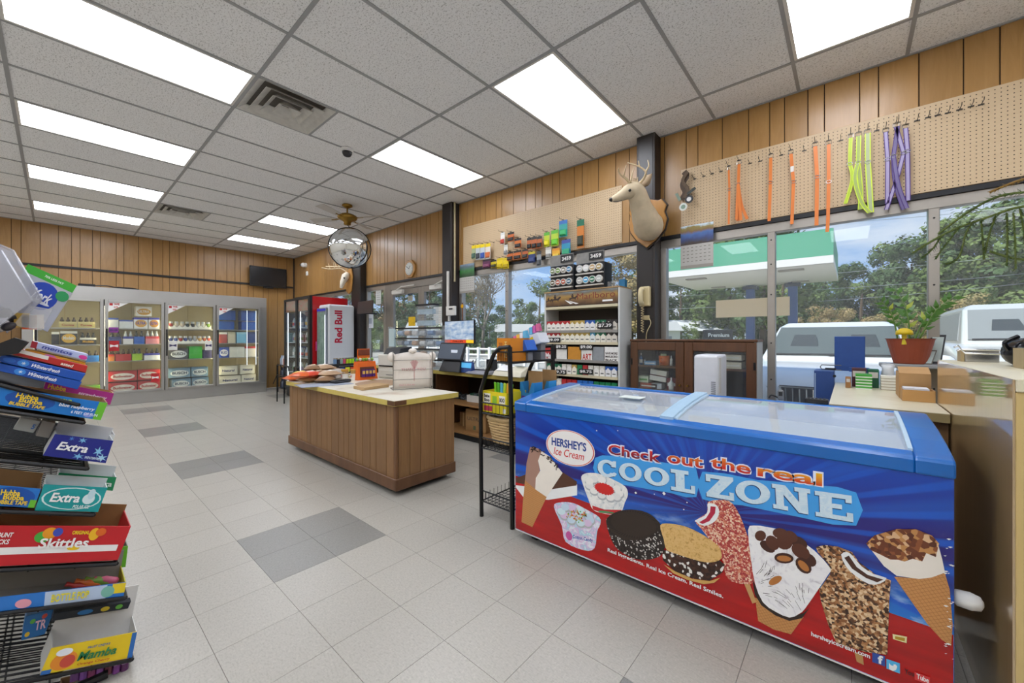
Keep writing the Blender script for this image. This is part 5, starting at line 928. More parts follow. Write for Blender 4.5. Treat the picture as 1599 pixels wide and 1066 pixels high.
# display bins at the top
cbox('mint_display_box', 'silver mint box with green band and blue round logo at the rack top', [(44, 412), (120, 446), (74, 518), (-4, 482)], RC - .12, .05, '#b9bcc4', '#8a8c94', False, [('York', .36, .44, .74, .22, '#f2f4f8', .02, .3, .0006), ('70% LESS FAT', .38, .9, .76, .045, '#eef6ea', .02)], cat='mint box', shapes=[(0, .84, 1, 1, '#3fae34', 'box'), (.22, .28, .84, .82, '#1c46b4', 'oval'), (.3, .4, .76, .46, '#e8ecf4', 'oval'), (.74, .6, 1.0, .8, '#2a9a5a', 'oval')])
M_CLEAR = glassmat('clear_plastic', (.86, .86, .90), .08, .08, .22)
def bin_(label, px, X, dep):
    Q = cquad(px, X); t = T('clear_plastic_bin', label, 'bin', tuple((Q[2] + Q[3]) / 2), 'clear plastic bins on the rack top'); D = V(-dep, 0, 0); th = .003; n2 = (Q[0] - Q[3]).normalized() * th; r_ = (Q[2] - Q[3]).normalized() * th
    MB().prism(Q, V(-th, 0, 0)).build('front_wall', M_CLEAR, t); MB().prism([q_ + D for q_ in Q], V(th, 0, 0)).build('back_wall', M_CLEAR, t); MB().hexa([Q[3] - V(th, 0, 0), Q[2] - V(th, 0, 0), Q[2] + D, Q[3] + D] + [q_ + n2 for q_ in (Q[3] - V(th, 0, 0), Q[2] - V(th, 0, 0), Q[2] + D, Q[3] + D)]).build('bottom_wall', M_CLEAR, t)
    for a, b_, sg in ((Q[2], Q[1], -1), (Q[3], Q[0], 1)): MB().prism([a + V(-th, 0, 0), b_ + V(-th, 0, 0), b_ + D, a + D], r_ * sg).build('side_wall', M_CLEAR, t)
    MB().tube([Q[0], Q[1], Q[2]], .004, 6).build('rim', M_CLEAR, t); return Q
Q1 = bin_('nearest clear plastic bin of dark wrapped sweets at the top left edge', [(-60, 345), (0, 388), (56, 462), (10, 522)][0:0] or [(-75, 372), (2, 392), (50, 470), (-30, 530)], RC + .06, .12)
Q2 = bin_('second clear plastic bin of the rack top, behind the nearest one', [(-40, 366), (20, 391), (66, 468), (10, 520)], RC - .065, .05)
tag(bin_ and MB().prism(cquad([(46, 477), (82, 483), (64, 516), (20, 508)], RC + .02), V(-.05, 0, 0)).build('clear_sample_box', M_CLEAR), 'small clear box with orange and yellow packets in front of the mint box', 'box')
for k, (px, py, c) in enumerate(((35, 500, '#d8b048'), (47, 503, '#e05a24'), (58, 502, '#e8dfd0'))): p = aX(px, py, RC); tag(MB().box(p.x - .02, p.x + .01, p.y - .016, p.y + .014, p.z - .022, p.z + .022).build('gum_packet', M(c, .4)), ['yellow', 'orange', 'white'][k] + ' packet inside the small clear box in front of the mint box', 'packet', 'packets in the clear box')
wc = ['#2a2428', '#e4e0e0', '#5a4a50', '#cfc6c8', '#3a3236', '#f0ecec']
for k in range(16):
    p = aX(rnd.uniform(-15, 30), rnd.uniform(482, 512), RC + rnd.uniform(-.03, .04)); m = MB().sph((0, 0, 0), (.018, .014, .011), 8, 5); m.xf(Matrix.Translation(p) @ Matrix.Rotation(rnd.uniform(0, 3), 4, V(rnd.random(), rnd.random(), rnd.random() + .1))); tag(m.build('wrapped_sweet', M(wc[k % 6], .3), smooth=True), 'small foil-wrapped sweet lying among others in the nearest clear bin', 'sweet', 'wrapped sweets in the nearest clear bin')
tag(MB().prism(cquad([(-20, 543), (22, 527), (44, 534), (28, 552), (-30, 560)], RC + .03), V(-.1, 0, 0)).build('black_bin_holder', M_BLACK), 'black plastic holder under the clear bins at the rack top', 'holder')
# ================================================================ PEGBOARDS, HOOKS AND WHAT HANGS ON THEM
def peg_mat():
    s = NT('pegboard'); sx = s.n('ShaderNodeSeparateXYZ', {0: s.obj()}); g = .0254
    fx = s.math('SUBTRACT', s.math('FRACT', s.math('DIVIDE', sx.outputs[0], g)), .5); fz_ = s.math('SUBTRACT', s.math('FRACT', s.math('DIVIDE', sx.outputs[2], g)), .5)
    d = s.math('SQRT', s.math('ADD', s.math('MULTIPLY', fx, fx), s.math('MULTIPLY', fz_, fz_))); k = s.math('LESS_THAN', d, .125)
    s.bc(s.mix(k, s.mix(s.noise(s.obj(), 30, 3), '#c2a783', '#cdb594'), '#2c2118')); s.P(Roughness=.55); s.bump(k, -.5, .004); return s.m
M_PEG = peg_mat()
for x0, x1, z0, z1, l in ((-1.205, 1.45, 2.182, 2.775, 'long tan pegboard over the right windows hung with dog collars'), (-4.24, -1.80, 2.19, 2.785, 'long tan pegboard over the left windows hung with small packs')):
    t = T('pegboard', l, 'pegboard', ((x0 + x1) / 2, YW - .02, z0)); MB().box(x0, x1, YW - .018, YW - .012, z0, z1).build('panel', M_PEG, t); MB().box(x0, x1, YW - .012, YW - .0065, z0 + .02, z0 + .05).build('batten', M_SHELF, t); MB().box(x0, x1, YW - .012, YW - .0065, z1 - .05, z1 - .02).build('batten', M_SHELF, t)
HK = None
PF = YW - .018
def hook(px, py, label, L_=.075):
    global HK
    p = aY(px, py, PF)
    if HK is None: HK = MB().tube([(0, 0, 0), (0, -L_, -.004), (0, -L_ - .008, .012)], .0022, 5).box(-.014, .014, -.003, 0, -.006, .003).build('peg_hook', M('#4a4540', .4, .6), origin=(0, 0, 0)); o = HK
    else: o = HK.copy(); COL.objects.link(o)
    o.location = p; return tag(o, label, 'hook', 'metal pegboard hooks')
RH = [(1085, 271), (1099, 267), (1112, 263), (1126, 259.5), (1171, 247), (1187, 243.5), (1220, 234), (1256, 227), (1313, 211), (1369, 195.5), (1432, 180), (1449, 175), (1464, 171.5), (1480, 168), (1498, 163), (1516, 158), (1532, 155)]
for k, (x, y) in enumerate(RH): hook(x, y + 8, 'empty metal hook, %s from left on the right-hand pegboard' % ORD[k])
def ribbon(mb, pts, w, th=.003, ydir=V(0, -1, 0)):
    P_ = [Vector(p) for p in pts]; R_ = []
    for i, p in enumerate(P_):
        d = (P_[min(i + 1, len(P_) - 1)] - P_[max(0, i - 1)]).normalized(); s_ = d.cross(ydir).normalized() * w / 2; n_ = ydir * th / 2
        R_.append([p - s_ - n_, p + s_ - n_, p + s_ + n_, p - s_ + n_])
    return mb.rings(R_)
CY_ = PF - .045
def collar(label, top, joint, ends, w, body, edge, group):
    """top px, ring px, list of end pixel paths"""
    T0 = aY(*top, CY_); t = T('dog_collar', label, 'collar', tuple(T0), group); J = aY(*joint, CY_)
    b = MB(); ribbon(b, [T0, J], w); b.build('upper_strap', M(body, .4), t)
    if edge:
        for sg in (-1, 1): e_ = MB(); ribbon(e_, [T0 + V(sg * w * .5, -.001, 0), J + V(sg * w * .5, -.001, 0)], w * .22, .004); e_.build('edge_piping', M(edge, .4), t)
    m = MB(); bw = w * .75; m.tube([T0 + V(-bw, 0, 0), T0 + V(bw, 0, 0), T0 + V(bw, 0, .026), T0 + V(-bw, 0, .026), T0 + V(-bw, 0, 0)], .0025, 5); m.build('buckle', M_CHROME, t)
    MB().tube([J + V(.016 * math.cos(a), -.004, .011 * math.sin(a)) for a in [2 * PI * k / 10 for k in range(11)]], .0026, 5).build('ring', M_CHROME, t)
    for k, path in enumerate(ends):
        P_ = spline([J + V(0, -.004 * k, 0)] + [aY(x, y, CY_ - .006 * k) for x, y in path], 5); s_ = MB(); ribbon(s_, P_, w); s_.build('tail_strap', M(body, .4), t)
        if edge:
            for sg in (-1, 1): e_ = MB(); ribbon(e_, [p + V(sg * w * .5, -.001, 0) for p in P_], w * .22, .004); e_.build('edge_piping', M(edge, .4), t)
    hook(top[0], top[1] - 6, ' '.join(('metal hook with the ' + label).split()[:16]), .07)
    return t
OR = '#dd7c34'; g1 = 'orange dog collars'; W1 = .022
collar('thin orange collar, leftmost of the orange ones, hanging straight', (1138, 265), (1139, 296), [[(1138, 350)]], W1 * .7, OR, None, g1)
collar('bundle of several orange collars with fanned tails', (1154, 256), (1153, 288), [[(1152, 345)], [(1158, 320), (1167, 342)], [(1150, 343)], [(1157, 344)]], W1, OR, None, g1)
collar('plain orange collar hanging alone in the middle of the pegboard', (1203.5, 246), (1203, 285), [[(1201, 345)]], W1, OR, None, g1)
collar('orange collar with a paper tag near its top', (1235, 240), (1239, 284), [[(1236.5, 350)]], W1, OR, None, g1)
collar('orange collar with an orange side pouch, left of the longest one', (1273, 228), (1276, 276), [[(1275, 352)]], W1 * 1.1, OR, None, g1)
collar('longest orange collar with brown end, rightmost of the orange ones', (1294, 225), (1294, 284), [[(1293, 340), (1291.5, 362)]], W1, OR, None, g1)
p = aY(1237, 264, CY_); tag(MB().box(p.x - .011, p.x + .011, p.y - .005, p.y - .003, p.z - .022, p.z + .022).build('paper_tag', M_OFFW), 'small paper tag on an orange collar', 'tag')
LM = '#b4cc2a'; g2 = 'lime dog collars'
collar('single lime collar curving left at its end', (1328.5, 215), (1327, 256), [[(1331, 280), (1320, 318)]], W1 * .8, LM, '#d4e83a', g2)
collar('pair of lime collars crossing in the middle of the lime group', (1341, 212), (1340, 254), [[(1344, 300), (1343, 327)], [(1335, 280), (1345, 315), (1358, 332)]], W1, '#9fb05a', '#cfe636', g2)
collar('wide lime collar, rightmost of the lime ones', (1355, 208), (1355, 253), [[(1358, 300), (1360, 332)]], W1 * 1.2, '#aab48a', '#cfe636', g2)
g3 = 'purple dog collars'; PU = '#a79cc0'; PE = '#4a2c78'
collar('straight purple collar, leftmost of the purple ones', (1383, 206), (1386, 249), [[(1385.5, 318)]], W1 * .9, PU, PE, g3)
collar('purple collar whose tail sweeps down to the left across the others', (1399, 198), (1411, 239), [[(1400, 280), (1384, 327)]], W1 * .9, PU, PE, g3)
collar('purple collar whose tail sweeps down to the right behind the others', (1402, 197), (1395, 244), [[(1398, 285), (1411, 327)], [(1403, 290), (1416, 325)]], W1 * .9, '#6f6590', PE, g3)
collar('straight purple collar, rightmost of the purple ones', (1414, 200), (1417, 236), [[(1418, 313)]], W1 * .95, PU, PE, g3)
t = T('camouflage_collar', 'bundle of camouflage collars with round black and white tags', 'collar', tuple(aY(1070, 300, CY_)))
P_ = [aY(x, y, CY_) for x, y in ((1068, 268), (1072, 275), (1066, 288), (1070, 300), (1064, 312))]; s_ = MB(); ribbon(s_, spline(P_, 5), .05); s_.build('camo_strap', M('#4a3a2c', .7, var=.5, scale=60), t); s_ = MB(); ribbon(s_, spline([aY(x, y, CY_ - .01) for x, y in ((1074, 268), (1066, 282), (1074, 296), (1068, 309))], 5), .03); s_.build('camo_strap', M('#5c4a38', .7, var=.5, scale=60), t)
s_ = MB(); ribbon(s_, [aY(x, y, CY_ - .012) for x, y in ((1056, 302), (1062, 313))], .025); s_.build('green_strap', M('#7a8a78', .6), t); s_ = MB(); ribbon(s_, [aY(x, y, CY_ - .012) for x, y in ((1086, 293), (1073, 303))], .025); s_.build('dark_strap', M('#343832', .6), t)
for (x, y, c, c2) in ((1076, 311, '#1c1c1e', '#d8d8d8'), (1067, 323, '#d4d8d0', '#7a9480')):
    p = aY(x, y, CY_ - .016); MB().cyl(p, p + V(0, -.004, 0), .036, n=20).build('round_tag', M(c, .4), t); MB().cyl(p + V(0, -.004, 0), p + V(0, -.005, 0), .02, n=16).build('tag_print', M(c2, .4), t)
# small packs on the left pegboard
def blister(label, x0, y0, x1, y1, card, head, prod, tall=.35, txt=None):
    Y = PF - .05 - rnd.uniform(0, .02); a, b_ = aY(x0, y1, Y), aY(x1, y0, Y); t = T('hanging_pack', label, 'pack', ((a.x + b_.x) / 2, Y, a.z), 'packs hanging on the left pegboard'); h = aY((x0 + x1) / 2, y0, Y).z - aY((x0 + x1) / 2, y1, Y).z; z0 = aY((x0 + x1) / 2, y1, Y).z; w = b_.x - a.x
    MB().box(a.x, b_.x, Y, Y + .003, z0, z0 + h * .78).build('card', M(card, .4), t); MB().box(a.x, b_.x, Y - .0005, Y + .003, z0 + h * .78 + .0003, z0 + h).build('header', M(head, .4), t)
    MB().rings([[V(a.x + w * u, Y - d, z0 + h * v) for u, v in ((.1, .08), (.9, .08), (.9, .08 + tall), (.1, .08 + tall))] for d in (0, .012)] + [[V(a.x + w * u, Y - .02, z0 + h * v) for u, v in ((.2, .14), (.8, .14), (.8, .02 + tall), (.2, .02 + tall))]]).build('product', M(prod, .3), t)
    if txt: mb = MB(); letters(mb, txt, V(a.x + w * .1, Y - .001, z0 + h * .83), V(b_.x - w * .1, Y - .001, z0 + h * .83), V(0, 0, h * .12), bold=.03); mb.build('lettering', M('#f0f0f0', .4), t)
    hook((x0 + x1) / 2, y0 - 1, ' '.join(('metal hook with the ' + label).split()[:16]), .06); return t
for a in (('leftmost thin pack with yellow header', 736.5, 383, 742.5, 405, '#a8b088', '#e4c81c', '#4a6a5a'), ('second yellow-headed pack from the left, with dark clip', 743, 382, 749.4, 405.5, '#b8c0c4', '#e8cc1c', '#3a3f48'), ('third yellow-headed pack from the left, with blue clip', 750, 381, 757, 405, '#c4ccd4', '#e8cc1c', '#2a4a9c'), ('fourth yellow-headed pack from the left, with orange label', 758, 380, 765.6, 404, '#d8d4cc', '#e8cc1c', '#c86a3a'),
          ('purple pouch low on the left pegboard', 753.8, 405, 765.4, 418, '#5a2a4a', '#2a1c28', '#8a4a6a'), ('small black and yellow pouch beside the purple one', 766.4, 406, 775, 418, '#c8b01c', '#22201c', '#3c3a20'), ('left bright yellow bag at the pegboard edge', 776, 403, 785, 419, '#e4cc14', '#d8bc10', '#c8ac10'), ('right bright yellow bag at the pegboard edge', 785.6, 402.5, 794, 419.5, '#e4cc14', '#d8bc10', '#b89c10'),
          ('highest black and orange battery pack', 793, 362.6, 802.5, 377, '#c8662a', '#2a2826', '#3a3634'), ('second highest black and orange battery pack', 803.5, 372, 813.8, 387, '#d0702c', '#2a2826', '#2c2a28'), ('left pack of the wide dark battery cluster', 823, 371, 830, 389, '#b8602c', '#262422', '#1c1b1a'), ('middle pack of the wide dark battery cluster', 830.6, 369.5, 838, 388.5, '#b8602c', '#262422', '#1c1b1a'), ('right pack of the wide dark battery cluster', 838.6, 369, 846, 387, '#b8602c', '#262422', '#1c1b1a'),
          ('left battery pack of the lowest row', 791.5, 393, 801, 406.5, '#c0642a', '#24221f', '#2c2a28'), ('middle battery pack of the lowest row', 802, 391, 813.6, 405, '#c8682a', '#24221f', '#2c2a28'), ('right battery pack of the lowest row', 815.6, 389, 824.4, 403, '#b85e2a', '#24221f', '#3a3836'), ('blue and yellow pack at the window head', 825, 393, 835.6, 410, '#2a3c74', '#c8b82c', '#3c4c84'), ('grey card hanging lowest in front of the window', 838, 392, 845, 416, '#8f9498', '#3a3a3c', '#4a4c50'),
          ('upper white slim pack', 781.7, 363, 788, 381.6, '#e8e6e0', '#d8d8d4', '#c8463a'), ('lower white slim pack', 787, 382, 792.6, 398, '#dcdad4', '#c8c8c4', '#8a8a8a'), ('left lime green lure pack', 849.5, 362.6, 858, 385, '#c4d428', '#58b024', '#e4d81c'), ('right lime green lure pack', 860.7, 359, 872, 384, '#b4d030', '#5cb42a', '#6cc434'), ('white and red slim pack under the lime ones', 852, 386, 860.6, 404, '#e4e2dc', '#cfcac0', '#8a8a86'), ('orange and yellow pack under the lime ones', 862.4, 387.5, 874, 403, '#e0a82c', '#d88c24', '#e4c44c'),
          ('upper blue and green pack', 873, 344, 885.7, 369.7, '#2a9c9c', '#2a6cb8', '#3ab06a'), ('lower blue and green pack', 877, 374, 890.6, 399.4, '#2a8cb0', '#3a4c9c', '#3aa47a'), ('tall green and orange tube pack, rightmost on the left pegboard', 901, 343, 911.8, 387, '#c8782c', '#1c6c50', '#3a3c2c')): blister(*a)
for k, (x, y) in enumerate(((771, 378), (781, 377))): hook(x, y, '%s of two empty hooks above the yellow bags' % ['left', 'right'][k])
# calendars
def picture_mat(name, stops, sc=6):
    s = NT(name); o = s.obj(); sx = s.n('ShaderNodeSeparateXYZ', {0: o}); n = s.noise(o, sc * 4, 4); s.bc(s.ramp(s.math('ADD', s.math('MULTIPLY', sx.outputs[2], sc), s.math('MULTIPLY_ADD', n, .3, -.15)), stops)); s.P(Roughness=.3); return s.m
def calendar(label, px, Y, pic, split):
    a = aY(px[0], px[3], Y); b_ = aY(px[2], px[1], Y); z0, z1 = aY((px[0] + px[2]) / 2, px[3], Y).z, aY((px[0] + px[2]) / 2, px[1], Y).z; zm = z0 + (z1 - z0) * split; t = T('wall_calendar', label, 'calendar', ((a.x + b_.x) / 2, Y, z0)); w = b_.x - a.x
    MB().box(a.x, b_.x, Y, Y + .003, zm, z1).build('picture_page', pic, t); MB().box(a.x, b_.x, Y - .002, Y + .001, z0, zm - .0005).build('date_page', M('#b9b6b0', .7), t); MB().box(a.x, b_.x, Y - .004, Y - .002, z0, z0 + .03).build('bottom_fold', M('#9a948c', .7), t); g = MB()
    for r_ in range(5):
        for c in range(7): x = a.x + w * (.07 + c * .13); z = zm - .03 - r_ * (zm - z0 - .06) / 5; g.poly([V(x, Y - .0025, z), V(x + .018, Y - .0025, z), V(x + .018, Y - .0025, z + .006), V(x, Y - .0025, z + .006)])
    tag(g.build('date_marks', M('#7a756e', .7), t), kind='stuff')
calendar('wall calendar with an autumn lake picture hanging in front of the right window', (1063, 350, 1114, 418), YW - .06, picture_mat('lake_picture', [(.05, '#3a2c24'), (.2, '#2a3a6c'), (.4, '#3a64a8'), (.52, '#7a5a2c'), (.66, '#8a7a34'), (.74, '#cfe0ec'), (1, '#3a8cc8')], 4.2), .55)
calendar('wall calendar with a green tractor picture hanging by the dark column', (718, 412, 740.5, 457), YW - .05, picture_mat('tractor_picture', [(.1, '#2c4a2c'), (.35, '#3a7a3c'), (.6, '#5a6a74'), (.8, '#8fa4bc'), (1, '#a8b8cc')], 4), .55)
t = T('window_thermometer', 'thin brown thermometer with yellow disc hanging in the left window', 'thermometer', tuple(aY(722, 505, YW - .04))); p = aY(722, 478, YW - .04); q_ = aY(722, 508, YW - .04); MB().box(p.x - .008, p.x + .008, p.y, p.y + .006, q_.z, p.z + .05).build('scale_strip', M('#7a4a20', .5), t); MB().cyl(p, p + V(0, -.008, 0), .028, n=16).build('yellow_disc', M('#e0a81c', .4), t)

# ================================================================ TROPHIES, CLOCK, PHONE, SENSORS
cG = crop(940, 230, 6.27)
dr = T('deer_head', 'mounted pale deer head with antlers on an oak shield plaque', 'trophy', tuple(aY(1010, 385, 3.69)))
sh = [aY(x, y, 3.665) for x, y in cG([(440, 505), (545, 517), (582, 503), (628, 560), (606, 622), (632, 692), (605, 800), (525, 900), (435, 982), (340, 915), (278, 835), (260, 745), (280, 680), (262, 640), (285, 605), (330, 540)])]
MB().prism([p + V(0, .0, 0) for p in sh], V(0, .02, 0)).build('plaque', M_PLAQUE, dr, bevel=.006, seg=2); cc_ = sum(sh, V(0, 0, 0)) / len(sh); MB().prism([cc_ + (p - cc_) * 1.06 + V(0, .0205, 0) for p in sh], V(0, .02, 0)).build('plaque_edge', M('#2a201a', .4), dr, bevel=.004)
M_FUR = M('#c6b598', .85, var=.22, scale=14); pth = [aY(1013, 356, 3.664), aY(1012, 352, 3.60), aY(1007, 340, 3.52), aY(1000.5, 322, 3.44), aY(996, 306, 3.38), aY(990, 298, 3.34), aY(981, 300, 3.31), aY(971, 305.5, 3.29), aY(962, 309.5, 3.27), aY(955.5, 311.5, 3.26)]
rad = [.125, .135, .115, .092, .082, .08, .064, .046, .036, .022]; P2 = []; R2 = []
for i in range(len(pth) - 1):
    for k in range(4): P2.append((i + k / 4)); 
sp_ = spline(pth, 4); rr_ = []
for i in range(len(pth) - 1):
    for k in range(4): f = k / 4; f = f * f * (3 - 2 * f); rr_.append(rad[i] * (1 - f) + rad[i + 1] * f)
rr_.append(rad[-1]); MB().tube(sp_, rr_, 16).build('head_and_neck', M_FUR, dr, smooth=True)
MB().sph(aY(955, 311.5, 3.255), (.024, .024, .019), 10, 7).build('nose', M('#1c1614', .35), dr, smooth=True); MB().sph(aY(983.5, 297, 3.245), .013, 8, 6).build('eye', M('#100c0a', .1), dr, smooth=True)
MB().tube(spline([aY(958, 314.5, 3.235), aY(966, 314, 3.232), aY(971, 312.5, 3.235)], 3), .003, 5).build('mouth_line', M('#2a1e18', .6), dr)
for base, tip, Y, wv in (((1004, 289), (1018, 271), 3.42, .05), ((992, 288), (988, 278), 3.47, .04)):
    A, B = aY(*base, Y), aY(*tip, Y - .02); d = B - A; s_ = d.cross(V(0, 1, 0)).normalized(); ring_ = []
    for k in range(7): f = k / 6; w_ = wv * math.sin(PI * min(1, .16 + f * .84)) * (1 - f * .35) + .004; c = A + d * f; ring_.append([c - s_ * w_, c + V(0, -.004, 0), c + s_ * w_, c + V(0, .012 + .01 * (1 - f), 0)])
    MB().rings(ring_).build('ear', M('#a48e72', .85, var=.2), dr, smooth=True)
M_ANT = M('#c9b48e', .5, var=.2, scale=25)
def antler(pts, Y0, Y1, r0, r1):
    n = len(pts); P_ = spline([aY(x, y, Y0 + (Y1 - Y0) * i / (n - 1)) for i, (x, y) in enumerate(cG(pts))], 4); return MB().tube(P_, [r0 + (r1 - r0) * i / (len(P_) - 1) for i in range(len(P_))], 7).build('antler', M_ANT, dr, smooth=True)
antler([(300, 385), (380, 340), (422, 280), (425, 235), (370, 190), (310, 168), (250, 148)], 3.36, 3.25, .014, .004); antler([(425, 240), (458, 185), (450, 125)], 3.345, 3.36, .01, .003); antler([(368, 190), (358, 130)], 3.30, 3.29, .008, .003); antler([(345, 350), (352, 290)], 3.36, 3.35, .007, .003)
antler([(275, 365), (242, 312), (200, 282), (162, 240), (165, 202)], 3.30, 3.16, .013, .004); antler([(212, 282), (238, 172)], 3.23, 3.2, .008, .003); antler([(278, 345), (295, 262), (316, 190)], 3.28, 3.27, .01, .003)
sk = T('skull_mount', 'small antlered deer skull on a dark wooden plaque by the far column', 'trophy', tuple(aY(545, 455, 3.72))); p = aY(546, 437, 3.735); MB().prism([p + V(x, 0, z) for x, z in ((-.1, .22), (.1, .22), (.15, .05), (.1, -.22), (0, -.28), (-.1, -.22), (-.15, .05))], V(0, -.02, 0)).build('plaque', M_PLAQUE, sk, bevel=.004)
MB().tube([p + V(0, -.03, .12), p + V(0, -.08, .06), p + V(-.02, -.13, -.06), p + V(-.04, -.15, -.17)], [.05, .075, .05, .025], 10).build('skull', M('#e4dccb', .6), sk, smooth=True)
for s_ in (-1, 1): MB().sph(p + V(s_ * .05 - .01, -.13, .02), .018, 8, 6).build('eye_socket', M('#241c18', .8), sk)
for s_ in (-1, 1):
    Bq = p + V(s_ * .03, -.06, .16); MB().tube(spline([Bq, Bq + V(s_ * .1, -.06, .06), Bq + V(s_ * .16 - .1, -.2, .05), Bq + V(-.22 + s_ * .06, -.34, .06)], 4), .011, 6).build('antler', M_ANT, sk)
    for q_ in range(3): c = Bq + V(s_ * .1 - .05 * q_, -.08 - .07 * q_, .055); MB().tube([c, c + V(-.02, -.02, .14 - .02 * q_)], [.009, .003], 5).build('tine', M_ANT, sk)
ck_ = T('wall_clock', 'octagonal wooden wall clock with pale face above the doors', 'clock', (-5.54, 3.85, 2.18)); c = V(-5.54, YW - .0065, 2.335)
oct_ = [c + V(.155 * math.cos(PI / 8 + k * PI / 4), 0, .155 * math.sin(PI / 8 + k * PI / 4)) for k in range(8)]; MB().prism(oct_, V(0, -.035, 0)).build('wooden_case', M_PLAQUE, ck_, bevel=.006); MB().cyl(c + V(0, -.035, 0), c + V(0, -.04, 0), .105, n=24).build('dial', M('#d6d8d2', .3, var=.15), ck_)
for a, l_ in ((.9, .06), (2.6, .085)): MB().tube([c + V(0, -.042, 0), c + V(math.cos(a) * l_, -.042, math.sin(a) * l_)], .004, 4).build('hand', M_BLACK, ck_)
for k in range(12): a = k * PI / 6; q_ = c + V(.09 * math.cos(a), -.041, .09 * math.sin(a)); MB().box(q_.x - .004, q_.x + .004, q_.y - .0008, q_.y, q_.z - .008, q_.z + .008).build('hour_mark', M_GREY, ck_)
ph = T('wall_telephone', 'cream corded wall telephone on the dark column', 'telephone', (-1.49, 3.7, 1.4)); p0 = aY(999, 479, 3.70); p1 = aY(1017, 447, 3.70); M_PHN = M('#c9b88c', .4)
MB().box(p0.x + .01, p1.x, 3.655, 3.7045, p0.z, p1.z).build('base', M_PHN, ph, bevel=.012, seg=2); xm = (p0.x + p1.x) / 2 - .01; MB().tube(spline([(xm, 3.64, p0.z + .03), (xm, 3.61, p0.z + .04), (xm, 3.6, (p0.z + p1.z) / 2), (xm, 3.61, p1.z - .04), (xm, 3.64, p1.z - .03)], 4), .022, 10).build('handset', M('#d3c49c', .4), ph, smooth=True)
P_ = [V(xm + .012 * math.cos(k * 1.1), 3.65 + .012 * math.sin(k * 1.1), p0.z - .002 - k * .0042 if k < 60 else p0.z - .25) for k in range(60)]; MB().tube(P_, .004, 5).build('coiled_cord', M('#b9a67c', .5), ph); MB().box(xm - .01, xm + .05, 3.69, 3.7045, p0.z - .13, p0.z - .085).build('wall_jack', M_PHN, ph, bevel=.003); MB().tube(spline([(xm + .04, 3.69, p0.z - .1), (xm + .07, 3.68, p0.z - .16), (xm + .03, 3.68, p0.z - .25), (xm + .02, 3.69, p0.z - .35)], 5), .004, 5).build('line_cord', M_PHN, ph)
p0, p1 = aY(699, 493, 3.70), aY(712.5, 477.5, 3.70); t = T('door_keypad', 'white card reader box on the dark column beside the doors', 'reader', (p0.x, 3.69, p0.z)); MB().box(p0.x, p1.x, 3.665, 3.7055, p0.z, p1.z).build('case', M_OFFW, t, bevel=.006); MB().box(p0.x + .07, p1.x - .04, 3.662, 3.6649, p1.z - .05, p1.z - .03).build('slot', M_BLACK, t); MB().box(p0.x + .03, p0.x + .06, 3.68, 3.7055, p0.z - .5, p0.z).build('conduit', M_OFFW, t); MB().box(p0.x + .0, p0.x + .03, 3.68, 3.7055, p1.z, 2.15).build('conduit', M_OFFW, t)
tag(MB().cyl((-4.31, 3.75, 2.0), (-4.31, 3.75, 3.14), .013, n=8).build('conduit_pipe', M('#b5a886', .5)), 'thin beige conduit pipe running up beside the dark column', 'pipe')
p = aY(478, 414, YW - .006); t = T('security_camera', 'small round white security camera high on the wall in the corner', 'camera', tuple(p)); MB().cyl(p, p + V(0, -.03, 0), .055, n=16).build('mount', M_WHITE, t); MB().sph(p + V(-.01, -.06, 0), .055, 12, 8).build('ball', M_WHITE, t, smooth=True); MB().cyl(p + V(-.05, -.1, 0), p + V(-.06, -.112, 0), .025, n=12).build('lens', M_BLACK, t)
p = aY(480.5, 427, YW - .006); t = T('wall_sensor', 'small white box sensor below the corner security camera', 'sensor', tuple(p)); MB().box(p.x - .04, p.x + .04, p.y - .03, p.y, p.z - .05, p.z + .05).build('case', M_WHITE, t, bevel=.008); MB().box(p.x - .02, p.x + .02, p.y - .032, p.y - .0301, p.z - .02, p.z).build('window', M('#c9c9c4', .3), t)
c = V(-3.957, 1.977, ZC); t = T('dome_camera', 'small white dome security camera on the ceiling', 'camera', tuple(c)); MB().cyl(c, c + V(0, 0, -.03), .062, n=20).build('base', M_WHITE, t); MB().lathe([(.05, 0), (.047, -.02), (.034, -.04), (.01, -.05)], 16, c + V(0, 0, -.03)).build('dome', M('#2a2a2e', .15), t, smooth=True)
# ceiling fan and convex mirror
c = V(-5.62, 2.81, ZC); fn = T('ceiling_fan', 'antique brass ceiling fan with pale blades', 'fan', tuple(c)); MB().lathe([(.07, 0), (.075, -.02), (.03, -.045), (.014, -.05)], 18, c).build('canopy', M_BRASS, fn, smooth=True); MB().cyl(c + V(0, 0, -.05), c + V(0, 0, -.14), .012).build('downrod', M_BRASS, fn)
MB().lathe([(.03, -.13), (.09, -.14), (.135, -.165), (.14, -.195), (.125, -.215), (.07, -.235), (.05, -.26), (.05, -.29), (.025, -.3)], 20, c).build('motor_housing', M_BRASS, fn, smooth=True)
for k in range(4):
    a = .5 + k * PI / 2; d = V(math.cos(a), math.sin(a), 0); s_ = V(-math.sin(a), math.cos(a), 0); z = c.z - .2; p0 = V(c.x, c.y, z) + d * .2; p1 = V(c.x, c.y, z) + d * .6
    MB().hexa([p0 - s_ * .05 + V(0, 0, -.01), p1 - s_ * .065 + V(0, 0, -.012), p1 + s_ * .065 + V(0, 0, .012), p0 + s_ * .05 + V(0, 0, .01), p0 - s_ * .05 + V(0, 0, -.004), p1 - s_ * .065 + V(0, 0, -.006), p1 + s_ * .065 + V(0, 0, .018), p0 + s_ * .05 + V(0, 0, .016)]).build('blade', M('#cbc6bf', .5), fn, bevel=.003); MB().tube([V(c.x, c.y, z) + d * .12, V(c.x, c.y, z) + d * .26], .009, 5).build('blade_iron', M_BRASS, fn)
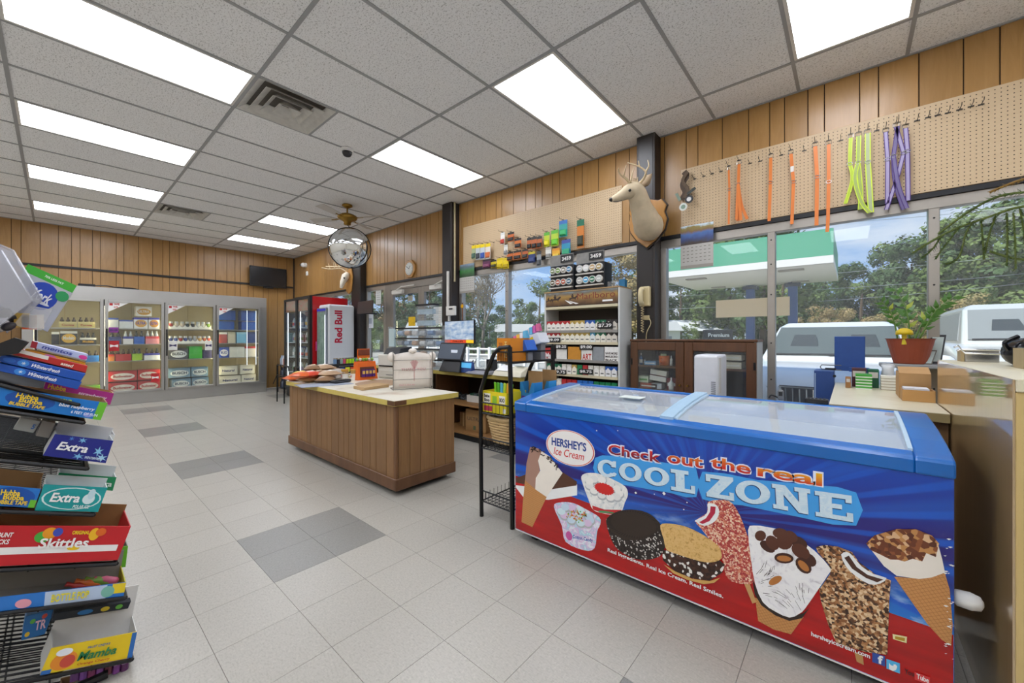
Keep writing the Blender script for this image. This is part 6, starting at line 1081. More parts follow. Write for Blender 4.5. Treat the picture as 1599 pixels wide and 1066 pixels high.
c = V(-5.5, 2.79, 2.495); mr = T('convex_mirror', 'round convex security mirror hanging under the ceiling fan', 'mirror', tuple(c)); n = V(5.5, -2.6, -1.1).normalized(); u = n.cross(V(0, 0, 1)).normalized(); w = u.cross(n).normalized()
rg = []
for k in range(9): a = PI / 2 * k / 8.2; r_ = .285 * math.cos(a); hgt = .13 * math.sin(a); rg.append([c + n * hgt + (u * math.cos(2 * PI * j / 28) + w * math.sin(2 * PI * j / 28)) * r_ for j in range(28)])
MB().rings(rg).build('mirror_dome', M('#e6e8ea', .03, 1.0, var=0), mr, smooth=True); MB().tube([c + (u * math.cos(2 * PI * j / 28) + w * math.sin(2 * PI * j / 28)) * .287 for j in range(29)], .008, 6).build('rim', M_BLACK, mr); MB().rings([[q_ - n * .004 for q_ in rg[0]], [c - n * .02 + (q_ - c) * .9 for q_ in rg[0]]]).build('back_shell', M_OFFW, mr); MB().cyl(c + w * .285, V(-5.62, 2.81, ZC - .3), .008).build('hanger', M_BLKM, mr)

# ================================================================ GLASS DOORS
for n_, (x0, x1, hs) in enumerate(((-6.14, -5.262, 1), (-5.258, -4.555, -1))):
    d = MB().box(x0, x0 + .075, YW - .01, YW + .04, .02, 2.02).box(x1 - .075, x1, YW - .01, YW + .04, .02, 2.02).box(x0 + .075, x1 - .075, YW - .01, YW + .04, .02, .2).box(x0 + .075, x1 - .075, YW - .01, YW + .04, 1.93, 2.02); d = struct(d.build('door_%d' % (n_ + 1), M_TAN_ALU, bevel=.003))
    MB().box(x0 + .075, x1 - .075, YW + .012, YW + .018, .2, 1.93).build('pane', M_GLASS, d); MB().box(x0 + .02, x1 - .02, YW - .05, YW - .03, .98, 1.02).build('push_bar', M_ALU, d, bevel=.004)
    cx_ = x0 + .12 if hs > 0 else x1 - .42; MB().box(cx_, cx_ + .3, YW - .07, YW - .012, 1.94, 2.01).build('closer', M_OFFW, d, bevel=.006); MB().tube([(cx_ + .15, YW - .08, 2.0), (cx_ + .4, YW - .14, 2.035), (cx_ + .6, YW - .03, 2.06)], .01, 5).build('closer_arm', M_OFFW, d)
struct(MB().box(-6.31, -6.142, YW - .012, YW + .05, .0, 2.14).box(-6.142, -4.552, YW - .012, YW + .05, 2.025, 2.14).build('trim_21', M_TAN_ALU, bevel=.003))
def sticker(name, label, px, Y, m, txt=None, tcol='#202020', cat='sign', group=None, th=.002, shapes=()):
    a, b_ = aY(px[0], px[3], Y), aY(px[2], px[1], Y); z0, z1 = aY((px[0] + px[2]) / 2, px[3], Y).z, aY((px[0] + px[2]) / 2, px[1], Y).z; t = T(name, label, cat, ((a.x + b_.x) / 2, Y, z0), group); MB().box(a.x, b_.x, Y - th, Y, z0, z1).build('sheet', m, t); w, h = b_.x - a.x, z1 - z0
    if txt:
        mb = MB(); lines = txt if isinstance(txt, list) else [txt]; H = h / len(lines)
        for q, s in enumerate(lines): letters(mb, s, V(a.x + w * .1, Y - th, z1 - H * (q + .8)), V(b_.x - w * .1, Y - th, z1 - H * (q + .8)), V(0, 0, H * .55), bold=.02)
        mb.build('lettering', M(tcol, .5), t)
    for (u0, v0, u1, v1, c) in shapes: MB().box(a.x + w * u0, a.x + w * u1, Y - th - .001, Y - th - .0002, z0 + h * v0, z0 + h * v1).build('print_block', M(c, .5), t)
    return t
GY_ = YW + .011
sticker('door_sticker', 'yellow and red warning sticker on the right glass door', (655.5, 450.5, 662.5, 467), GY_, M('#d8a81c', .5), shapes=[(.1, .1, .9, .45, '#b8301c'), (.2, .6, .8, .9, '#2a2a20')]); sticker('door_sticker', 'small dark blue sticker high on the left glass door', (637, 452.5, 644.5, 460), GY_, M('#2a4460', .5), shapes=[(.1, .4, .9, .55, '#c8d0d8')]); sticker('door_sticker', 'small pale sticker under the dark blue one on the left door', (637, 462, 644.5, 470), GY_, M('#a8a494', .5))
sticker('paper_notice', 'white paper notice hanging in the left sidelight window', (587, 452, 595, 475), YW + .016, M('#d9dad6', .7), shapes=[(.15, .3 + .15 * k, .85, .34 + .15 * k, '#a8a8a8') for k in range(4)], cat='paper'); sticker('paper_notice', 'torn white paper note low in the left sidelight window', (572, 490, 583, 512), YW + .016, M('#cfd4dc', .7), shapes=[(.2, .3, .8, .7, '#9aa4b4')], cat='paper'); sticker('paper_notice', 'large white paper sheet on the right glass door', (677, 479, 690, 505), GY_, M('#dcdcd8', .7), shapes=[(.1, .2 + .12 * k, .9, .23 + .12 * k, '#b0b0b0') for k in range(5)], cat='paper')
t = T('window_tablet', 'dark brown blank board standing in the sidelight window above the counter', 'board', tuple(aY(570, 490, 3.62))); P_ = [aY(557.5, 490, 3.62), aY(581, 488.5, 3.6), aY(582, 468, 3.6), aY(559, 471.5, 3.62)]; MB().prism(P_, V(0, .02, 0)).build('panel', M('#3a2e2a', .4), t, bevel=.004); MB().cyl(aY(570, 489, 3.63), V(aY(570, 489, 3.63).x, YW - .013, aY(570, 489, 3.63).z), .012).build('bracket', M_BLKM, t)
# ================================================================ THINGS ON THE COUNTERS
def FR(bl, br, z):          # local frame standing on height z between two pixels: x right, y away, z up
    a, b_ = aZ(*bl, z), aZ(*br, z); ux = (b_ - a); w = ux.length; ux.normalize(); uy = V(-ux.y, ux.x, 0)
    if uy.dot(a - V(0, 0, z)) < 0: uy = -uy
    m = Matrix.Identity(4)
    for i in range(3): m[i][0] = ux[i]; m[i][1] = uy[i]; m[i][2] = (0, 0, 1)[i]; m[i][3] = a[i] + (0, 0, .0008)[i]
    return m, w, (a.x * _fw.x + a.y * _fw.y) / FPX
class LB:                    # thing with parts built in a local frame
    def __init__(s, name, label, cat, m, group=None): s.m = m; s.t = T(name, label, cat, tuple(m.translation), group)
    def p(s, mb, name, mat_, **k): mb.xf(s.m); return mb.build(name, mat_, s.t, **k)
    def text(s, tx, x0, x1, z, h, y, mat_, bold=.02, shear=0, parent=None): mb = MB(); letters(mb, tx, V(x0, y, z), V(x1, y, z), V(0, 0, h), bold=bold, shear=shear); mb.xf(s.m); return mb.build('lettering', mat_, s.t)
# snack bags -------------------------------------------------
def bag_mesh(w, l, h, mats):
    m = MB(); nx, ny = 8, 7; top = []; bot = []
    for j in range(ny):
        for i in range(nx):
            u, v = i / (nx - 1), j / (ny - 1); b_ = (math.sin(PI * u) ** .55) * (math.sin(PI * v) ** .6); x = (u - .5) * w * (1 - .05 * math.sin(v * PI * 6)); y = (v - .5) * l; wob = .006 * math.sin(u * 17 + v * 9) * b_
            top.append(V(x, y, h * .42 + h * .58 * b_ + wob)); bot.append(V(x, y, h * .42 - h * .42 * b_))
    q = lambda o, i, j: o + j * nx + i
    m.add(top, []); m.add(bot, [])
    for j in range(ny - 1):
        for i in range(nx - 1):
            m.m.append(1 if 2 <= i <= 4 and 2 <= j <= 4 else 0); m.f.append([q(0, i, j), q(0, i + 1, j), q(0, i + 1, j + 1), q(0, i, j + 1)]); n = nx * ny; m.m.append(0); m.f.append([q(n, i, j), q(n, i, j + 1), q(n, i + 1, j + 1), q(n, i + 1, j)])
    return m.build('snack_bag', mats, smooth=True, origin=(0, 0, 0))
bagc = [('#d8622a', '#e8c43a', 'orange and yellow'), ('#c8a070', '#7a4a2c', 'tan and brown'), ('#d24a34', '#f0e6d8', 'red and white'), ('#b89a7c', '#e8e0d4', 'beige and cream'), ('#8a6a4c', '#d8b88a', 'brown'), ('#b0a8a0', '#6a5a50', 'silver grey')]
slots = [(452, 595, .72, .2), (463, 592, .72, 1.2), (474, 597, .72, .5), (486, 593, .72, 2.0), (499, 598, .72, .9), (512, 594, .72, .1), (524, 589, .72, 1.5), (461, 587, .775, 2.2), (476, 586, .775, .7), (490, 584, .775, 1.7), (505, 585, .775, .3), (519, 582, .775, 2.4), (480, 576, .825, 1.1), (497, 575, .825, .4)]
WHERE = ['at the near left corner of the heap', 'second from the left along the bottom', 'third from the left along the bottom', 'fourth from the left along the bottom', 'fifth from the left along the bottom', 'sixth from the left along the bottom', 'at the right end of the bottom', 'at the left of the middle layer', 'second in the middle layer', 'third in the middle layer', 'fourth in the middle layer', 'at the right of the middle layer', 'on the very top, left one', 'on the very top, right one']
order = [0, 2, 1, 3, 4, 5, 1, 0, 2, 4, 3, 5, 4, 3]
for k, (px, py, z, a) in enumerate(slots):
    c0, c1, cn = bagc[order[k]]; o = bag_mesh(.17, .21, .075, [M(c0, .28, var=.2, scale=40), M(c1, .28, var=.25, scale=50)]); lay = 0 if k < 7 else (1 if k < 12 else 2); zz = IZ + .001 + lay * .05
    p = aZ(px, py + (0 if lay == 0 else 4), zz); o.location = (p.x, p.y + .06, zz); o.rotation_euler = (0, 0, a); tag(o, '%s snack bag on the island, %s' % (cn, WHERE[k]), 'snack bag', 'snack bags heaped on the island counter')
m, w, s = FR((493, 604), (545, 600), IZ); b = LB('counter_mat', 'thin blue-grey mat on the island counter under the snack bags', 'mat', m); b.p(MB().box(-.12, w + .05, 0, .3, 0, .003), 'sheet', M('#8a92a8', .6)); b.p(MB().box(-.1, w + .03, .02, .28, .003, .0035), 'inner_sheet', M('#9aa0b0', .6))
m, w, s = FR((524, 599), (549, 596), IZ + .0045); b = LB('black_case', 'flat black zip case lying beside the snack bags', 'case', m); b.p(MB().box(0, w, 0, .09, 0, .03), 'body', M_BLACK, bevel=.01, seg=2); b.p(MB().box(.01, w - .01, -.002, -.0003, .014, .017), 'zip', M_GREY)
m, w, s = FR((566, 610), (612, 605), IZ); b = LB('kraft_folder', 'tan folded paper bags with string lying on the island counter', 'paper bag', m)
for k in range(3): b.p(MB().hexa([V(.01 * k, .0, .008 * k), V(w, .05, .008 * k), V(w, .25, .008 * k), V(.02, .2, .008 * k), V(.01 * k, .0, .008 * k + .007), V(w, .05, .008 * k + .012), V(w, .25, .008 * k + .012), V(.02, .2, .008 * k + .007)]), 'folded_bag', M('#b3946a', .75, var=.1))
# stain of bare wood on the counter
tag(MB().poly(spline([aZ(x, y, IZ + .0006) for x, y in ((560, 597), (600, 592), (625, 596), (615, 601), (580, 604), (556, 601))], 4, True)).build('worn_patch', M('#a08468', .6, var=.15), isl), 'brown worn patch in the laminate')
for k, px in enumerate((538.5, 553)):
    c = aZ(px, 593, IZ) + V(0, 0, .0008); t = T('snack_jar', ['left', 'right'][k] + ' clear jar of nuts with white label on the island counter', 'jar', tuple(c), 'snack jars'); r_ = .038
    MB().lathe([(r_, 0), (r_, .07)], 16, c).build('label_band', M('#e6e2da', .5), t); MB().lathe([(r_ * .97, .0705), (r_ * .97, .1)], 16, c).build('nuts', M('#b08a50', .6, var=.5, scale=80), t); MB().lathe([(r_ + .001, .1005), (r_ + .001, .118), (r_ * .9, .12)], 16, c).build('lid', M('#c4923c', .4), t); p = c + V(.01, -r_ - .002, .03); MB().box(p.x - .012, p.x + .006, p.y, p.y + .001, p.z, p.z + .025).build('red_mark', M_RED, t)
m, w, s = FR((523, 585), (560, 582), IZ); b = LB('lighter_display', 'black two-tier display tray of coloured lighters on the island counter', 'display', m); b.p(MB().box(0, w, .05, .15, 0, .09), 'lower_tray', M_BLACK, bevel=.003); b.p(MB().box(-.01, w + .01, .04, .16, .1, .13), 'upper_tray', M_BLACK, bevel=.003); b.p(MB().box(w * .2, w * .3, .08, .1, .09, .1), 'post', M_BLACK)
lcol = ['#6a8ab0', '#2a2a34', '#8fa8a0', '#c84a6a', '#b0c428', '#a4d024', '#98d028', '#2a4aa0']
for k, c in enumerate(lcol): x = w * (.06 + k * .125); q_ = MB().box(x, x + w * .1, .05, .075, .1308, .19).mat(1).box(x + .002, x + w * .1 - .002, .052, .073, .19, .205); q_.xf(m); tag(q_.build('lighter', [M(c, .3), M_CHROME]), '%s lighter from the left in the black display tray' % ORD[k], 'lighter', 'lighters in the display tray')
for k, c in enumerate(('#2a4a8a', '#d8d828', '#c84a28')): x = w * (.3 + .22 * k); b.p(MB().box(x, x + w * .18, .046, .0496, .02, .08), 'tray_print', M(c, .4))
m, w, s = FR((511, 591), (527, 589), IZ); b = LB('red_snack_packs', 'small stack of red and cream snack packs beside the lighter tray', 'snack pack', m)
for k in range(4): b.p(MB().box(.0, w, 0, .06, .028 * k, .028 * k + .027), 'pack', M(['#a8302c', '#b8403a', '#9c2a28', '#c8a878'][k], .4, var=.25, scale=50), bevel=.004)
m, w, s = FR((559, 594), (590, 591), IZ); b = LB('orange_candy_stand', 'bright orange candy display stand with purple packs on the island counter', 'display', m); M_ORG = M('#e0661a', .4); h = 48 * s
b.p(MB().hexa([V(0, 0, 0), V(w, 0, 0), V(w, .1, 0), V(0, .1, 0), V(w * .05, .03, h * .6), V(w * .95, .03, h * .6), V(w * .95, .1, h * .6), V(w * .05, .1, h * .6)]), 'stand', M_ORG); b.p(MB().hexa([V(w * .12, -.002, h * .1), V(w * .88, -.002, h * .1), V(w * .88, .004, h * .1), V(w * .12, .004, h * .1), V(w * .14, .02, h * .42), V(w * .86, .02, h * .42), V(w * .86, .026, h * .42), V(w * .14, .026, h * .42)]), 'dark_opening', M('#5a2a1c', .6))
b.p(MB().box(w * .2, w * .8, .085, .095, h * .6, h * 1.02), 'header_card', M_ORG); b.text("Reese's", w * .26, w * .75, h * .64, h * .1, .084, M('#f0d040', .4)); b.p(MB().box(w * .22, w * .78, .08, .0845, h * .8, h * 1.0), 'header_print', M('#7a3a20', .5, var=.3))
for k in range(4): x = w * (.18 + k * .17); q_ = MB().box(x, x + w * .14, -.012, .0, h * .1, h * .34).mat(1).box(x + .003, x + w * .14 - .003, -.014, -.012, h * .2, h * .3); q_.xf(m); tag(q_.build('candy_pack', [M('#5a2c78', .35), M('#e0b860', .35)]), '%s purple candy pack from the left in the orange stand' % ORD[k], 'candy pack', 'purple packs in the orange stand')
for k in range(6): x = w * (.06 + k * .15); q_ = MB().sph((x + .012, .06, h * .6 + .02), (.016, .02, .0185), 8, 6); q_.xf(m); tag(q_.build('wrapped_candy', M(['#6a9a3a', '#c8c8b0', '#7aa848'][k % 3], .35, var=.3, scale=60), smooth=True), '%s green wrapped candy from the left on top of the orange stand' % ORD[k], 'candy', 'green wrapped candies')
# bag rack
m, w, s = FR((614, 609.5), (675.5, 606), IZ); h = 60 * s; b = LB('bag_rack', 'chrome wire rack holding white plastic shopping bags on the island counter', 'bag rack', m); M_WIRE = M('#9a958c', .3, .8)
for x in (0, w): b.p(MB().tube([(x, 0, 0), (x, 0, h * .95), (x, .015, h), (x, .03, h * .95)], .004, 6), 'post', M_WIRE); b.p(MB().tube([(x, 0, .004), (x, .16, .004)], .004, 6), 'foot', M_WIRE)
for z in (.02, .27, .53, .78): b.p(MB().cyl((0, -.001, h * z), (w, -.001, h * z), .003, n=6), 'cross_wire', M_WIRE)
b.p(MB().cyl((0, .16, .004), (w, .16, .004), .004, n=6), 'back_bar', M_WIRE)
bl = LB('shopping_bags', 'bundle of white plastic shopping bags with red print in the wire rack', 'shopping bag', m); M_BAG = M('#e2d9cf', .45, var=.05)
R_ = []
for k, z in enumerate((.03, .3, .6, .82, .93)):
    sw = (1, 1.0, 1.0, .98, .9)[k]; R_.append([V(w * (.5 + (u - .5) * .95 * sw), (.012 if sd == 0 else .06) + .006 * math.sin(u * 9 + k), h * z + (.02 * math.sin(u * PI) if k == 4 else 0)) for sd in (0, 1) for u in ([i / 8 for i in range(9)] if sd == 0 else [1 - i / 8 for i in range(9)])])
bl.p(MB().rings(R_), 'bag_body', M_BAG, smooth=True); bl.p(MB().sph((w * .5, .03, h * 1.02), (w * .11, .035, h * .07), 12, 8), 'gathered_handle', M_BAG, smooth=True)
for x in (-.0, 1.0): bl.p(MB().sph((w * (x * 1.05 - .02), .05, h * .86), (w * .1, .05, h * .13), 10, 7), 'bag_handle', M_BAG, smooth=True)
bl.p(MB().rings([[V(w + .008, .05, h * .04), V(w + .028, .09, h * .04), V(w + .028, .15, h * .04), V(w + .008, .15, h * .04)], [V(w + .008, .05, h * .8), V(w + .022, .09, h * .85), V(w + .022, .15, h * .85), V(w + .008, .15, h * .8)]]), 'side_bag', M_BAG)
pr = MB()
for i in range(9): a = (i - 4) * .16; pr.poly([V(w * .53, .0072, h * .5), V(w * .53 + math.sin(a) * w * .16 - .002, .0072, h * (.5 + .28 * math.cos(a))), V(w * .53 + math.sin(a) * w * .16 + .002, .0072, h * (.5 + .28 * math.cos(a)))])
pr.box(w * .525, w * .535, .0068, .0072, h * .22, h * .6); bl.p(pr, 'red_flower_print', M('#c4606a', .5)); bl.text('THANK YOU', w * .2, w * .82, h * .5, h * .06, .0066, M('#d0848a', .5)); bl.text('Have a nice day', w * .15, w * .55, h * .1, h * .045, .0066, M('#d8a0a4', .5))

# ---------------- checkout things
m, w, s = FR((604, 572), (690, 578), RZ); h = 62 * s; b = LB('lottery_dispenser', 'clear plastic scratch ticket dispenser with three rows of bins on the checkout counter', 'dispenser', m)
tkc = ['#b8bcc0', '#7a94b8', '#8a8e94', '#9cb0c8', '#c8a890', '#d8d8d8']
for r_ in range(4):
    z0 = h * (.02 + r_ * .245)
    for k in range(6):
        x0 = w * (.14 + k * .14); c_ = b.p(MB().box(x0, x0 + w * .132, .03, .12, z0, z0 + h * .17), 'ticket_bin', M_ACRYL); q_ = MB().cyl((x0 + w * .02, .07, z0 + h * .08), (x0 + w * .11, .07, z0 + h * .08), h * .06, n=10); q_.xf(m); o = q_.build('ticket_roll', M(tkc[(k + r_) % 6], .6, var=.4, scale=60), c_)
    b.p(MB().box(w * .14, w * .98, .022, .028, z0 + h * .175, z0 + h * .21), 'black_strip', M_BLACK)
for x in (0, w * .98): b.p(MB().box(x, x + .006, .02, .16, 0, h), 'side_wall', M_ACRYL)
b.p(MB().cyl((w * .03, .05, h * .32), (w * .12, .05, h * .32), h * .07, n=12), 'paper_roll', M('#8a7458', .7)); b.p(MB().box(w * .02, w * .12, .02, .05, h * .5, h * .95), 'ticket_sheet', M('#b8ccd0', .5))
z0 = RZ + h + .0015
for k, (px0, px1, py0, py1, lab) in enumerate(((650, 676, 494, 509, 'lower clear ticket box with yellow tickets on top of the dispenser'), (652, 677, 477, 493, 'upper clear ticket box with black lid on top of the dispenser'))):
    mm = m.copy(); mm.translation = m @ V(w * .52, .03, h + .002 + k * 16.5 * s); w2 = w * .3; h2 = 15 * s; b2 = LB('ticket_box', lab, 'box', mm); b2.p(MB().box(0, w2, 0, .1, 0, h2 * .8), 'box', M_ACRYL); b2.p(MB().box(-.002, w2 + .002, -.002, .102, h2 * .8 + .0005, h2), 'lid', M_BLACK if k else M_ACRYL); b2.p(MB().box(.01, w2 * .9, .02, .08, .002, h2 * .5), 'tickets', M('#a8bcc8', .5, var=.3))
    if k == 0: b2.p(MB().box(-w2 * .4, -.004, -.01, .0, 0, h2 * .9), 'yellow_ticket', M('#d8b01c', .4, var=.35, scale=40))
m, w, s = FR((588, 590), (638, 594), .703); h = 46 * s; b = LB('white_printer', 'white office printer with paper tray behind the orange candy stand', 'printer', m); b.p(MB().box(0, w, .02, .34, 0, h * .8), 'body', M('#d6d4ca', .45), bevel=.012, seg=2); b.p(MB().box(w * .05, w * .95, .005, .0195, h * .05, h * .28), 'drawer', M('#cbc9be', .45), bevel=.004); b.p(MB().box(w * .3, w * .7, .002, .0048, h * .12, h * .15), 'drawer_slot', M_GREY); b.p(MB().box(w * .05, w * .95, .008, .0195, h * .4, h * .44), 'output_slot', M_BLACK); b.p(MB().box(w * .65, w * .85, .008, .019, h * .46, h * .52), 'green_light', M('#7ac838', .4)); b.p(MB().hexa([V(w * .1, .06, h * .802), V(w * .6, .06, h * .802), V(w * .6, .3, h * .802), V(w * .1, .3, h * .802), V(w * .12, .1, h), V(w * .56, .1, h), V(w * .56, .28, h * 1.05), V(w * .12, .28, h * 1.05)]), 'black_scanner_lid', M_BLACK)
m, w, s = FR((686, 571), (732, 575), RZ); h = 70 * s; b = LB('customer_monitor', 'flat monitor showing a cloudy sky on the checkout counter', 'monitor', m); b.p(MB().box(w * .3, w * .7, .05, .2, 0, .012), 'foot', M_BLACK); b.p(MB().box(w * .45, w * .55, .12, .14, .012, h * .7), 'stand', M_BLACK); b.p(MB().box(0, w, .09, .118, h * .5, h), 'housing', M_BLACK, bevel=.003)
def sky_mat():
    s_ = NT('screen_clouds'); n_ = s_.noise(s_.mapv(s_.obj(), (6, 6, 14)), 1.4, 4); c = s_.ramp(n_, [(.35, '#7d9cc4'), (.6, '#c4d2e0'), (.75, '#e4eaf0')]); s_.bc('#101010'); s_.set(s_.b.inputs['Emission Color'], c); s_.b.inputs['Emission Strength'].default_value = .75; s_.P(Roughness=.3); return s_.m
b.p(MB().box(w * .015, w * .985, .0885, .0898, h * .585, h * .985), 'screen', sky_mat()); b.p(MB().box(w * .015, w * .985, .0885, .0898, h * .515, h * .58), 'red_banner', emis('screen_red', '#c8401c', .6)); b.p(MB().box(w * .75, w * .985, .0875, .0884, h * .515, h * .58), 'yellow_banner', emis('screen_yellow', '#e0b020', .7)); b.text('PHILLIPS', w * .3, w * .65, h * .53, h * .035, .0883, M('#401008', .5))
m, w, s = FR((681, 579), (718, 582), RZ); h = 44 * s; b = LB('register_terminal', 'black touch screen cash register terminal in front of the monitor', 'register', m); b.p(MB().hexa([V(.04, 0, 0), V(w - .02, 0, 0), V(w - .02, .16, 0), V(.04, .16, 0), V(.07, .06, h * .42), V(w - .05, .06, h * .42), V(w - .05, .12, h * .42), V(.07, .12, h * .42)]), 'base', M_BLACK, bevel=.006); b.p(MB().hexa([V(-.01, .02, h * .4), V(w, .02, h * .4), V(w, .05, h * .4), V(-.01, .05, h * .4), V(-.0, .07, h), V(w + .02, .07, h), V(w + .02, .1, h), V(.0, .1, h)]), 'screen_housing', M_BLACK, bevel=.004); b.p(MB().hexa([V(.005, .0185, h * .45), V(w - .015, .0185, h * .45), V(w - .015, .0195, h * .45), V(.005, .0195, h * .45), V(.012, .0665, h * .96), V(w + .006, .0665, h * .96), V(w + .006, .0675, h * .96), V(.012, .0675, h * .96)]), 'screen', emis('register_screen', '#3c4450', .4)); b.p(MB().box(w * .55, w * .8, .036, .042, h * .66, h * .76), 'login_window', emis('login', '#b8c0cc', .5))
m, w, s = FR((716, 581), (735, 583), RZ); h = 17 * s; b = LB('card_reader', 'small blue-screened card reader beside the register', 'card reader', m); b.p(MB().hexa([V(0, 0, 0), V(w, 0, 0), V(w, .07, 0), V(0, .07, 0), V(.004, .03, h), V(w - .004, .03, h), V(w - .004, .05, h), V(.004, .05, h)]), 'case', M('#24407c', .35), bevel=.004); b.p(MB().hexa([V(.014, .0115, h * .45), V(w - .014, .0115, h * .45), V(w - .014, .0125, h * .45), V(.014, .0125, h * .45), V(.016, .0255, h * .9), V(w - .016, .0255, h * .9), V(w - .016, .0265, h * .9), V(.016, .0265, h * .9)]), 'screen', emis('reader_screen', '#4a9ac8', .6))
m, w, s = FR((726, 583), (757, 586), RZ); b = LB('desk_calculator', 'grey desk calculator on the checkout counter', 'calculator', m); b.p(MB().hexa([V(0, 0, 0), V(w, 0, 0), V(w, .14, 0), V(0, .14, 0), V(.005, .004, .015), V(w - .005, .004, .015), V(w - .005, .136, .04), V(.005, .136, .04)]), 'body', M('#8a8a90', .4), bevel=.003); b.p(MB().box(.02, w - .02, .11, .13, .04, .046), 'display', M_BLACK)
m, w, s = FR((731, 577), (750, 579), RZ); b = LB('clear_headset_box', 'tangled clear plastic holder with wires behind the calculator', 'holder', m); b.p(MB().lathe([(.05, 0), (.06, .08), (.055, .13), (.03, .15)], 12, (w / 2, .09, 0)), 'clear_dome', M_ACRYL, smooth=True); b.p(MB().tube(spline([(.01, .03, .05), (.04, .05, .12), (.07, .03, .06), (.09, .06, .13)], 4), .005, 5), 'black_wire', M_BLACK)
m, w, s = FR((768, 586), (812, 590), RZ); b = LB('receipt_machine', 'beige adding machine with paper on the checkout counter end', 'machine', m); b.p(MB().hexa([V(0, 0, 0), V(w, 0, 0), V(w, .17, 0), V(0, .17, 0), V(.01, .03, .05), V(w - .01, .03, .05), V(w - .01, .15, .1), V(.01, .15, .1)]), 'body', M('#d2cdb8', .5), bevel=.005); b.p(MB().hexa([V(.03, .028, .052), V(w * .5, .028, .052), V(w * .5, .14, .1), V(.03, .14, .1), V(.03, .026, .056), V(w * .5, .026, .056), V(w * .5, .138, .104), V(.03, .138, .104)]), 'paper', M('#e8e8ea', .6)); b.p(MB().box(w * .6, w * .9, .11, .13, .1005, .106), 'display', M('#5a6a5c', .4))
m, w, s = FR((757, 579), (767, 580), RZ); b = LB('black_speaker_box', 'small black speaker box on the checkout counter', 'speaker', m); b.p(MB().box(0, w, .02, .1, 0, 18 * s), 'case', M_BLACK, bevel=.004); b.p(MB().cyl((w / 2, .0195, 9 * s), (w / 2, .0185, 9 * s), w * .3, n=12), 'cone', M('#2c2c30', .6))
# under the checkout counter
m, w, s = FR((727, 671), (752, 676), .09); h = 33 * s; b = LB('cardboard_box', 'brown cardboard box with printed lettering on the bottom shelf of the checkout counter', 'box', m); b.p(MB().box(0, w * 1.25, .0, .25, 0, h), 'body', M_CARD, bevel=.002); b.text('ULTRA', w * .12, w * 1.0, h * .5, h * .16, -.001, M('#6a5a48', .7)); b.p(MB().box(w * .5, w * .64, -.002, -.0004, h * .08, h * .26), 'printed_mark', M('#6a7a5a', .7)); b.p(MB().box(-.001, w * 1.252, .11, .14, h, h + .0015), 'packing_tape', M('#c0a070', .4))
m, w, s = FR((713, 665), (725, 668), .09); b = LB('cardboard_box', 'plain narrow cardboard box left of the lettered one under the counter', 'box', m); b.p(MB().box(0, w, .05, .25, 0, .17), 'body', M_CARDD, bevel=.002); b.p(MB().box(w * .4, w * .6, .049, .0499, .0, .17), 'packing_tape', M('#c0a070', .4))
m, w, s = FR((727, 627), (748, 630), .42); b = LB('white_tray', 'white plastic tray of oddments on the middle shelf under the checkout counter', 'tray', m); b.p(MB().box(0, w, .02, .024, 0, .08).box(0, w, .2, .204, 0, .08).box(0, .004, .024, .2, 0, .08).box(w - .004, w, .024, .2, 0, .08).box(.004, w - .004, .024, .2, 0, .004), 'tray', M_OFFW)
for k in range(3): b.p(MB().box(w * (.1 + .28 * k), w * (.34 + .28 * k), .05, .12, .0045, .1), 'green_part', M(['#2a5a48', '#5a6a70', '#1f4a3c'][k], .5), bevel=.005)
for k, (px, py) in enumerate(((700, 622), (708, 623), (717, 625), (724, 626))):
    c = aZ(px, py, .42); t = T('cable_coil', '%s dark coil of cables from the left on the shelf under the checkout counter' % ORD[k], 'cable', tuple(c), 'cable coils under the counter')
    for q in range(4): MB().tube([c + V(.045 * math.cos(a) * (1 - .1 * q), .08 + .045 * math.sin(a), .012 + q * .017 + .006 * math.sin(a * 3 + q)) for a in [2 * PI * j / 12 for j in range(13)]], .009, 5).build('loop', M(['#23252a', '#3a3d44', '#17181c', '#50545c'][(k + q) % 4], .5), t)
m, w, s = FR((700, 620), (725, 623), .42); 

# ================================================================ BLACK WIRE STAND BESIDE THE FREEZER
WY0, WY1 = 1.862, 2.33
wr_ = T('wire_stand', 'tall black wire merchandise stand beside the freezer', 'stand', (-1.73, 2.1, 0))
Pf = [V(aY(752, 806, WY0).x, 0, 0), V(aY(751, 700, WY0).x, 0, aY(751, 700, WY0).z), V(aY(750.5, 612, WY0).x, 0, aY(750.5, 612, WY0).z), V(aY(760, 580, WY0).x, 0, aY(760, 580, WY0).z), V(aY(772, 551, WY0).x, 0, aY(772, 551, WY0).z), V(aY(781, 543, WY0).x, 0, aY(781, 543, WY0).z), V(aY(796, 541.5, WY0).x, 0, aY(796, 541.5, WY0).z)]
xr_ = aY(801, 700, WY0).x - .006; zt_ = Pf[-1].z
for yy in (WY0, WY1):
    MB().tube([p + V(0, yy, 0) for p in Pf], .014, 6).build('front_post', M_BLKM, wr_); MB().tube([(xr_, yy, 0), (xr_ - .004, yy, .5), (Pf[-1].x, yy, zt_)], .015, 6).build('back_post', M_BLKM, wr_)
zs = [aY(775, 566, WY0).z, aY(775, 648, WY0).z, aY(775, 690, WY0).z - .06, aY(775, 790, WY0).z]
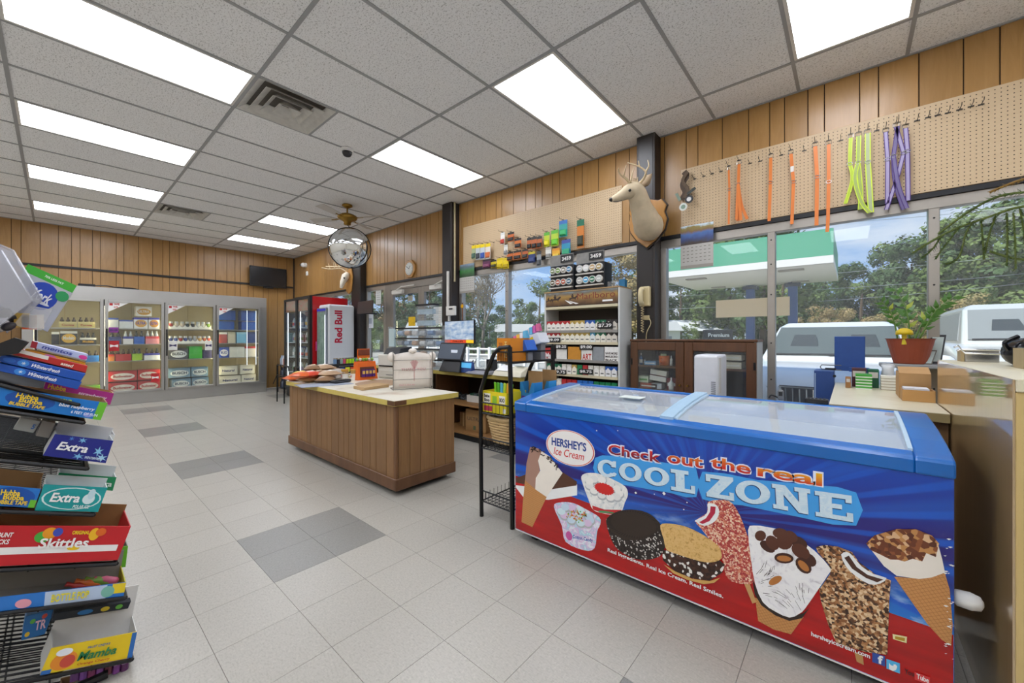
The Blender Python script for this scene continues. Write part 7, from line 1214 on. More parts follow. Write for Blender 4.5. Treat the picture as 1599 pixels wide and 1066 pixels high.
for k, z in enumerate(zs):
    xf_ = Pf[2].x + .012 if k else Pf[4].x + .02; xb_ = xr_ - .012
    fr_ = MB()
    for a, b_ in (((xf_, WY0, z), (xb_, WY0, z)), ((xf_, WY1, z), (xb_, WY1, z)), ((xf_, WY0, z), (xf_, WY1, z)), ((xb_, WY0, z), (xb_, WY1, z)), ((xf_, WY0, z + .07), (xb_, WY0, z + .07)), ((xb_, WY0, z + .07), (xb_, WY1, z + .07))): fr_.cyl(a, b_, .005, n=5)
    o = fr_.build('basket_frame', M_BLKM, wr_); g = MB()
    for i in range(1, 12): y = WY0 + (WY1 - WY0) * i / 12; g.tube([(xf_, y, z), (xb_, y, z)] if k == 0 else [(xf_, y, z + .05), (xf_, y, z), (xb_, y, z), (xb_, y, z + .07)], .0025, 4)
    for i in range(1, 8): x = xf_ + (xb_ - xf_) * i / 8; g.tube([(x, WY0, z + .07), (x, WY0, z), (x, WY1, z)], .0025, 4)
    tag(g.build('wire_grid', M_BLKM, o), kind='stuff')
MB().box(Pf[4].x + .02, xr_ - .01, WY0 + .01, WY1 - .01, zs[0] + .0055, zs[0] + .009).build('top_tray', M_BLKM, wr_)
def standbox(name, label, px0, px1, hpx, Y0, dep, z, col, cat, txt=(), shapes=(), topc=None):
    x0, x1 = aY(px0, 600, Y0).x, aY(px1, 600, Y0).x; h = hpx / FPX * toPx(((x0 + x1) / 2, Y0, z))[2]; t = T(name, label, cat, ((x0 + x1) / 2, Y0 + dep / 2, z)); M_ = M(col, .4, var=.06); th = .003; w = x1 - x0
    MB().box(x0, x1, Y0, Y0 + th, z, z + h).build('front_panel', M_, t); MB().box(x0, x1, Y0 + dep - th, Y0 + dep, z, z + h).build('back_panel', M_, t); MB().box(x0, x0 + th, Y0 + th, Y0 + dep - th, z, z + h).build('side_panel', M_, t); MB().box(x1 - th, x1, Y0 + th, Y0 + dep - th, z, z + h).build('side_panel', M_, t); MB().box(x0 + th, x1 - th, Y0 + th, Y0 + dep - th, z, z + th).build('bottom_panel', M_CARD, t)
    for (u0, v0, u1, v1, c) in shapes: MB().box(x0 + w * u0, x0 + w * u1, Y0 - .001, Y0 - .0002, z + h * v0, z + h * v1).build('print_block', M(c, .4), t)
    for (s_, u0, v0, u1, hv, c) in txt: mb = MB(); letters(mb, s_, V(x0 + w * u0, Y0 - .001, z + h * v0), V(x0 + w * u1, Y0 - .001, z + h * v0), V(0, 0, h * hv), bold=.04); mb.build('lettering', M(c, .4), t)
    return x0, x1, h, t
zc = zs[1] + .006
x0, x1, h, t = standbox('candy_carton', 'bright yellow open candy carton on the wire stand', 754, 791, 33, WY0 + .022, .2, zc, '#e2d01c', 'candy box', [('Bebe', .06, .7, .3, .16, '#2a2420'), ('Boo', .07, .5, .3, .16, '#2a2420'), ('BOO', .72, .55, .92, .2, '#2a2420')], [(.04, .45, .33, .9, '#f0ece0'), (.7, .48, .94, .84, '#f0ece0'), (.42, .4, .6, .8, '#8ab828'), (.05, .06, .4, .3, '#c83a5a'), (.85, .05, .97, .25, '#e8e8e8')])
for k in range(6): x = x0 + (x1 - x0) * (.45 + .09 * k); q_ = MB().hexa([V(x - .008, WY0 + .06, zc + .004), V(x + .008, WY0 + .06, zc + .004), V(x + .008, WY0 + .075, zc + .004), V(x - .008, WY0 + .075, zc + .004), V(x - .03 + .01 * k, WY0 + .06, zc + h * 1.42), V(x - .012 + .01 * k, WY0 + .06, zc + h * 1.38), V(x - .012 + .01 * k, WY0 + .07, zc + h * 1.38), V(x - .03 + .01 * k, WY0 + .07, zc + h * 1.42)]); tag(q_.build('candy_pouch', M(['#7ac828', '#5ab02a', '#58b8d8', '#b8d830', '#e8a828', '#7ac828'][k], .35)), '%s upright candy pouch from the left in the yellow carton' % ORD[k], 'candy pouch', 'pouches in the yellow carton')
zo = zs[0] + .0095
x0, x1, h, t = standbox('orange_carton', 'orange die-cut candy carton standing on top of the wire stand', 776, 797, 36, WY0 + .03, .2, zo, '#d88414', 'candy box', [], [(.15, .2, .4, .8, '#b8680c')]); mb = MB(); letters(mb, 'PEACH', V(x1 - .03, WY0 + .0285, zo + h * .15), V(x1 - .03, WY0 + .0285, zo + h * .85), V(-.02, 0, 0), bold=.03, off=-.0006); mb.build('lettering', M('#f0d890', .4), t)
for k, (px0, px1, py, Y0, c, lab) in enumerate(((806, 832, 28, 2.02, '#2a62c0', 'front blue and yellow candy tray tilted on top of the wire stand'), (826, 852, 42, 2.15, '#d8dce4', 'rear white and blue candy tray tilted on top of the wire stand'))):
    x0, x1 = aY(px0 - 6, 560, Y0).x, min(aY(px1, 560, Y0).x, -1.6 if k == 0 else -1.59); x0 = max(x0, -1.74 + .0 * k); t = T('candy_tray', lab, 'candy tray', (x0, Y0, zo)); z0 = zo + .02 + .05 * k; a = .35; q_ = MB().hexa([V(x0, Y0, z0), V(x1, Y0, z0 + .05), V(x1, Y0 + .11, z0 + .05), V(x0, Y0 + .11, z0), V(x0 - .03, Y0, z0 + .07), V(x1 - .03, Y0, z0 + .12), V(x1 - .03, Y0 + .11, z0 + .12), V(x0 - .03, Y0 + .11, z0 + .07)]); q_.build('tray', M(c, .4), t, bevel=.003); MB().hexa([V(x0 + .02, Y0 + .03, zo), V(x1 - .02, Y0 + .03, zo), V(x1 - .02, Y0 + .08, zo), V(x0 + .02, Y0 + .08, zo), V(x0 + .02, Y0 + .03, z0 + .012), V(x1 - .02, Y0 + .03, z0 + .045), V(x1 - .02, Y0 + .08, z0 + .045), V(x0 + .02, Y0 + .08, z0 + .012)]).build('support', M_GREY, t)
    MB().hexa([V(x0 + .01, Y0 - .001, z0 + .03), V(x1 - .06, Y0 - .001, z0 + .065), V(x1 - .06, Y0, z0 + .065), V(x0 + .01, Y0, z0 + .03), V(x0, Y0 - .001, z0 + .06), V(x1 - .07, Y0 - .001, z0 + .09), V(x1 - .07, Y0, z0 + .09), V(x0, Y0, z0 + .06)]).build('yellow_print', M('#e0c428', .4), t)
    for j in range(4): x = x0 + (x1 - x0) * (.12 + .22 * j) - .025; q_ = MB().hexa([V(x, Y0 + .02, z0 + .09 + .012 * j), V(x + .025, Y0 + .02, z0 + .095 + .012 * j), V(x + .025, Y0 + .06, z0 + .095 + .012 * j), V(x, Y0 + .06, z0 + .09 + .012 * j), V(x - .01, Y0 + .03, z0 + .14 + .012 * j), V(x + .015, Y0 + .03, z0 + .145 + .012 * j), V(x + .015, Y0 + .05, z0 + .145 + .012 * j), V(x - .01, Y0 + .05, z0 + .14 + .012 * j)]); tag(q_.build('candy_pack', M(['#d05a8a', '#e8b43a', '#e4e4ea', '#58a8d0', '#b84a9a'][(j + k * 2) % 5], .4, var=.2, scale=60)), '%s candy pack from the left in the %s tray of the wire stand' % (ORD[j], 'front blue' if k == 0 else 'rear white'), 'candy pack', 'packs in the tilted trays')
for k, (px0, px1, hpx, Y0, c) in enumerate(((812, 831, 34, 2.03, '#2a86c8'), (835, 853, 38, 2.18, '#3a9ad8'))):
    x0 = max(aY(px0, 600, Y0).x, -1.84 + 0 * k); x1 = x0 + .12; t = T('gummy_carton', ['front', 'rear'][k] + ' sky blue gummy candy carton with a scooped brown opening on the wire stand', 'candy box', (x0, Y0, zc)); h = .2
    MB().prism([V(x0, Y0, zc), V(x1, Y0, zc), V(x1, Y0, zc + h), V(x1 - .02, Y0, zc + h), V(x1 - .045, Y0, zc + h * .66), V(x0 + .045, Y0, zc + h * .66), V(x0 + .02, Y0, zc + h), V(x0, Y0, zc + h)], V(0, .003, 0)).build('front_panel', M(c, .4), t); MB().box(x0, x1, Y0 + .09, Y0 + .093, zc, zc + h * 1.35).build('back_panel', M_CARD, t)
    for xx in (x0, x1 - .003): MB().box(xx, xx + .003, Y0 + .003, Y0 + .09, zc, zc + h).build('side_panel', M(c, .4), t)
    MB().box(x0 + .003, x1 - .003, Y0 + .003, Y0 + .09, zc, zc + .003).build('bottom_panel', M_CARD, t); MB().box(x0 + .01, x1 - .01, Y0 - .001, Y0 - .0002, zc + .01, zc + h * .3).build('print_block', M(['#c8d838', '#e0e4ec'][k], .4, var=.4, scale=50), t); MB().box(x0 + .015, x1 - .03, Y0 - .001, Y0 - .0002, zc + h * .38, zc + h * .55).build('print_block', M(['#5a2a9a', '#c8344a'][k], .4), t)
# wicker basket on the stand
def wicker_mat(name, a, b_):
    s = NT(name); o = s.obj(); w1 = s.n('ShaderNodeTexWave', {'Vector': o, 'Scale': 16., 'Distortion': 2., 'Detail': 2.}, bands_direction='Z'); w2 = s.n('ShaderNodeTexWave', {'Vector': s.mapv(o, (1, 1, 1)), 'Scale': 9., 'Distortion': .5}, bands_direction='DIAGONAL'); f = s.math('MULTIPLY', w1.outputs['Fac'], s.math('MULTIPLY_ADD', w2.outputs['Fac'], .6, .4)); s.bc(s.mix(f, b_, a)); s.P(Roughness=.7); s.bump(f, .8, .012); return s.m
def basket(name, label, c, wx, wy, h, rot, mats, tilt=0):
    t = T(name, label, 'basket', tuple(c)); mt = Matrix.Translation(c) @ Matrix.Rotation(rot, 4, 'Z') @ Matrix.Rotation(tilt, 4, 'X')
    def rr(a, b_, z, n=28): return [V(a * abs(math.cos(q)) ** .5 * (1 if math.cos(q) > 0 else -1), b_ * abs(math.sin(q)) ** .5 * (1 if math.sin(q) > 0 else -1), z) for q in [2 * PI * k / n for k in range(n)]]
    m = MB()
    rows = 9
    for k in range(rows):
        z = h * (k + .5) / rows; f = .8 + .2 * (k + .5) / rows; P_ = rr(wx / 2 * f, wy / 2 * f, z, 40); P_ = [p * (1 + (.012 if (i + k) % 2 else -.012)) for i, p in enumerate(P_)]; m.tube(P_ + [P_[0]], h / rows * .56, 5, caps=False)
    m.xf(mt); tag(m.build('woven_rods', mats[0], t, smooth=True), kind='stuff'); q = MB()
    for p, p2 in zip(rr(wx / 2 * .8, wy / 2 * .8, 0, 20), rr(wx / 2, wy / 2, h, 20)): q.tube([p, p2], .005, 5)
    q.xf(mt); tag(q.build('stakes', mats[1], t), kind='stuff'); P_ = rr(wx / 2 * 1.02, wy / 2 * 1.02, h, 40); MB().tube([mt @ p for p in P_ + [P_[0]]], .011, 7).build('rim', mats[0], t, smooth=True); MB().prism([mt @ p for p in rr(wx / 2 * .79, wy / 2 * .79, .004)], mt.to_3x3() @ V(0, 0, .004)).build('bottom', mats[1], t); return t
cb_ = V((Pf[2].x + xr_) / 2 - .01, 2.09, zs[2] + .03)
basket('wicker_basket', 'pale wicker basket tilted in the wire stand', cb_, .27, .40, .17, 0, [M('#c6a878', .7, var=.2, scale=60), M('#8f6c44', .7)], .0)
m = MB().sph(cb_ + V(.05, 0, .1), (.06, .1, .06), 10, 7); tag(m.build('plastic_wrapped_bundle', M('#c8ccd4', .3, var=.2, scale=40), smooth=True), 'crumpled clear plastic bundle inside the pale wicker basket', 'bundle')

# ================================================================ HUTCH CONTENTS AND WHITE PURIFIER
HYc = HY0 + .06
def hitem(name, label, cat, px0, px1, hpx, z, col, dep=.1, kind='box', extra=None, Y0=HYc):
    x0, x1 = aY(px0, 590, Y0).x, aY(px1, 590, Y0).x; h = hpx / FPX * toPx((x0, Y0, z))[2]; c = V((x0 + x1) / 2, Y0 + dep / 2, z + .0008); t = T(name, label, cat, tuple(c), None); w = x1 - x0
    if kind == 'box': MB().box(x0, x1, Y0, Y0 + dep, c.z, c.z + h).build('body', M(col, .5, var=.1), t, bevel=.002); MB().box(x0 + w * .1, x1 - w * .1, Y0 - .001, Y0 - .0002, c.z + h * .35, c.z + h * .6).build('label', M(extra or '#e4e4e0', .5), t)
    elif kind == 'mug': MB().lathe([(w * .44, 0), (w * .47, h), (w * .43, h), (w * .4, .01)], 18, c).build('cup', M(col, .3), t, smooth=True); MB().tube([c + V(-.01, -w * .46, h * .75), c + V(-.01, -w * .72, h * .65), c + V(-.01, -w * .72, h * .35), c + V(-.01, -w * .46, h * .22)], .008, 6).build('handle', M(col, .3), t); MB().box(c.x - .03, c.x + .02, c.y - .01, c.y, c.z + .02, c.z + h * 1.2).build('paper', M('#c8d8a8', .6), t)
    elif kind == 'bottle': r_ = w / 2; MB().lathe([(r_, 0), (r_, h * .6), (r_ * .4, h * .72), (r_ * .4, h * .8)], 12, c).build('bottle', M(col, .25), t, smooth=True); MB().cyl(c + V(0, 0, h * .8), c + V(0, 0, h), r_ * .3, n=8).build('pump', M_WHITE, t); MB().lathe([(r_ * 1.02, h * .15), (r_ * 1.02, h * .45)], 12, c, False).build('label', M(extra or '#d8d8d8', .5), t)
    return t
hz = sz[0]
hitem('orange_mug', 'bright orange mug with papers on the upper shelf of the hutch', 'mug', 1026, 1044, 15, hz, '#d8661a', .08, 'mug'); hitem('blue_pouch', 'pale blue pouch left of the orange mug', 'pouch', 1006, 1024, 6, hz, '#7aa0c8'); hitem('spray_can', 'blue spray can at the left of the upper hutch shelf', 'can', 997, 1002, 18, hz, '#2a5a94', .05, 'bottle'); hitem('spray_can', 'dark spray can beside the blue one in the hutch', 'can', 1003.5, 1008, 16, hz, '#3a3f48', .05, 'bottle', Y0=HYc + .08); hitem('white_bottle', 'slim white bottle right of the orange mug', 'bottle', 1044.5, 1049, 16, hz, '#d8d4cc', .05, 'bottle')
z2 = sz2
hitem('small_carton', 'green and white small carton low in the hutch', 'carton', 997, 1012, 10, z2 + .052, '#c8d0b8', .1, 'box', '#5a9a4a'); hitem('flat_red_box', 'flat rust red box under the other boxes in the hutch', 'box', 999, 1026, 8, z2, '#a04428', .12); hitem('maroon_box', 'maroon gift box at the right of the lower hutch shelf', 'box', 1041, 1056, 19, z2, '#6a2028', .1); hitem('hand_sanitizer', 'clear pump bottle of hand sanitizer in front of the hutch boxes', 'bottle', 1043, 1051, 20, z2, '#d8dee0', .04, 'bottle', Y0=HYc - .025)
x0 = aY(1012, 600, HYc).x; x1 = aY(1040, 600, HYc).x; t = T('white_gift_box', 'white card box with dark stripe leaning in the hutch', 'box', (x0, HYc, z2 + .055)); q_ = MB().box(-.075, .075, -.03, .03, 0, .1); q_.xf(Matrix.Translation(((x0 + x1) / 2, HYc + .04, z2 + .075)) @ Matrix.Rotation(.12, 4, 'Y')); q_.build('body', M_OFFW, t); q_ = MB().box(-.076, .076, -.0305, -.0301, .045, .055); q_.xf(Matrix.Translation(((x0 + x1) / 2, HYc + .04, z2 + .075)) @ Matrix.Rotation(.12, 4, 'Y')); q_.build('stripe', M('#5a2a34', .5), t)
tag(MB().box(aY(1018, 600, HYc + .02).x, aY(1034, 600, HYc + .02).x, HYc + .0, HYc + .1, z2 + .0008, z2 + .05).build('stacked_cards', M('#b8bcc4', .6), bevel=.002), 'grey block of cards under the white gift box in the hutch', 'cards')
for k, (px0, px1, hp, zb, c, lab) in enumerate(((1128, 1158, 10, sz[0], '#d6d0c0', 'lower cream box on the right upper shelf of the hutch'), (1124, 1158, 9, sz[0] + .068, '#e2dccc', 'upper cream box on the right upper shelf of the hutch'), (1146, 1161, 30, sz[2] + .0, '#8c9098', 'grey book box with white lettering in the right half of the hutch'), (1126, 1144, 6, sz[2] + .0, '#2a3c7c', 'blue folder lying in the right half of the hutch'))): hitem('storage_box', lab, 'box', px0, px1, hp, zb, c, .14)
AX0, AX1 = aY(1083, 600, 3.12).x, aY(1121, 600, 3.12).x; zt_ = aY(1102, 554, 3.12).z; t = T('air_purifier', 'white upright appliance with vent slots in front of the hutch', 'appliance', ((AX0 + AX1) / 2, 3.2, 0)); MB().box(AX0, AX1, 3.12, 3.4, .02, zt_).build('body', M('#e2e4e8', .35), t, bevel=.02, seg=3); MB().box(AX0 + .03, AX1 - .03, 3.14, 3.38, 0, .02).build('base', M_GREY, t)
for k in range(14): z = zt_ - .2 - k * .014; MB().box(AX1 - .045, AX1 - .015, 3.118, 3.1199, z, z + .006).build('vent_slot', M('#6a6e74', .5), t)
MB().box(AX1 - .012, AX1 + .004, 3.15, 3.2, zt_ - .28, zt_ - .02).build('hinge_strip', M_OFFW, t)
# ================================================================ RIGHT WINDOW CORNER
for k in range(5):
    z = TZ + .0008 + k * .0185; tag(MB().box(.03, .108, 3.33, 3.45, z, z + .006).mat(1).box(.03, .108, 3.33, 3.45, z + .006, z + .018).build('green_box', [M('#dfe4da', .5), M('#3f9a34', .45)]), '%s green and white box from the bottom of the green stack on the tan counter' % ORD[k], 'box', 'stacked green boxes')
for k in range(5):
    z = TZ + .0008 + k * .0175; tag(MB().box(.150, .222, 3.36, 3.47, z, z + .0045).mat(1).box(.150, .222, 3.36, 3.47, z + .0045, z + .017).build('white_box', [M('#a89c84', .5), M('#e2ddd0', .5)]), '%s white box from the bottom of the white stack on the tan counter' % ORD[k], 'box', 'stacked white boxes')
for x0, x1, y0, y1, z0, h, c, n_, l in ((.012, .085, 3.46, 3.55, TZ, .125, '#4a2028', 'dark_red_box', 'dark red and black box behind the green stack'), (.09, .145, 3.46, 3.55, TZ, .12, '#1f5a40', 'dark_green_box', 'dark green box behind the green stack'), (-.02, .008, 3.36, 3.44, TZ, .07, '#9a6a38', 'small_brown_box', 'small brown box at the left of the green stack'), (.226, .262, 3.25, 3.4, TZ, .14, '#dadad8', 'white_paper_pad', 'upright white paper pad beside the cardboard box')):
    t = T(n_, l, 'box', ((x0 + x1) / 2, y0, z0)); MB().box(x0, x1, y0, y1, z0 + .0008, z0 + h).build('body', M(c, .5, var=.15), t, bevel=.002); MB().box(x0 + .005, x1 - .005, y0 - .001, y0 - .0002, z0 + h * .55, z0 + h * .85).build('label', M('#c8c0b8', .5), t)
t = T('plastic_roll', 'crumpled clear plastic sleeve standing behind the white stack', 'sleeve', (.2, 3.52, TZ)); MB().lathe([(.03, 0), (.036, .06), (.028, .12), (.034, .15)], 10, (.19, 3.53, TZ + .0008)).build('sleeve', M('#d4d6d8', .3, var=.15), t, smooth=True); MB().lathe([(.02, .15), (.03, .155)], 10, (.19, 3.53, TZ + .001)).build('collar', M_WHITE, t)
t = T('cardboard_box', 'open cardboard box on the tan counter in front of the plant pot', 'box', (.27, 3.1, TZ)); zb = TZ + .0008; bx0, bx1, by0, by1, bh = .205, .325, 2.99, 3.2, .135
MB().box(bx0, bx1, by0, by0 + .004, zb, zb + bh).build('front_panel', M_CARD, t); MB().box(bx0, bx1, by1 - .004, by1, zb, zb + bh).build('back_panel', M_CARD, t); MB().box(bx0, bx0 + .004, by0 + .004, by1 - .004, zb, zb + bh).build('side_panel', M_CARD, t); MB().box(bx1 - .004, bx1, by0 + .004, by1 - .004, zb, zb + bh).build('side_panel', M_CARD, t); MB().box(bx0 + .004, bx1 - .004, by0 + .004, by1 - .004, zb, zb + .004).build('bottom_panel', M_CARD, t); MB().hexa([V(bx0, by0 + .002, zb + bh), V(bx1, by0 + .002, zb + bh), V(bx1, by0 + .008, zb + bh), V(bx0, by0 + .008, zb + bh), V(bx0, by0 + .1, zb + bh + .03), V(bx1, by0 + .1, zb + bh + .03), V(bx1, by0 + .104, zb + bh + .028), V(bx0, by0 + .104, zb + bh + .028)]).build('flap', M_CARD, t)
t = T('cardboard_tray', 'small cardboard tray of thin booklets in front of the cardboard box', 'tray', (.27, 2.9, TZ)); MB().box(.208, .326, 2.86, 2.863, zb, zb + .058).build('front_panel', M('#c0935a', .75), t); MB().box(.208, .326, 2.977, 2.98, zb, zb + .058).build('back_panel', M_CARD, t); MB().box(.208, .211, 2.863, 2.977, zb, zb + .058).build('side_panel', M_CARD, t); MB().box(.323, .326, 2.863, 2.977, zb, zb + .058).build('side_panel', M_CARD, t); MB().box(.211, .323, 2.863, 2.977, zb, zb + .003).build('bottom_panel', M_CARD, t)
for k in range(6): tag(MB().box(.214, .306, 2.868, 2.974, zb + .004 + k * .0105, zb + .0135 + k * .0105).build('booklet', M(['#dcdcdc', '#3a6cb0', '#b02a2a', '#e4e4e4', '#b02a2a', '#d8dce4'][k], .5)), '%s booklet from the bottom in the small cardboard tray' % ORD[k], 'booklet', 'booklets in the cardboard tray')
# window ledge with plant
LZ = 1.02
ledge = T('window_ledge', 'grey window ledge board carrying the potted plant', 'shelf', (.8, 3.75, LZ - .03)); MB().box(.16, 1.45, 3.64, YW - .02, LZ - .025, LZ).build('board', M('#8f9090', .6), ledge, bevel=.004)
for x in (.25, 1.3): MB().box(x, x + .025, 3.7, YW - .0205, LZ - .16, LZ - .0255).build('bracket', M_GREY, ledge)
pc_ = aY(1421, 566, 3.74); pc_.z = LZ + .001; pp = T('potted_plant', 'glossy zz plant in a terracotta pot with a yellow mushroom pick', 'plant', tuple(pc_)); MB().lathe([(.078, 0), (.082, .005), (.118, .165), (.122, .165), (.125, .168), (.112, .168), (.105, .14)], 26, pc_).build('pot', M('#97472c', .6, var=.12), pp, smooth=False); MB().lathe([(.109, .145), (.06, .156), (.005, .16)], 20, pc_).build('soil', M('#3a281c', .9, var=.5, scale=60), pp)
M_LEAF = M('#3f6e1e', .3, var=.3, coat=.3)
def zz(path, n, L_):
    P_ = spline([aY(x, y, 3.74 + dy) for x, y, dy in path], 5); MB().tube(P_, [.006 - .004 * i / len(P_) for i in range(len(P_))], 6).build('stem', M('#5a7a34', .4), pp)
    for k in range(n):
        f = .28 + .7 * k / (n - 1); i = min(len(P_) - 2, int(f * (len(P_) - 1))); p = P_[i]; d = (P_[i + 1] - P_[i]).normalized(); s_ = d.cross(V(0, 1, 0)).normalized() * (1 if k % 2 else -1); ax = (d * .75 + s_ * .75).normalized(); l = L_ * (1 - .35 * abs(f - .6)); wv = d.cross(V(0, 1, 0)).normalized(); nn = V(0, -1, 0)
        c = [p, p + ax * l * .35 + (ax.cross(nn)) * l * .2 + nn * .004, p + ax * l, p + ax * l * .35 - (ax.cross(nn)) * l * .2 + nn * .004]; MB().prism([c[0], c[1], c[2], c[3]], V(0, .002, 0)).build('leaf', M_LEAF if rnd.random() > .12 else M('#9aa83a', .35), pp)
zz([(1420, 532, 0), (1419, 505, 0), (1413, 478, .02), (1396, 450, .05)], 12, .075); zz([(1402, 532, -.03), (1397, 505, -.04), (1389, 485, -.06), (1376, 470, -.08)], 11, .06); zz([(1428, 532, 0), (1440, 505, 0), (1462, 483, .02), (1492, 462, .03)], 13, .07); zz([(1434, 532, -.04), (1446, 510, -.05), (1456, 492, -.06), (1466, 480, -.07)], 8, .06)
t = T('mushroom_pick', 'yellow mushroom-shaped plant pick in the terracotta pot', 'ornament', tuple(aY(1412, 530, 3.65))); p = aY(1412, 520, 3.64); MB().lathe([(.044, 0), (.04, .025), (.02, .04), (.003, .043)], 14, p - V(0, 0, .01)).build('cap', M('#d8b814', .4), t, smooth=True); MB().cyl(p - V(0, 0, .01), p - V(0, 0, .075), .013, n=8).build('stalk', M('#e0c830', .4), t)
for k, (px0, px1, py0, py1, Y, lean) in enumerate(((1440, 1455, 544, 566, 3.69, .05), (1446, 1470, 521, 566, 3.80, .06))):
    a = aY(px0, py1, Y); b_ = aY(px1, py1, Y); h = (py1 - py0) / FPX * toPx(a)[2]; t = T('photo_frame', ['small tilted photo frame beside the plant pot', 'larger black photo frame behind the plant pot'][k], 'frame', (a.x, Y, LZ)); z = LZ + .001; a.z = b_.z = z; up = V(.03, lean, h); e = .007
    MB().prism([a, b_, b_ + up, a + up], V(0, .012, 0)).build('frame', M_BLACK if k else M('#5a5248', .4), t); ins = lambda p, q: a + (b_ - a) * p + up * q + V(0, -.001, 0); MB().poly([ins(.12, .08), ins(.88, .08), ins(.88, .92), ins(.12, .92)]).build('picture', M('#a8b4b0', .3, var=.3), t); MB().prism([ins(.45, .5), ins(.55, .5), ins(.55, .5) + V(0, .06, -h * .5), ins(.45, .5) + V(0, .06, -h * .5)], V(.002, 0, 0)).build('strut', M_BLACK, t)
# blue boxes between the hutch and the tan counter
BX0, BX1 = aY(1271, 600, 3.6).x, aY(1322, 600, 3.6).x; zt2 = aY(1296, 579, 3.6).z; t = T('blue_metal_cabinet', 'low blue metal cabinet standing between the hutch and the tan counter', 'cabinet', ((BX0 + BX1) / 2, 3.65, 0)); BX1 = -.082; MB().box(BX0, BX1, 3.6, 3.8, 0, zt2).build('body', M('#2c4a86', .45, var=.12), t, bevel=.004); p = aY(1303, 587, 3.6); MB().cyl((p.x, 3.5995, p.z), (p.x, 3.596, p.z), .01, n=10).build('lock', M_BLACK, t); MB().box(BX0 + .004, BX0 + .01, 3.5985, 3.5999, .1, zt2 - .02).build('edge_strip', M('#9ab0cc', .4), t)
p0, p1 = aY(1303, 578, 3.66), aY(1351, 525, 3.66); t = T('blue_board_box', 'upright square blue box standing on the blue cabinet in front of the car', 'box', ((p0.x + p1.x) / 2, 3.68, zt2)); MB().box(p0.x, p1.x, 3.66, 3.72, zt2 + .001, p1.z).build('body', M('#22488a', .45, var=.15), t, bevel=.003); MB().box(p0.x + .08, p1.x + .02, 3.6, 3.655, zt2 + .001, zt2 + .03).build('foot', M('#2a5090', .45), t)
t = T('wire_loop', 'bent grey wire loop lying on top of the blue cabinet', 'wire', (p0.x, 3.63, zt2)); x = aY(1283, 570, 3.63).x; MB().tube([(x + .11, 3.63, zt2 + .006), (x, 3.63, zt2 + .01), (x - .008, 3.63, zt2 + .025), (x, 3.63, zt2 + .04), (x + .11, 3.63, zt2 + .04)], .004, 6).build('loop', M('#5a5c60', .4, .5), t); MB().box(x + .02, x + .08, 3.624, 3.636, zt2 + .008, zt2 + .02).build('clip', M_BLACK, t)
p = aY(1275, 622, 2.40); t = T('black_remote', 'black control box lying on the back rim of the freezer', 'control box', (p.x, 2.4, .877)); MB().box(p.x - .045, p.x + .045, 2.385, 2.425, .8775, .9).build('case', M_BLACK, t, bevel=.003)
for k in range(5): MB().cyl((p.x - .03 + k * .015, 2.395, .9), (p.x - .03 + k * .015, 2.395, .905), .005, n=8).build('button', M('#3a3a40', .4), t)
p = aY(1219, 619, 2.40); t = T('key_fob', 'grey key fob with black strap on the back rim of the freezer', 'key fob', (p.x, 2.4, .877)); MB().box(p.x - .014, p.x + .014, 2.395, 2.41, .8775, .93).build('fob', M('#6c6e70', .4), t, bevel=.006); MB().box(p.x - .008, p.x + .008, 2.3935, 2.3949, .9, .92).build('buttons', M_BLACK, t); MB().tube(spline([(p.x - .012, 2.4, .89), (p.x - .04, 2.4, .9), (p.x - .05, 2.4, .884)], 4), .004, 5).build('strap', M_BLACK, t)
# on the tall cabinet
CZ = 1.0858
for k, (x0, x1, y0, y1, h, lab) in enumerate(((.40, .50, 2.70, 2.80, .058, 'left mirrored chrome block on the tall cabinet'), (.475, .72, 2.20, 2.34, .075, 'right mirrored chrome block on the tall cabinet under the dark basket'))):
    t = T('chrome_block', lab, 'chrome block', ((x0 + x1) / 2, y0, CZ)); MB().box(x0, x1, y0, y1, CZ, CZ + h).build('body', M('#c8c9cc', .12, .9, var=.03), t, bevel=.002); MB().box(x0 - .012, x0 - .0005, y0 + .01, y1 - .01, CZ, CZ + h * .95).build('tan_end', M('#a8946c', .5), t)
t = T('black_bag', 'crumpled black plastic bag beside the chrome blocks', 'bag', (.5, 2.42, CZ)); m = MB().sph((.505, 2.44, CZ + .052), (.05, .07, .051), 14, 9)
for i, v in enumerate(m.v): v += (v - V(.505, 2.44, CZ + .052)) * .1 * math.sin(i * 2.7)
for v in m.v: v.z = max(v.z, CZ)
m.build('bag_body', M('#14161a', .25), t, smooth=True); MB().tube(spline([(.47, 2.41, CZ + .06), (.455, 2.39, CZ + .09), (.49, 2.4, CZ + .115)], 4), .008, 6).build('handle', M('#14161a', .25), t)
basket('dark_basket', 'dark brown woven basket on the chrome block at the right edge', V(.60, 2.27, CZ + .0755), .17, .13, .085, .2, [M('#4a3020', .6, var=.3, scale=60), M('#2e1e14', .7)])
for k, (ya, z) in enumerate(((2.6, .04), (2.66, .055))): t = T('chrome_peg_hook', ['lower', 'upper'][k] + ' long chrome display hook lying over the tall cabinet', 'hook', (.4, ya, CZ)); MB().tube([(.36, ya, CZ + z + .01), (.372, ya, CZ + z + .018), (.385, ya, CZ + z), (.62, ya - .05, CZ + z)], .004, 6).build('rod', M_CHROME, t, smooth=True); MB().cyl((.6, ya - .046, CZ), (.6, ya - .046, CZ + z), .006, n=6).build('post', M_CHROME, t)
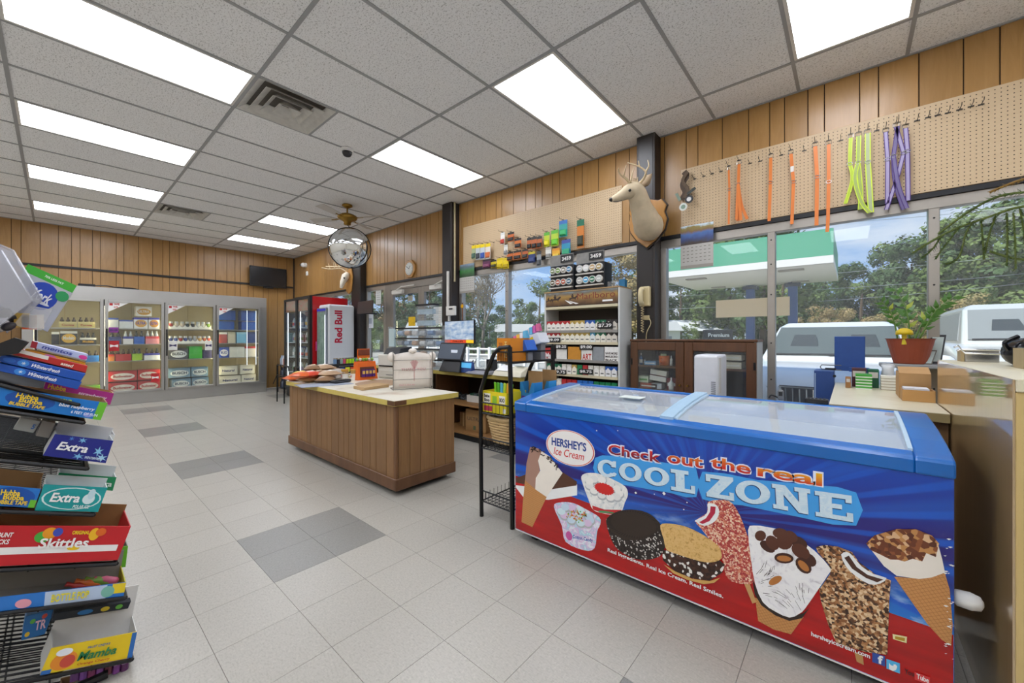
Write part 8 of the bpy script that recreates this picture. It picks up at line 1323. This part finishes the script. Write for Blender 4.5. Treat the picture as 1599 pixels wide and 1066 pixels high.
# norfolk pine
t = T('norfolk_pine', 'potted norfolk pine whose drooping branches reach in from the right edge', 'plant', (1.12, 2.5, CZ)); c = V(1.12, 2.5, CZ); MB().lathe([(.08, 0), (.11, .16), (.115, .17), (.1, .17), (.09, .14)], 18, c).build('pot', M('#7a4a30', .6), t); MB().tube([c + V(0, 0, .1), c + V(.01, 0, .6), c + V(0, .01, 1.15)], [.014, .012, .006], 7).build('trunk', M('#5a4a30', .8), t)
nd = MB(); BR = [[(1650, 265, 2.5), (1590, 282, 2.52), (1545, 300, 2.55)], [(1660, 330, 2.5), (1599, 322, 2.5), (1540, 340, 2.5), (1490, 358, 2.5), (1452, 378, 2.5), (1425, 395, 2.5)], [(1660, 300, 2.45), (1600, 300, 2.5), (1555, 308, 2.55), (1510, 332, 2.6), (1465, 365, 2.62)], [(1660, 390, 2.5), (1599, 405, 2.5), (1545, 392, 2.5)],
      [(1520, 345, 2.5), (1508, 365, 2.48), (1500, 395, 2.46), (1490, 408, 2.46), (1476, 412, 2.46)], [(1532, 342, 2.5), (1534, 370, 2.5), (1537, 405, 2.5)], [(1555, 336, 2.5), (1545, 365, 2.5), (1538, 395, 2.5)], [(1572, 332, 2.5), (1573, 370, 2.5), (1572, 415, 2.5)], [(1582, 332, 2.48), (1585, 375, 2.48), (1586, 420, 2.48)], [(1470, 368, 2.5), (1455, 390, 2.5), (1440, 402, 2.5)], [(1500, 352, 2.5), (1480, 378, 2.5), (1462, 402, 2.5)], [(1592, 325, 2.5), (1597, 352, 2.5), (1602, 390, 2.5)]]
for bi, path in enumerate(BR):
    P_ = spline([aY(x, y, Y) for x, y, Y in path], 9); MB().tube(P_, [.005 if bi < 4 else .003] * len(P_), 5).build('branch', M('#5c6a2c' if bi else '#8a6a30', .7), t)
    for i in range(len(P_) - 1):
        d = (P_[i + 1] - P_[i]); n = max(3, int(d.length / .003))
        for k in range(n):
            p = P_[i] + d * (k / n); a = rnd.uniform(0, 2 * PI); u, w_ = frame_of(d); o_ = (u * math.cos(a) + w_ * math.sin(a)); tip = p + o_ * (.022 if bi < 4 else .019) + d.normalized() * .012; sd = o_.cross(d).normalized() * .003; nd.mat(1 if bi == 0 else 0).add([p - sd, p + sd, tip], [(0, 1, 2)])
tag(nd.build('needles', [M('#3f5a24', .6, var=.3), M('#9a7a34', .6, var=.3)], t), kind='stuff')
# ================================================================ SNUFF CAN DISPENSERS ON THE RACK
for q, (px0, px1) in enumerate(((857, 893), (898, 941))):
    Y0 = CY0 + .02; x0, x1 = aY(px0, 450, Y0).x, aY(px1, 450, Y0).x; z = CZ1 + .0125; h = 40 / FPX * toPx((x0, Y0, z))[2]; w = x1 - x0; nm = ['left', 'right'][q]
    t = T('snuff_dispenser', nm + ' black dispenser of round snuff cans on top of the cigarette rack', 'dispenser', ((x0 + x1) / 2, Y0, z)); MB().box(x0, x1, Y0 + .03, Y0 + .2, z, z + h).build('case', M_BLACK, t, bevel=.004)
    for r_ in range(2): MB().box(x0 + .004, x1 - .004, Y0, Y0 + .03, z + h * (.12 + .45 * r_), z + h * (.17 + .45 * r_)).build('tray', M('#b8b4ac', .5), t)
    hd = MB().hexa([V(x0, Y0 + .025, z + h + .0005), V(x1, Y0 + .025, z + h + .0005), V(x1, Y0 + .035, z + h + .0005), V(x0, Y0 + .035, z + h + .0005)] + [V(x0, Y0 + .03, z + h * 1.42), V(x1, Y0 + .03, z + h * 1.42), V(x1, Y0 + .04, z + h * 1.42), V(x0, Y0 + .04, z + h * 1.42)]).build('header_card', M('#7c7a76', .5, var=.35, scale=18), t)
    MB().box(x0 + w * .48, x1 - w * .02, Y0 + .018, Y0 + .0235, z + h * 1.1, z + h * 1.38).build('price_plate', M_PLATE, hd); mb = MB(); letters(mb, '3459', V(x0 + w * .54, Y0 + .018, z + h * 1.16), V(x1 - w * .08, Y0 + .018, z + h * 1.16), V(0, 0, h * .15), bold=.03); mb.build('lettering', M('#d8d8d4', .5), hd)
    cc2 = [['#5a4a34', '#a84a2c', '#a84a2c', '#2a5a74', '#6a7a4a', '#6a8a3c', '#8a8478', '#3a7aa8'], ['#a8a8a4', '#3a9ac8', '#1f6a4a', '#b8bcb8', '#b0b4b8', '#d8d8d8', '#b89a68', '#a8905c']][q]
    for k in range(8):
        c = V(x0 + w * (.15 + .235 * (k % 4)), Y0 + .004, z + h * ((.36 if k < 4 else .81))); r_ = w * .115; m = MB().cyl(c, c + V(0, .024, 0), r_, n=16).mat(1).cyl(c + V(0, -.001, 0), c, r_ * .78, n=16).mat(2).box(c.x - r_ * .5, c.x + r_ * .5, c.y - .0018, c.y - .001, c.z - r_ * .16, c.z + r_ * .16)
        tag(m.build('snuff_can', [M('#d2d0ca', .4), M(cc2[k], .4), M('#ecebe6', .5)]), '%s snuff can from the left in the %s row of the %s dispenser' % (ORD[k % 4], ['lower', 'upper'][k // 4], nm), 'snuff can', 'snuff cans on the rack')
x = aY(950, 450, CY0 + .08).x; t = T('clear_tray', 'clear plastic tray with a blue pack beside the snuff dispensers', 'tray', (x, CY0 + .1, CZ1 + .0125)); MB().box(x, x + .1, CY0 + .06, CY0 + .16, CZ1 + .0125, CZ1 + .07).build('tray', M_ACRYL, t); MB().box(x + .102, x + .16, CY0 + .1, CY0 + .15, CZ1 + .0125, CZ1 + .085).build('blue_pack', M('#1f6a94', .4, var=.2), t)
# ================================================================ OUTSIDE
GZ = -.22
def ground_mat(name, a, b_, sc):
    s = NT(name); s.bc(s.mix(s.noise(s.obj(), sc, 5, .6), a, b_)); s.P(Roughness=.9); return s.m
struct(MB().box(-90, 45, YW + .12, 24, GZ - .05, GZ).build('parking_lot', ground_mat('pale_concrete', '#a9a59c', '#bdb9b0', .6)))
struct(MB().box(-90, 45, 24, 90, GZ - .06, GZ - .005).build('lawn', ground_mat('lawn', '#6c7a44', '#8a9256', .4)))
struct(MB().box(-40, 8, YW + .121, 5.0, GZ, -.02).build('sidewalk', ground_mat('sidewalk', '#b5b1a8', '#c4c0b8', 1.2)))
def at(px, depth, z=GZ): r = _ray(px, 500); return V(r.x * depth, r.y * depth, z)
# --- cars
def car(name, label, c, H, paint, glassc, topper=False):
    t = T(name, label, 'car', tuple(c)); pm = M(paint, .25, var=.02, coat=.6); X, Y0, Z = c
    def sec(y, w, z0, z1, n=5):   # rounded box section
        r = .12; pts = []
        for cx_, cz_, a0 in ((w - r, z1 - r, 0), (-w + r, z1 - r, PI / 2), (-w + r, z0 + r, PI), (w - r, z0 + r, 1.5 * PI)):
            for k in range(n): a = a0 + PI / 2 * k / (n - 1); pts.append(V(X + cx_ + r * math.cos(a), Y0 + y, Z + cz_ + r * math.sin(a)))
        return pts
    s = H / 1.62
    MB().rings([sec(0, .70, .32 * s, .78 * s), sec(.06, .82, .24 * s, .88 * s), sec(.25, .9, .2 * s, .97 * s), sec(.8, .94, .2 * s, 1.04 * s), sec(1.25, .95, .2 * s, 1.1 * s), sec(3.4, .95, .2 * s, 1.12 * s), sec(4.4, .92, .24 * s, 1.08 * s), sec(4.6, .85, .3 * s, .95 * s)]).build('body', pm, t, smooth=True)
    ca = [[V(X + sx * w, Y0 + y, Z + z * s) for sx, w, y, z in q] for q in ([(-1, .80, 1.2, 1.05), (1, .80, 1.2, 1.05), (1, .80, 4.5, 1.02), (-1, .80, 4.5, 1.02)], [(-1, .78, 1.25, 1.12), (1, .78, 1.25, 1.12), (1, .78, 4.45, 1.12), (-1, .78, 4.45, 1.12)], [(-1, .66, 2.0, 1.53), (1, .66, 2.0, 1.53), (1, .66, 4.2, 1.53), (-1, .66, 4.2, 1.53)], [(-1, .58, 2.2, 1.6), (1, .58, 2.2, 1.6), (1, .58, 4.0, 1.6), (-1, .58, 4.0, 1.6)])]
    MB().rings(ca).build('cabin', pm, t, bevel=.05, seg=3)
    gm = M(glassc, .35); f = lambda u, v: V(X + u * (.72 - .1 * v), Y0 + 1.285 + .70 * v - .012, Z + (1.125 + .395 * v) * s + .012)
    w_ = MB().prism([f(-1, .02), f(1, .02), f(1, .97), f(-1, .97)], V(0, -.012, .012)).build('windshield', gm, t); 
    for u in (-.45, .45): q = f(u, .3); MB().hexa([q + V(-.16, -.028, 0), q + V(.16, -.028, 0), q + V(.16, -.02, 0), q + V(-.16, -.02, 0), q + V(-.12, .16, .17), q + V(.12, .16, .17), q + V(.12, .168, .17), q + V(-.12, .168, .17)]).build('seat_back', M('#3a4042', .4), t)
    MB().tube([f(-.95, .03) + V(0, -.02, .01), f(.1, .05) + V(0, -.02, .01)], .012, 5).build('wiper', M_BLACK, t); MB().tube([f(-.05, .03) + V(0, -.02, .01), f(.95, .05) + V(0, -.02, .01)], .012, 5).build('wiper', M_BLACK, t)
    gr = MB().prism([V(X + a, Y0 - .012, Z + b_ * s) for a, b_ in ((-.42, .84), (.42, .84), (.36, .62), (.2, .53), (-.2, .53), (-.36, .62))], V(0, .05, 0)).build('grille', M_BLACK, t)
    for k in range(13): x = X - .37 + k * .0617; hh = .5 + .14 * abs((k - 6) / 6) ** 2; MB().tube([(x, Y0 - .03, Z + (hh + .04) * s), (x * .98 + X * .02, Y0 - .04, Z + .69 * s), (x, Y0 - .02, Z + .83 * s)], .011, 5).build('grille_bar', M_CHROME, gr)
    MB().tube([V(X + a, Y0 - .02, Z + b_ * s) for a, b_ in ((-.43, .85), (.43, .85), (.37, .61), (.2, .52), (-.2, .52), (-.37, .61), (-.43, .85))], .014, 6).build('grille_rim', M_CHROME, t)
    for sx in (-1, 1):
        MB().prism([V(X + sx * a, Y0 + y, Z + b_ * s) for a, y, b_ in ((.46, .0, .70), (.84, .14, .76), (.9, .2, .9), (.5, .04, .82))], V(0, -.035, 0)).build('headlight', M('#b8bec4', .15, .3), t); MB().sph((X + sx * 1.02, Y0 + 1.55, Z + 1.1 * s), (.11, .06, .08), 10, 7).build('mirror', pm, t, smooth=True)
        for y in (.85, 3.6): q = MB().cyl((X + sx * .78, Y0 + y, Z + .35), (X + sx * .965, Y0 + y, Z + .35), .35, n=22).build('wheel', M('#1c1c1e', .7), t); MB().cyl((X + sx * .966, Y0 + y, Z + .35), (X + sx * .972, Y0 + y, Z + .35), .22, n=16).build('hub', M_ALU, q)
        g = [V(X + sx * .775, Y0 + 1.6, Z + 1.14 * s), V(X + sx * .775, Y0 + 4.1, Z + 1.14 * s), V(X + sx * .665, Y0 + 3.95, Z + 1.5 * s), V(X + sx * .665, Y0 + 2.15, Z + 1.5 * s)]; MB().prism(g, V(sx * .006, 0, 0)).build('side_window', gm, t)
    MB().box(X - .5, X + .5, Y0 - .02, Y0 + .03, Z + .3 * s, Z + .44 * s).build('bumper_grille', M_BLACK, t); MB().box(X - .3, X + .3, Y0 + 1.95, Y0 + 1.97, Z + 1.46 * s, Z + 1.5 * s).build('mirror_strip', M_GREY, t)
    return t
car('parked_suv', 'white sport utility car parked nose-in right outside the window', V(-.17, 5.35, GZ), 1.66, '#dfe1e4', '#59625f')
car('parked_truck', 'white pickup truck with a grey-white topper parked right of the white car', V(2.0, 7.2, GZ), 1.95, '#cfd0cc', '#8c908e')
# --- petrol canopy
ZB = 4.1; cn = T('fuel_canopy', 'green and white fuel station canopy on blue posts outside', 'canopy', tuple(aZ(1170, 450, ZB)))
Pn = [aZ(1025, 436, ZB), aZ(1301.5, 410.4, ZB), aZ(1308.5, 438.5, ZB), aZ(1088, 453, ZB)]
n0, n1, f1, f0 = Pn
MB().poly([n0, n1, f1, f0]).prism([n0 + V(0, 0, .02), n1 + V(0, 0, .02), f1 + V(0, 0, .02), f0 + V(0, 0, .02)], V(0, 0, .3)).build('soffit', M('#d8d6d2', .7), cn); MB().prism([n0 + V(0, 0, .321), n1 + V(0, 0, .321), f1 + V(0, 0, .321), f0 + V(0, 0, .321)], V(0, 0, 1.05)).build('green_fascia', M('#4f9c7c', .5), cn)
for (px, py, w_) in ((1087, 435, .9), (1235, 421, .9), (1122, 448, .7), (1250, 438.5, .7)): p = aZ(px, py, ZB - .001); MB().box(p.x - w_ / 2, p.x + w_ / 2, p.y - .2, p.y + .2, ZB - .05, ZB - .002).build('canopy_lamp', M('#9a958c', .5), cn)
for px, py in ((1172, 446, ), (1238, 441)): p = aZ(px, py, ZB); MB().box(p.x - .2, p.x + .2, p.y - .2, p.y + .2, GZ, ZB - .001).build('post', M('#3c5a8c', .5), cn, bevel=.02); MB().box(p.x - .35, p.x + .35, p.y - .35, p.y + .35, ZB - .22, ZB - .06).build('post_head', M('#3a4450', .5), cn)
p = aZ(1172, 446, ZB); q = aZ(1238, 441, ZB); d = (q - p); d.z = 0; u = d.normalized(); wv = V(u.y, -u.x, 0) * .3; zt = 3.35; zb2 = 2.35
if wv.dot(p) > 0: wv = -wv
MB().hexa([p - u * 1.7 + wv + V(0, 0, zb2 - ZB), q + wv - u * .1 + V(0, 0, zb2 - ZB), q + wv * 1.1 - u * .1 + V(0, 0, zb2 - ZB), p - u * 1.7 + wv * 1.1 + V(0, 0, zb2 - ZB), p - u * 1.7 + wv + V(0, 0, zt - ZB), q + wv - u * .1 + V(0, 0, zt - ZB), q + wv * 1.1 - u * .1 + V(0, 0, zt - ZB), p - u * 1.7 + wv * 1.1 + V(0, 0, zt - ZB)]).build('beige_sign_board', M('#e6cba4', .6), cn)
# --- white shelter, pole, sign, house, fence
c = at(1116, 36); sh_ = T('white_shelter', 'white peaked carport shelter beyond the canopy', 'shelter', tuple(c)); L_ = 8.5; ux = _rt; uy = _fw
def lp(a, b_, z): return c + ux * a + uy * b_ + V(0, 0, z)
for a in (-4, -1.3, 1.3, 4):
    for b_ in (-1.5, 1.5): MB().cyl(lp(a, b_, 0), lp(a, b_, 1.0 + 1.0), .06, n=6).build('leg', M_WHITE, sh_)
MB().prism([lp(-4.2, -1.7, 2.0), lp(-4.2, 0, 3.0), lp(-4.2, 1.7, 2.0)], ux * 8.4).build('peaked_roof', M('#e4e6e8', .5), sh_)
c = at(1091, 42); t = T('utility_pole', 'slim pale utility pole behind the white shelter', 'pole', tuple(c)); MB().cyl(c, c + V(0, 0, 4.6), .12, .09, n=8).build('shaft', M('#9a9488', .8), t); MB().tube([c + V(0, 0, 4.4) - ux * .5, c + V(0, 0, 4.4) + ux * .5], .05, 5).build('crossarm', M('#8a8276', .8), t)
c = at(1122, 30); t = T('dark_road_sign', 'small dark sign board in front of the white shelter', 'sign', tuple(c)); b_ = MB().hexa([c - ux * 1.1 + V(0, 0, .9), c + ux * 1.1 + V(0, 0, .9), c + ux * 1.1 + uy * .2 + V(0, 0, .9), c - ux * 1.1 + uy * .2 + V(0, 0, .9), c - ux * 1.1 + V(0, 0, 2.0), c + ux * 1.1 + V(0, 0, 2.0), c + ux * 1.1 + uy * .2 + V(0, 0, 2.0), c - ux * 1.1 + uy * .2 + V(0, 0, 2.0)]); b_.build('board', M('#23262c', .5), t); MB().cyl(c - ux * .8 + uy * .1, c - ux * .8 + uy * .1 + V(0, 0, .9), .08, n=6).build('leg', M_GREY, t); MB().cyl(c + ux * .8 + uy * .1, c + ux * .8 + uy * .1 + V(0, 0, .9), .08, n=6).build('leg', M_GREY, t); mb = MB(); letters(mb, 'Premium', c - ux * .8 + V(0, 0, 1.45), c + ux * .8 + V(0, 0, 1.45), V(0, 0, .3), off=.02); mb.build('lettering', M('#c8ccd0', .5), t)
c = at(1350, 46); t = T('grey_roofed_house', 'low house with grey shingle roof among the trees', 'house', tuple(c))
def lq(a, b_, z): return c + ux * a + uy * b_ + V(0, 0, z)
MB().hexa([lq(-8, 0, 0), lq(8, 0, 0), lq(8, 8, 0), lq(-8, 8, 0), lq(-8, 0, 2.4), lq(8, 0, 2.4), lq(8, 8, 2.4), lq(-8, 8, 2.4)]).build('wall', M('#8a8074', .8), t); MB().hexa([lq(-9, -.8, 2.4), lq(9, -.8, 2.4), lq(9, 8.8, 2.4), lq(-9, 8.8, 2.4), lq(-8.6, 3.8, 4.9), lq(8.6, 3.8, 4.9), lq(8.6, 4.2, 4.9), lq(-8.6, 4.2, 4.9)]).build('roof', M('#8d8a86', .9, var=.15, scale=3), t); MB().hexa([lq(-5, 3, 3.6), lq(-4.2, 3, 3.6), lq(-4.2, 3.8, 3.6), lq(-5, 3.8, 3.6), lq(-5, 3, 5.4), lq(-4.2, 3, 5.4), lq(-4.2, 3.8, 5.4), lq(-5, 3.8, 5.4)]).build('chimney', M('#7a6a5c', .8), t)
for a in (-5, -1, 3, 6): MB().hexa([lq(a, -.06, .9), lq(a + 1, -.06, .9), lq(a + 1, -.01, .9), lq(a, -.01, .9), lq(a, -.06, 1.9), lq(a + 1, -.06, 1.9), lq(a + 1, -.01, 1.9), lq(a, -.01, 1.9)]).build('window', M('#3a4248', .2), t)
fe = T('white_rail_fence', 'white three-rail fence across the lot beyond the left windows', 'fence', tuple(at(760, 19)))
A_, B_2 = at(640, 21), at(880, 17); n = 14
for k in range(n + 1): q = A_.lerp(B_2, k / n); MB().box(q.x - .06, q.x + .06, q.y - .06, q.y + .06, GZ, GZ + .95).build('post', M_WHITE, fe)
for z in (.3, .58, .86): MB().tube([A_ + V(0, 0, z), B_2 + V(0, 0, z)], .05, 4).build('rail', M_WHITE, fe)
for k, (px, d, w_) in enumerate(((668, 30, 3.2), (803, 34, 3.0), (1040, 28, 2.0))):
    c = at(px, d); t = T('white_shed', ['white vehicle shed seen through the glass doors', 'small white outbuilding behind the fence', 'small white outbuilding left of the shelter'][k], 'shed', tuple(c)); h = 1.9
    MB().hexa([c - ux * w_ / 2, c + ux * w_ / 2, c + ux * w_ / 2 + uy * 2, c - ux * w_ / 2 + uy * 2] + [q + V(0, 0, h) for q in (c - ux * w_ / 2, c + ux * w_ / 2, c + ux * w_ / 2 + uy * 2, c - ux * w_ / 2 + uy * 2)]).build('wall', M('#d8d8d4', .7), t); MB().prism([c - ux * (w_ / 2 + .2) - uy * .2 + V(0, 0, h), c - ux * (w_ / 2 + .2) + uy + V(0, 0, h + .7), c - ux * (w_ / 2 + .2) + uy * 2.2 + V(0, 0, h)], ux * (w_ + .4)).build('roof', M('#b8b8b4', .7), t); MB().hexa([c - ux * .4 - uy * .04, c + ux * .4 - uy * .04, c + ux * .4 - uy * .005, c - ux * .4 - uy * .005] + [q + V(0, 0, 1.5) for q in (c - ux * .4 - uy * .04, c + ux * .4 - uy * .04, c + ux * .4 - uy * .005, c - ux * .4 - uy * .005)]).build('door', M('#7a8088', .6), t)
for k, (pa, pb, sag) in enumerate((((1030, 447), (1620, 395), .2), ((1030, 462), (1620, 425), .3), ((1030, 483), (1620, 440), .3), ((1200, 330), (1620, 302), .3), ((1200, 352), (1620, 318), .3)  )):
    d = 33; a, b_ = _ray(*pa) * d + V(0, 0, EYE), _ray(*pb) * d + V(0, 0, EYE); tag(MB().tube([a.lerp(b_, f / 12) - V(0, 0, sag * 4 * f / 12 * (1 - f / 12)) for f in range(13)], .018, 4).build('power_line', M('#9aa0a4', .5)), '%s power line from the bottom crossing in front of the trees' % ORD[k], 'power line', 'power lines')
# --- trees
LEAF = {}
def leafmat(name, a, b_, c_):
    s = NT(name); ri = s.n('ShaderNodeObjectInfo').outputs['Random']; n = s.noise(s.obj(), 9, 3); c = s.mix(n, a, b_); c = s.mix(s.math('MULTIPLY', ri, .7), c, c_); s.bc(c); s.P(Roughness=.7); s.b.inputs['Subsurface Weight'].default_value = 0; return s.m
LM_ = [leafmat('leaves_green', '#4a6428', '#7c8c44', '#5a7038'), leafmat('leaves_dark', '#34502a', '#56703a', '#3e5a38'), leafmat('leaves_autumn', '#8a7a4c', '#a89a62', '#9a7a52')]
def crown_mesh(seed, shape, n):
    r = random.Random(seed); m = MB(); cl = []
    for k in range(26):
        z = r.uniform(.2, .97); rad = {'round': .34 * math.sqrt(max(.02, 1 - ((z - .58) / .42) ** 2)), 'cone': .30 * (1.02 - z) + .03, 'bush': .52 * math.sqrt(max(.02, 1 - ((z - .45) / .55) ** 2))}[shape]; a = r.uniform(0, 2 * PI); q = rad * math.sqrt(r.random()); cl.append((V(q * math.cos(a), q * math.sin(a), z), r.uniform(.07, .13)))
    for k in range(n):
        c, rr2 = cl[k % len(cl)]; d = V(r.gauss(0, 1), r.gauss(0, 1), r.gauss(0, 1)).normalized(); p = c + d * rr2 * r.uniform(.6, 1.0); u = V(r.gauss(0, 1), r.gauss(0, 1), r.gauss(0, 1)).normalized(); w_ = d.cross(u); w_ = w_.normalized() if w_.length > .01 else V(1, 0, 0); u = w_.cross(d).normalized(); s_ = r.uniform(.010, .020); u = (u + d * r.uniform(-.6, .6)).normalized()
        m.add([p - u * s_, p + w_ * s_ * .6, p + u * s_, p - w_ * s_ * .6], [(0, 1, 2, 3)])
    return m
PRO = []
for k, (sh2, n) in enumerate((('round', 5200), ('cone', 5200), ('bush', 4200), ('round', 5200))):
    t = T('tree', 'x', 'tree', (0, 0, -50)); cm = crown_mesh(11 + k, sh2, n); cm.xf(Matrix.Translation((0, 0, -50))); tag(cm.build('crown', LM_[0], t, origin=(0, 0, -50)), kind='stuff'); MB().tube([(0, 0, -50), (.01, 0, -49.6), (0, .01, -49.2)], [.022, .016, .005], 6).build('trunk', M('#5a4c3c', .9), t); PRO.append(t)
def tree(px, depth, topy, kind, mat_i, label, wid=1.0, name='tree', cat='tree'):
    H = EYE + (HOR - topy) / FPX * depth - GZ; p = at(px, depth); r = PRO[kind].copy(); COL.objects.link(r); r.name = name; r.location = p; r.rotation_euler = (0, 0, rnd.uniform(0, 6)); r.scale = (H * wid, H * wid, H); tag(r, label, cat, 'trees and bushes outside')
    for ch in PRO[kind].children:
        c = ch.copy(); COL.objects.link(c); q = ch.matrix_parent_inverse.copy(); c.parent = r; c.matrix_parent_inverse = q
        if ch.name.startswith('crown'): c.material_slots[0].link = 'OBJECT'; c.material_slots[0].material = LM_[mat_i]
    return r
TR = [(1040, 46, 400, 0, 0), (1062, 40, 428, 3, 1), (1095, 48, 415, 0, 1), (1128, 50, 400, 3, 0), (1160, 47, 410, 1, 1), (1190, 52, 405, 0, 0), (1222, 48, 395, 3, 1), (1255, 50, 405, 0, 1), (1285, 46, 412, 3, 0), (1318, 48, 418, 1, 1), (1345, 45, 418, 0, 1), (1372, 47, 398, 1, 1), (1398, 42, 386, 1, 1), (1425, 45, 378, 3, 0), (1455, 40, 380, 0, 1), (1485, 42, 352, 3, 0), (1515, 38, 345, 0, 0), (1545, 36, 330, 3, 0), (1575, 38, 322, 0, 1), (1605, 36, 318, 3, 0), (1660, 38, 320, 0, 1), (1730, 40, 330, 3, 0), (1820, 42, 330, 0, 0), (1930, 44, 330, 3, 1),
      (1170, 34, 358, 3, 0), (1190, 33, 352, 0, 1), (1140, 36, 372, 0, 0), (860, 40, 470, 1, 1), (828, 36, 478, 1, 1), (842, 44, 440, 3, 0), (960, 40, 395, 3, 2), (985, 36, 400, 0, 2), (940, 46, 420, 0, 0), (735, 45, 455, 0, 1), (760, 50, 470, 3, 0), (790, 48, 480, 0, 1), (712, 44, 470, 3, 0), (690, 40, 440, 0, 0), (672, 38, 430, 3, 1), (650, 42, 445, 0, 0), (632, 40, 438, 3, 0), (615, 44, 450, 0, 1), (596, 40, 440, 3, 2), (575, 38, 450, 0, 0), (545, 40, 445, 3, 0), (520, 44, 452, 0, 1), (500, 42, 450, 3, 0)]
for k, (px, d, ty, kd, mi) in enumerate(TR):
    side = 'beyond the right windows' if px > 1020 else ('beyond the left windows' if px > 700 else 'beyond the glass doors'); r0 = sorted([q[0] for q in TR if (q[0] > 1020) == (px > 1020) and (q[0] > 700) == (px > 700)]); kn = {0: 'mid green', 1: 'dark green', 2: 'pale autumn'}[mi]; i = r0.index(px)
    tree(px, d, ty, kd, mi, '%s %s tree %s, %s from the left' % ('conical' if kd == 1 else 'round-crowned', kn, side, ORD[i] if i < 20 else str(i + 1) + 'th'), .8 if kd == 1 else 1.25)
BU = [(1060, 30, 508, 0), (1078, 32, 512, 0), (1108, 38, 508, 0), (1152, 34, 505, 0), (1200, 33, 507, 1), (1280, 28, 480, 2), (1300, 28, 486, 2), (1325, 30, 482, 2), (1388, 28, 490, 2), (1405, 30, 484, 0), (1480, 28, 470, 2), (1510, 30, 462, 2), (1545, 30, 475, 0), (1580, 28, 470, 0), (740, 30, 500, 1), (765, 32, 505, 1), (715, 30, 505, 0), (690, 30, 500, 0), (580, 28, 500, 0), (630, 34, 500, 1), (1022, 32, 500, 0), (785, 36, 500, 1)]
bx_ = sorted(q[0] for q in BU)
for px, d, ty, mi in BU: i = bx_.index(px); tree(px, d, ty, 2, mi, '%s bush outside, %s of the bushes counted from the left' % ({0: 'fresh green', 1: 'dark green', 2: 'russet'}[mi], ORD[i] if i < 20 else '%dth' % (i + 1)), 1.25, 'bush', 'bush')
for t in PRO:
    for ch in list(t.children): bpy.data.objects.remove(ch)
    bpy.data.objects.remove(t)
# bare tree in the left window
c = at(755, 30); bt = T('bare_tree', 'tall thinly leaved bare-branched tree in the middle of the left window', 'tree', tuple(c)); rb_ = random.Random(5); lv = MB(); bmx = MB()
def grow(p, d, l, r, n):
    q = p + d * l; bmx.tube([p, p + d * l * .5 + V(rb_.gauss(0, .05), rb_.gauss(0, .05), 0) * l * .4, q], [r, r * .85, r * .65], 5, caps=False)
    if n == 0 or n == 1:
        for k in range(4): z = q + V(rb_.gauss(0, .3), rb_.gauss(0, .3), rb_.gauss(0, .3)); u = V(rb_.gauss(0, 1), rb_.gauss(0, 1), rb_.gauss(0, 1)).normalized() * .07; lv.add([z - u, z + u.cross(V(0, 0, 1)), z + u], [(0, 1, 2)])
    if n: 
        for k in range(3): e = (d + V(rb_.gauss(0, .5), rb_.gauss(0, .5), rb_.gauss(.12, .3))).normalized(); grow(q, e, l * rb_.uniform(.62, .82), r * .62, n - 1)
grow(c, V(0, 0, 1), 2.0, .17, 6)
bmx.build('trunk_and_branches', M('#7a7268', .9), bt); tag(lv.build('sparse_leaves', LM_[2], bt), kind='stuff')
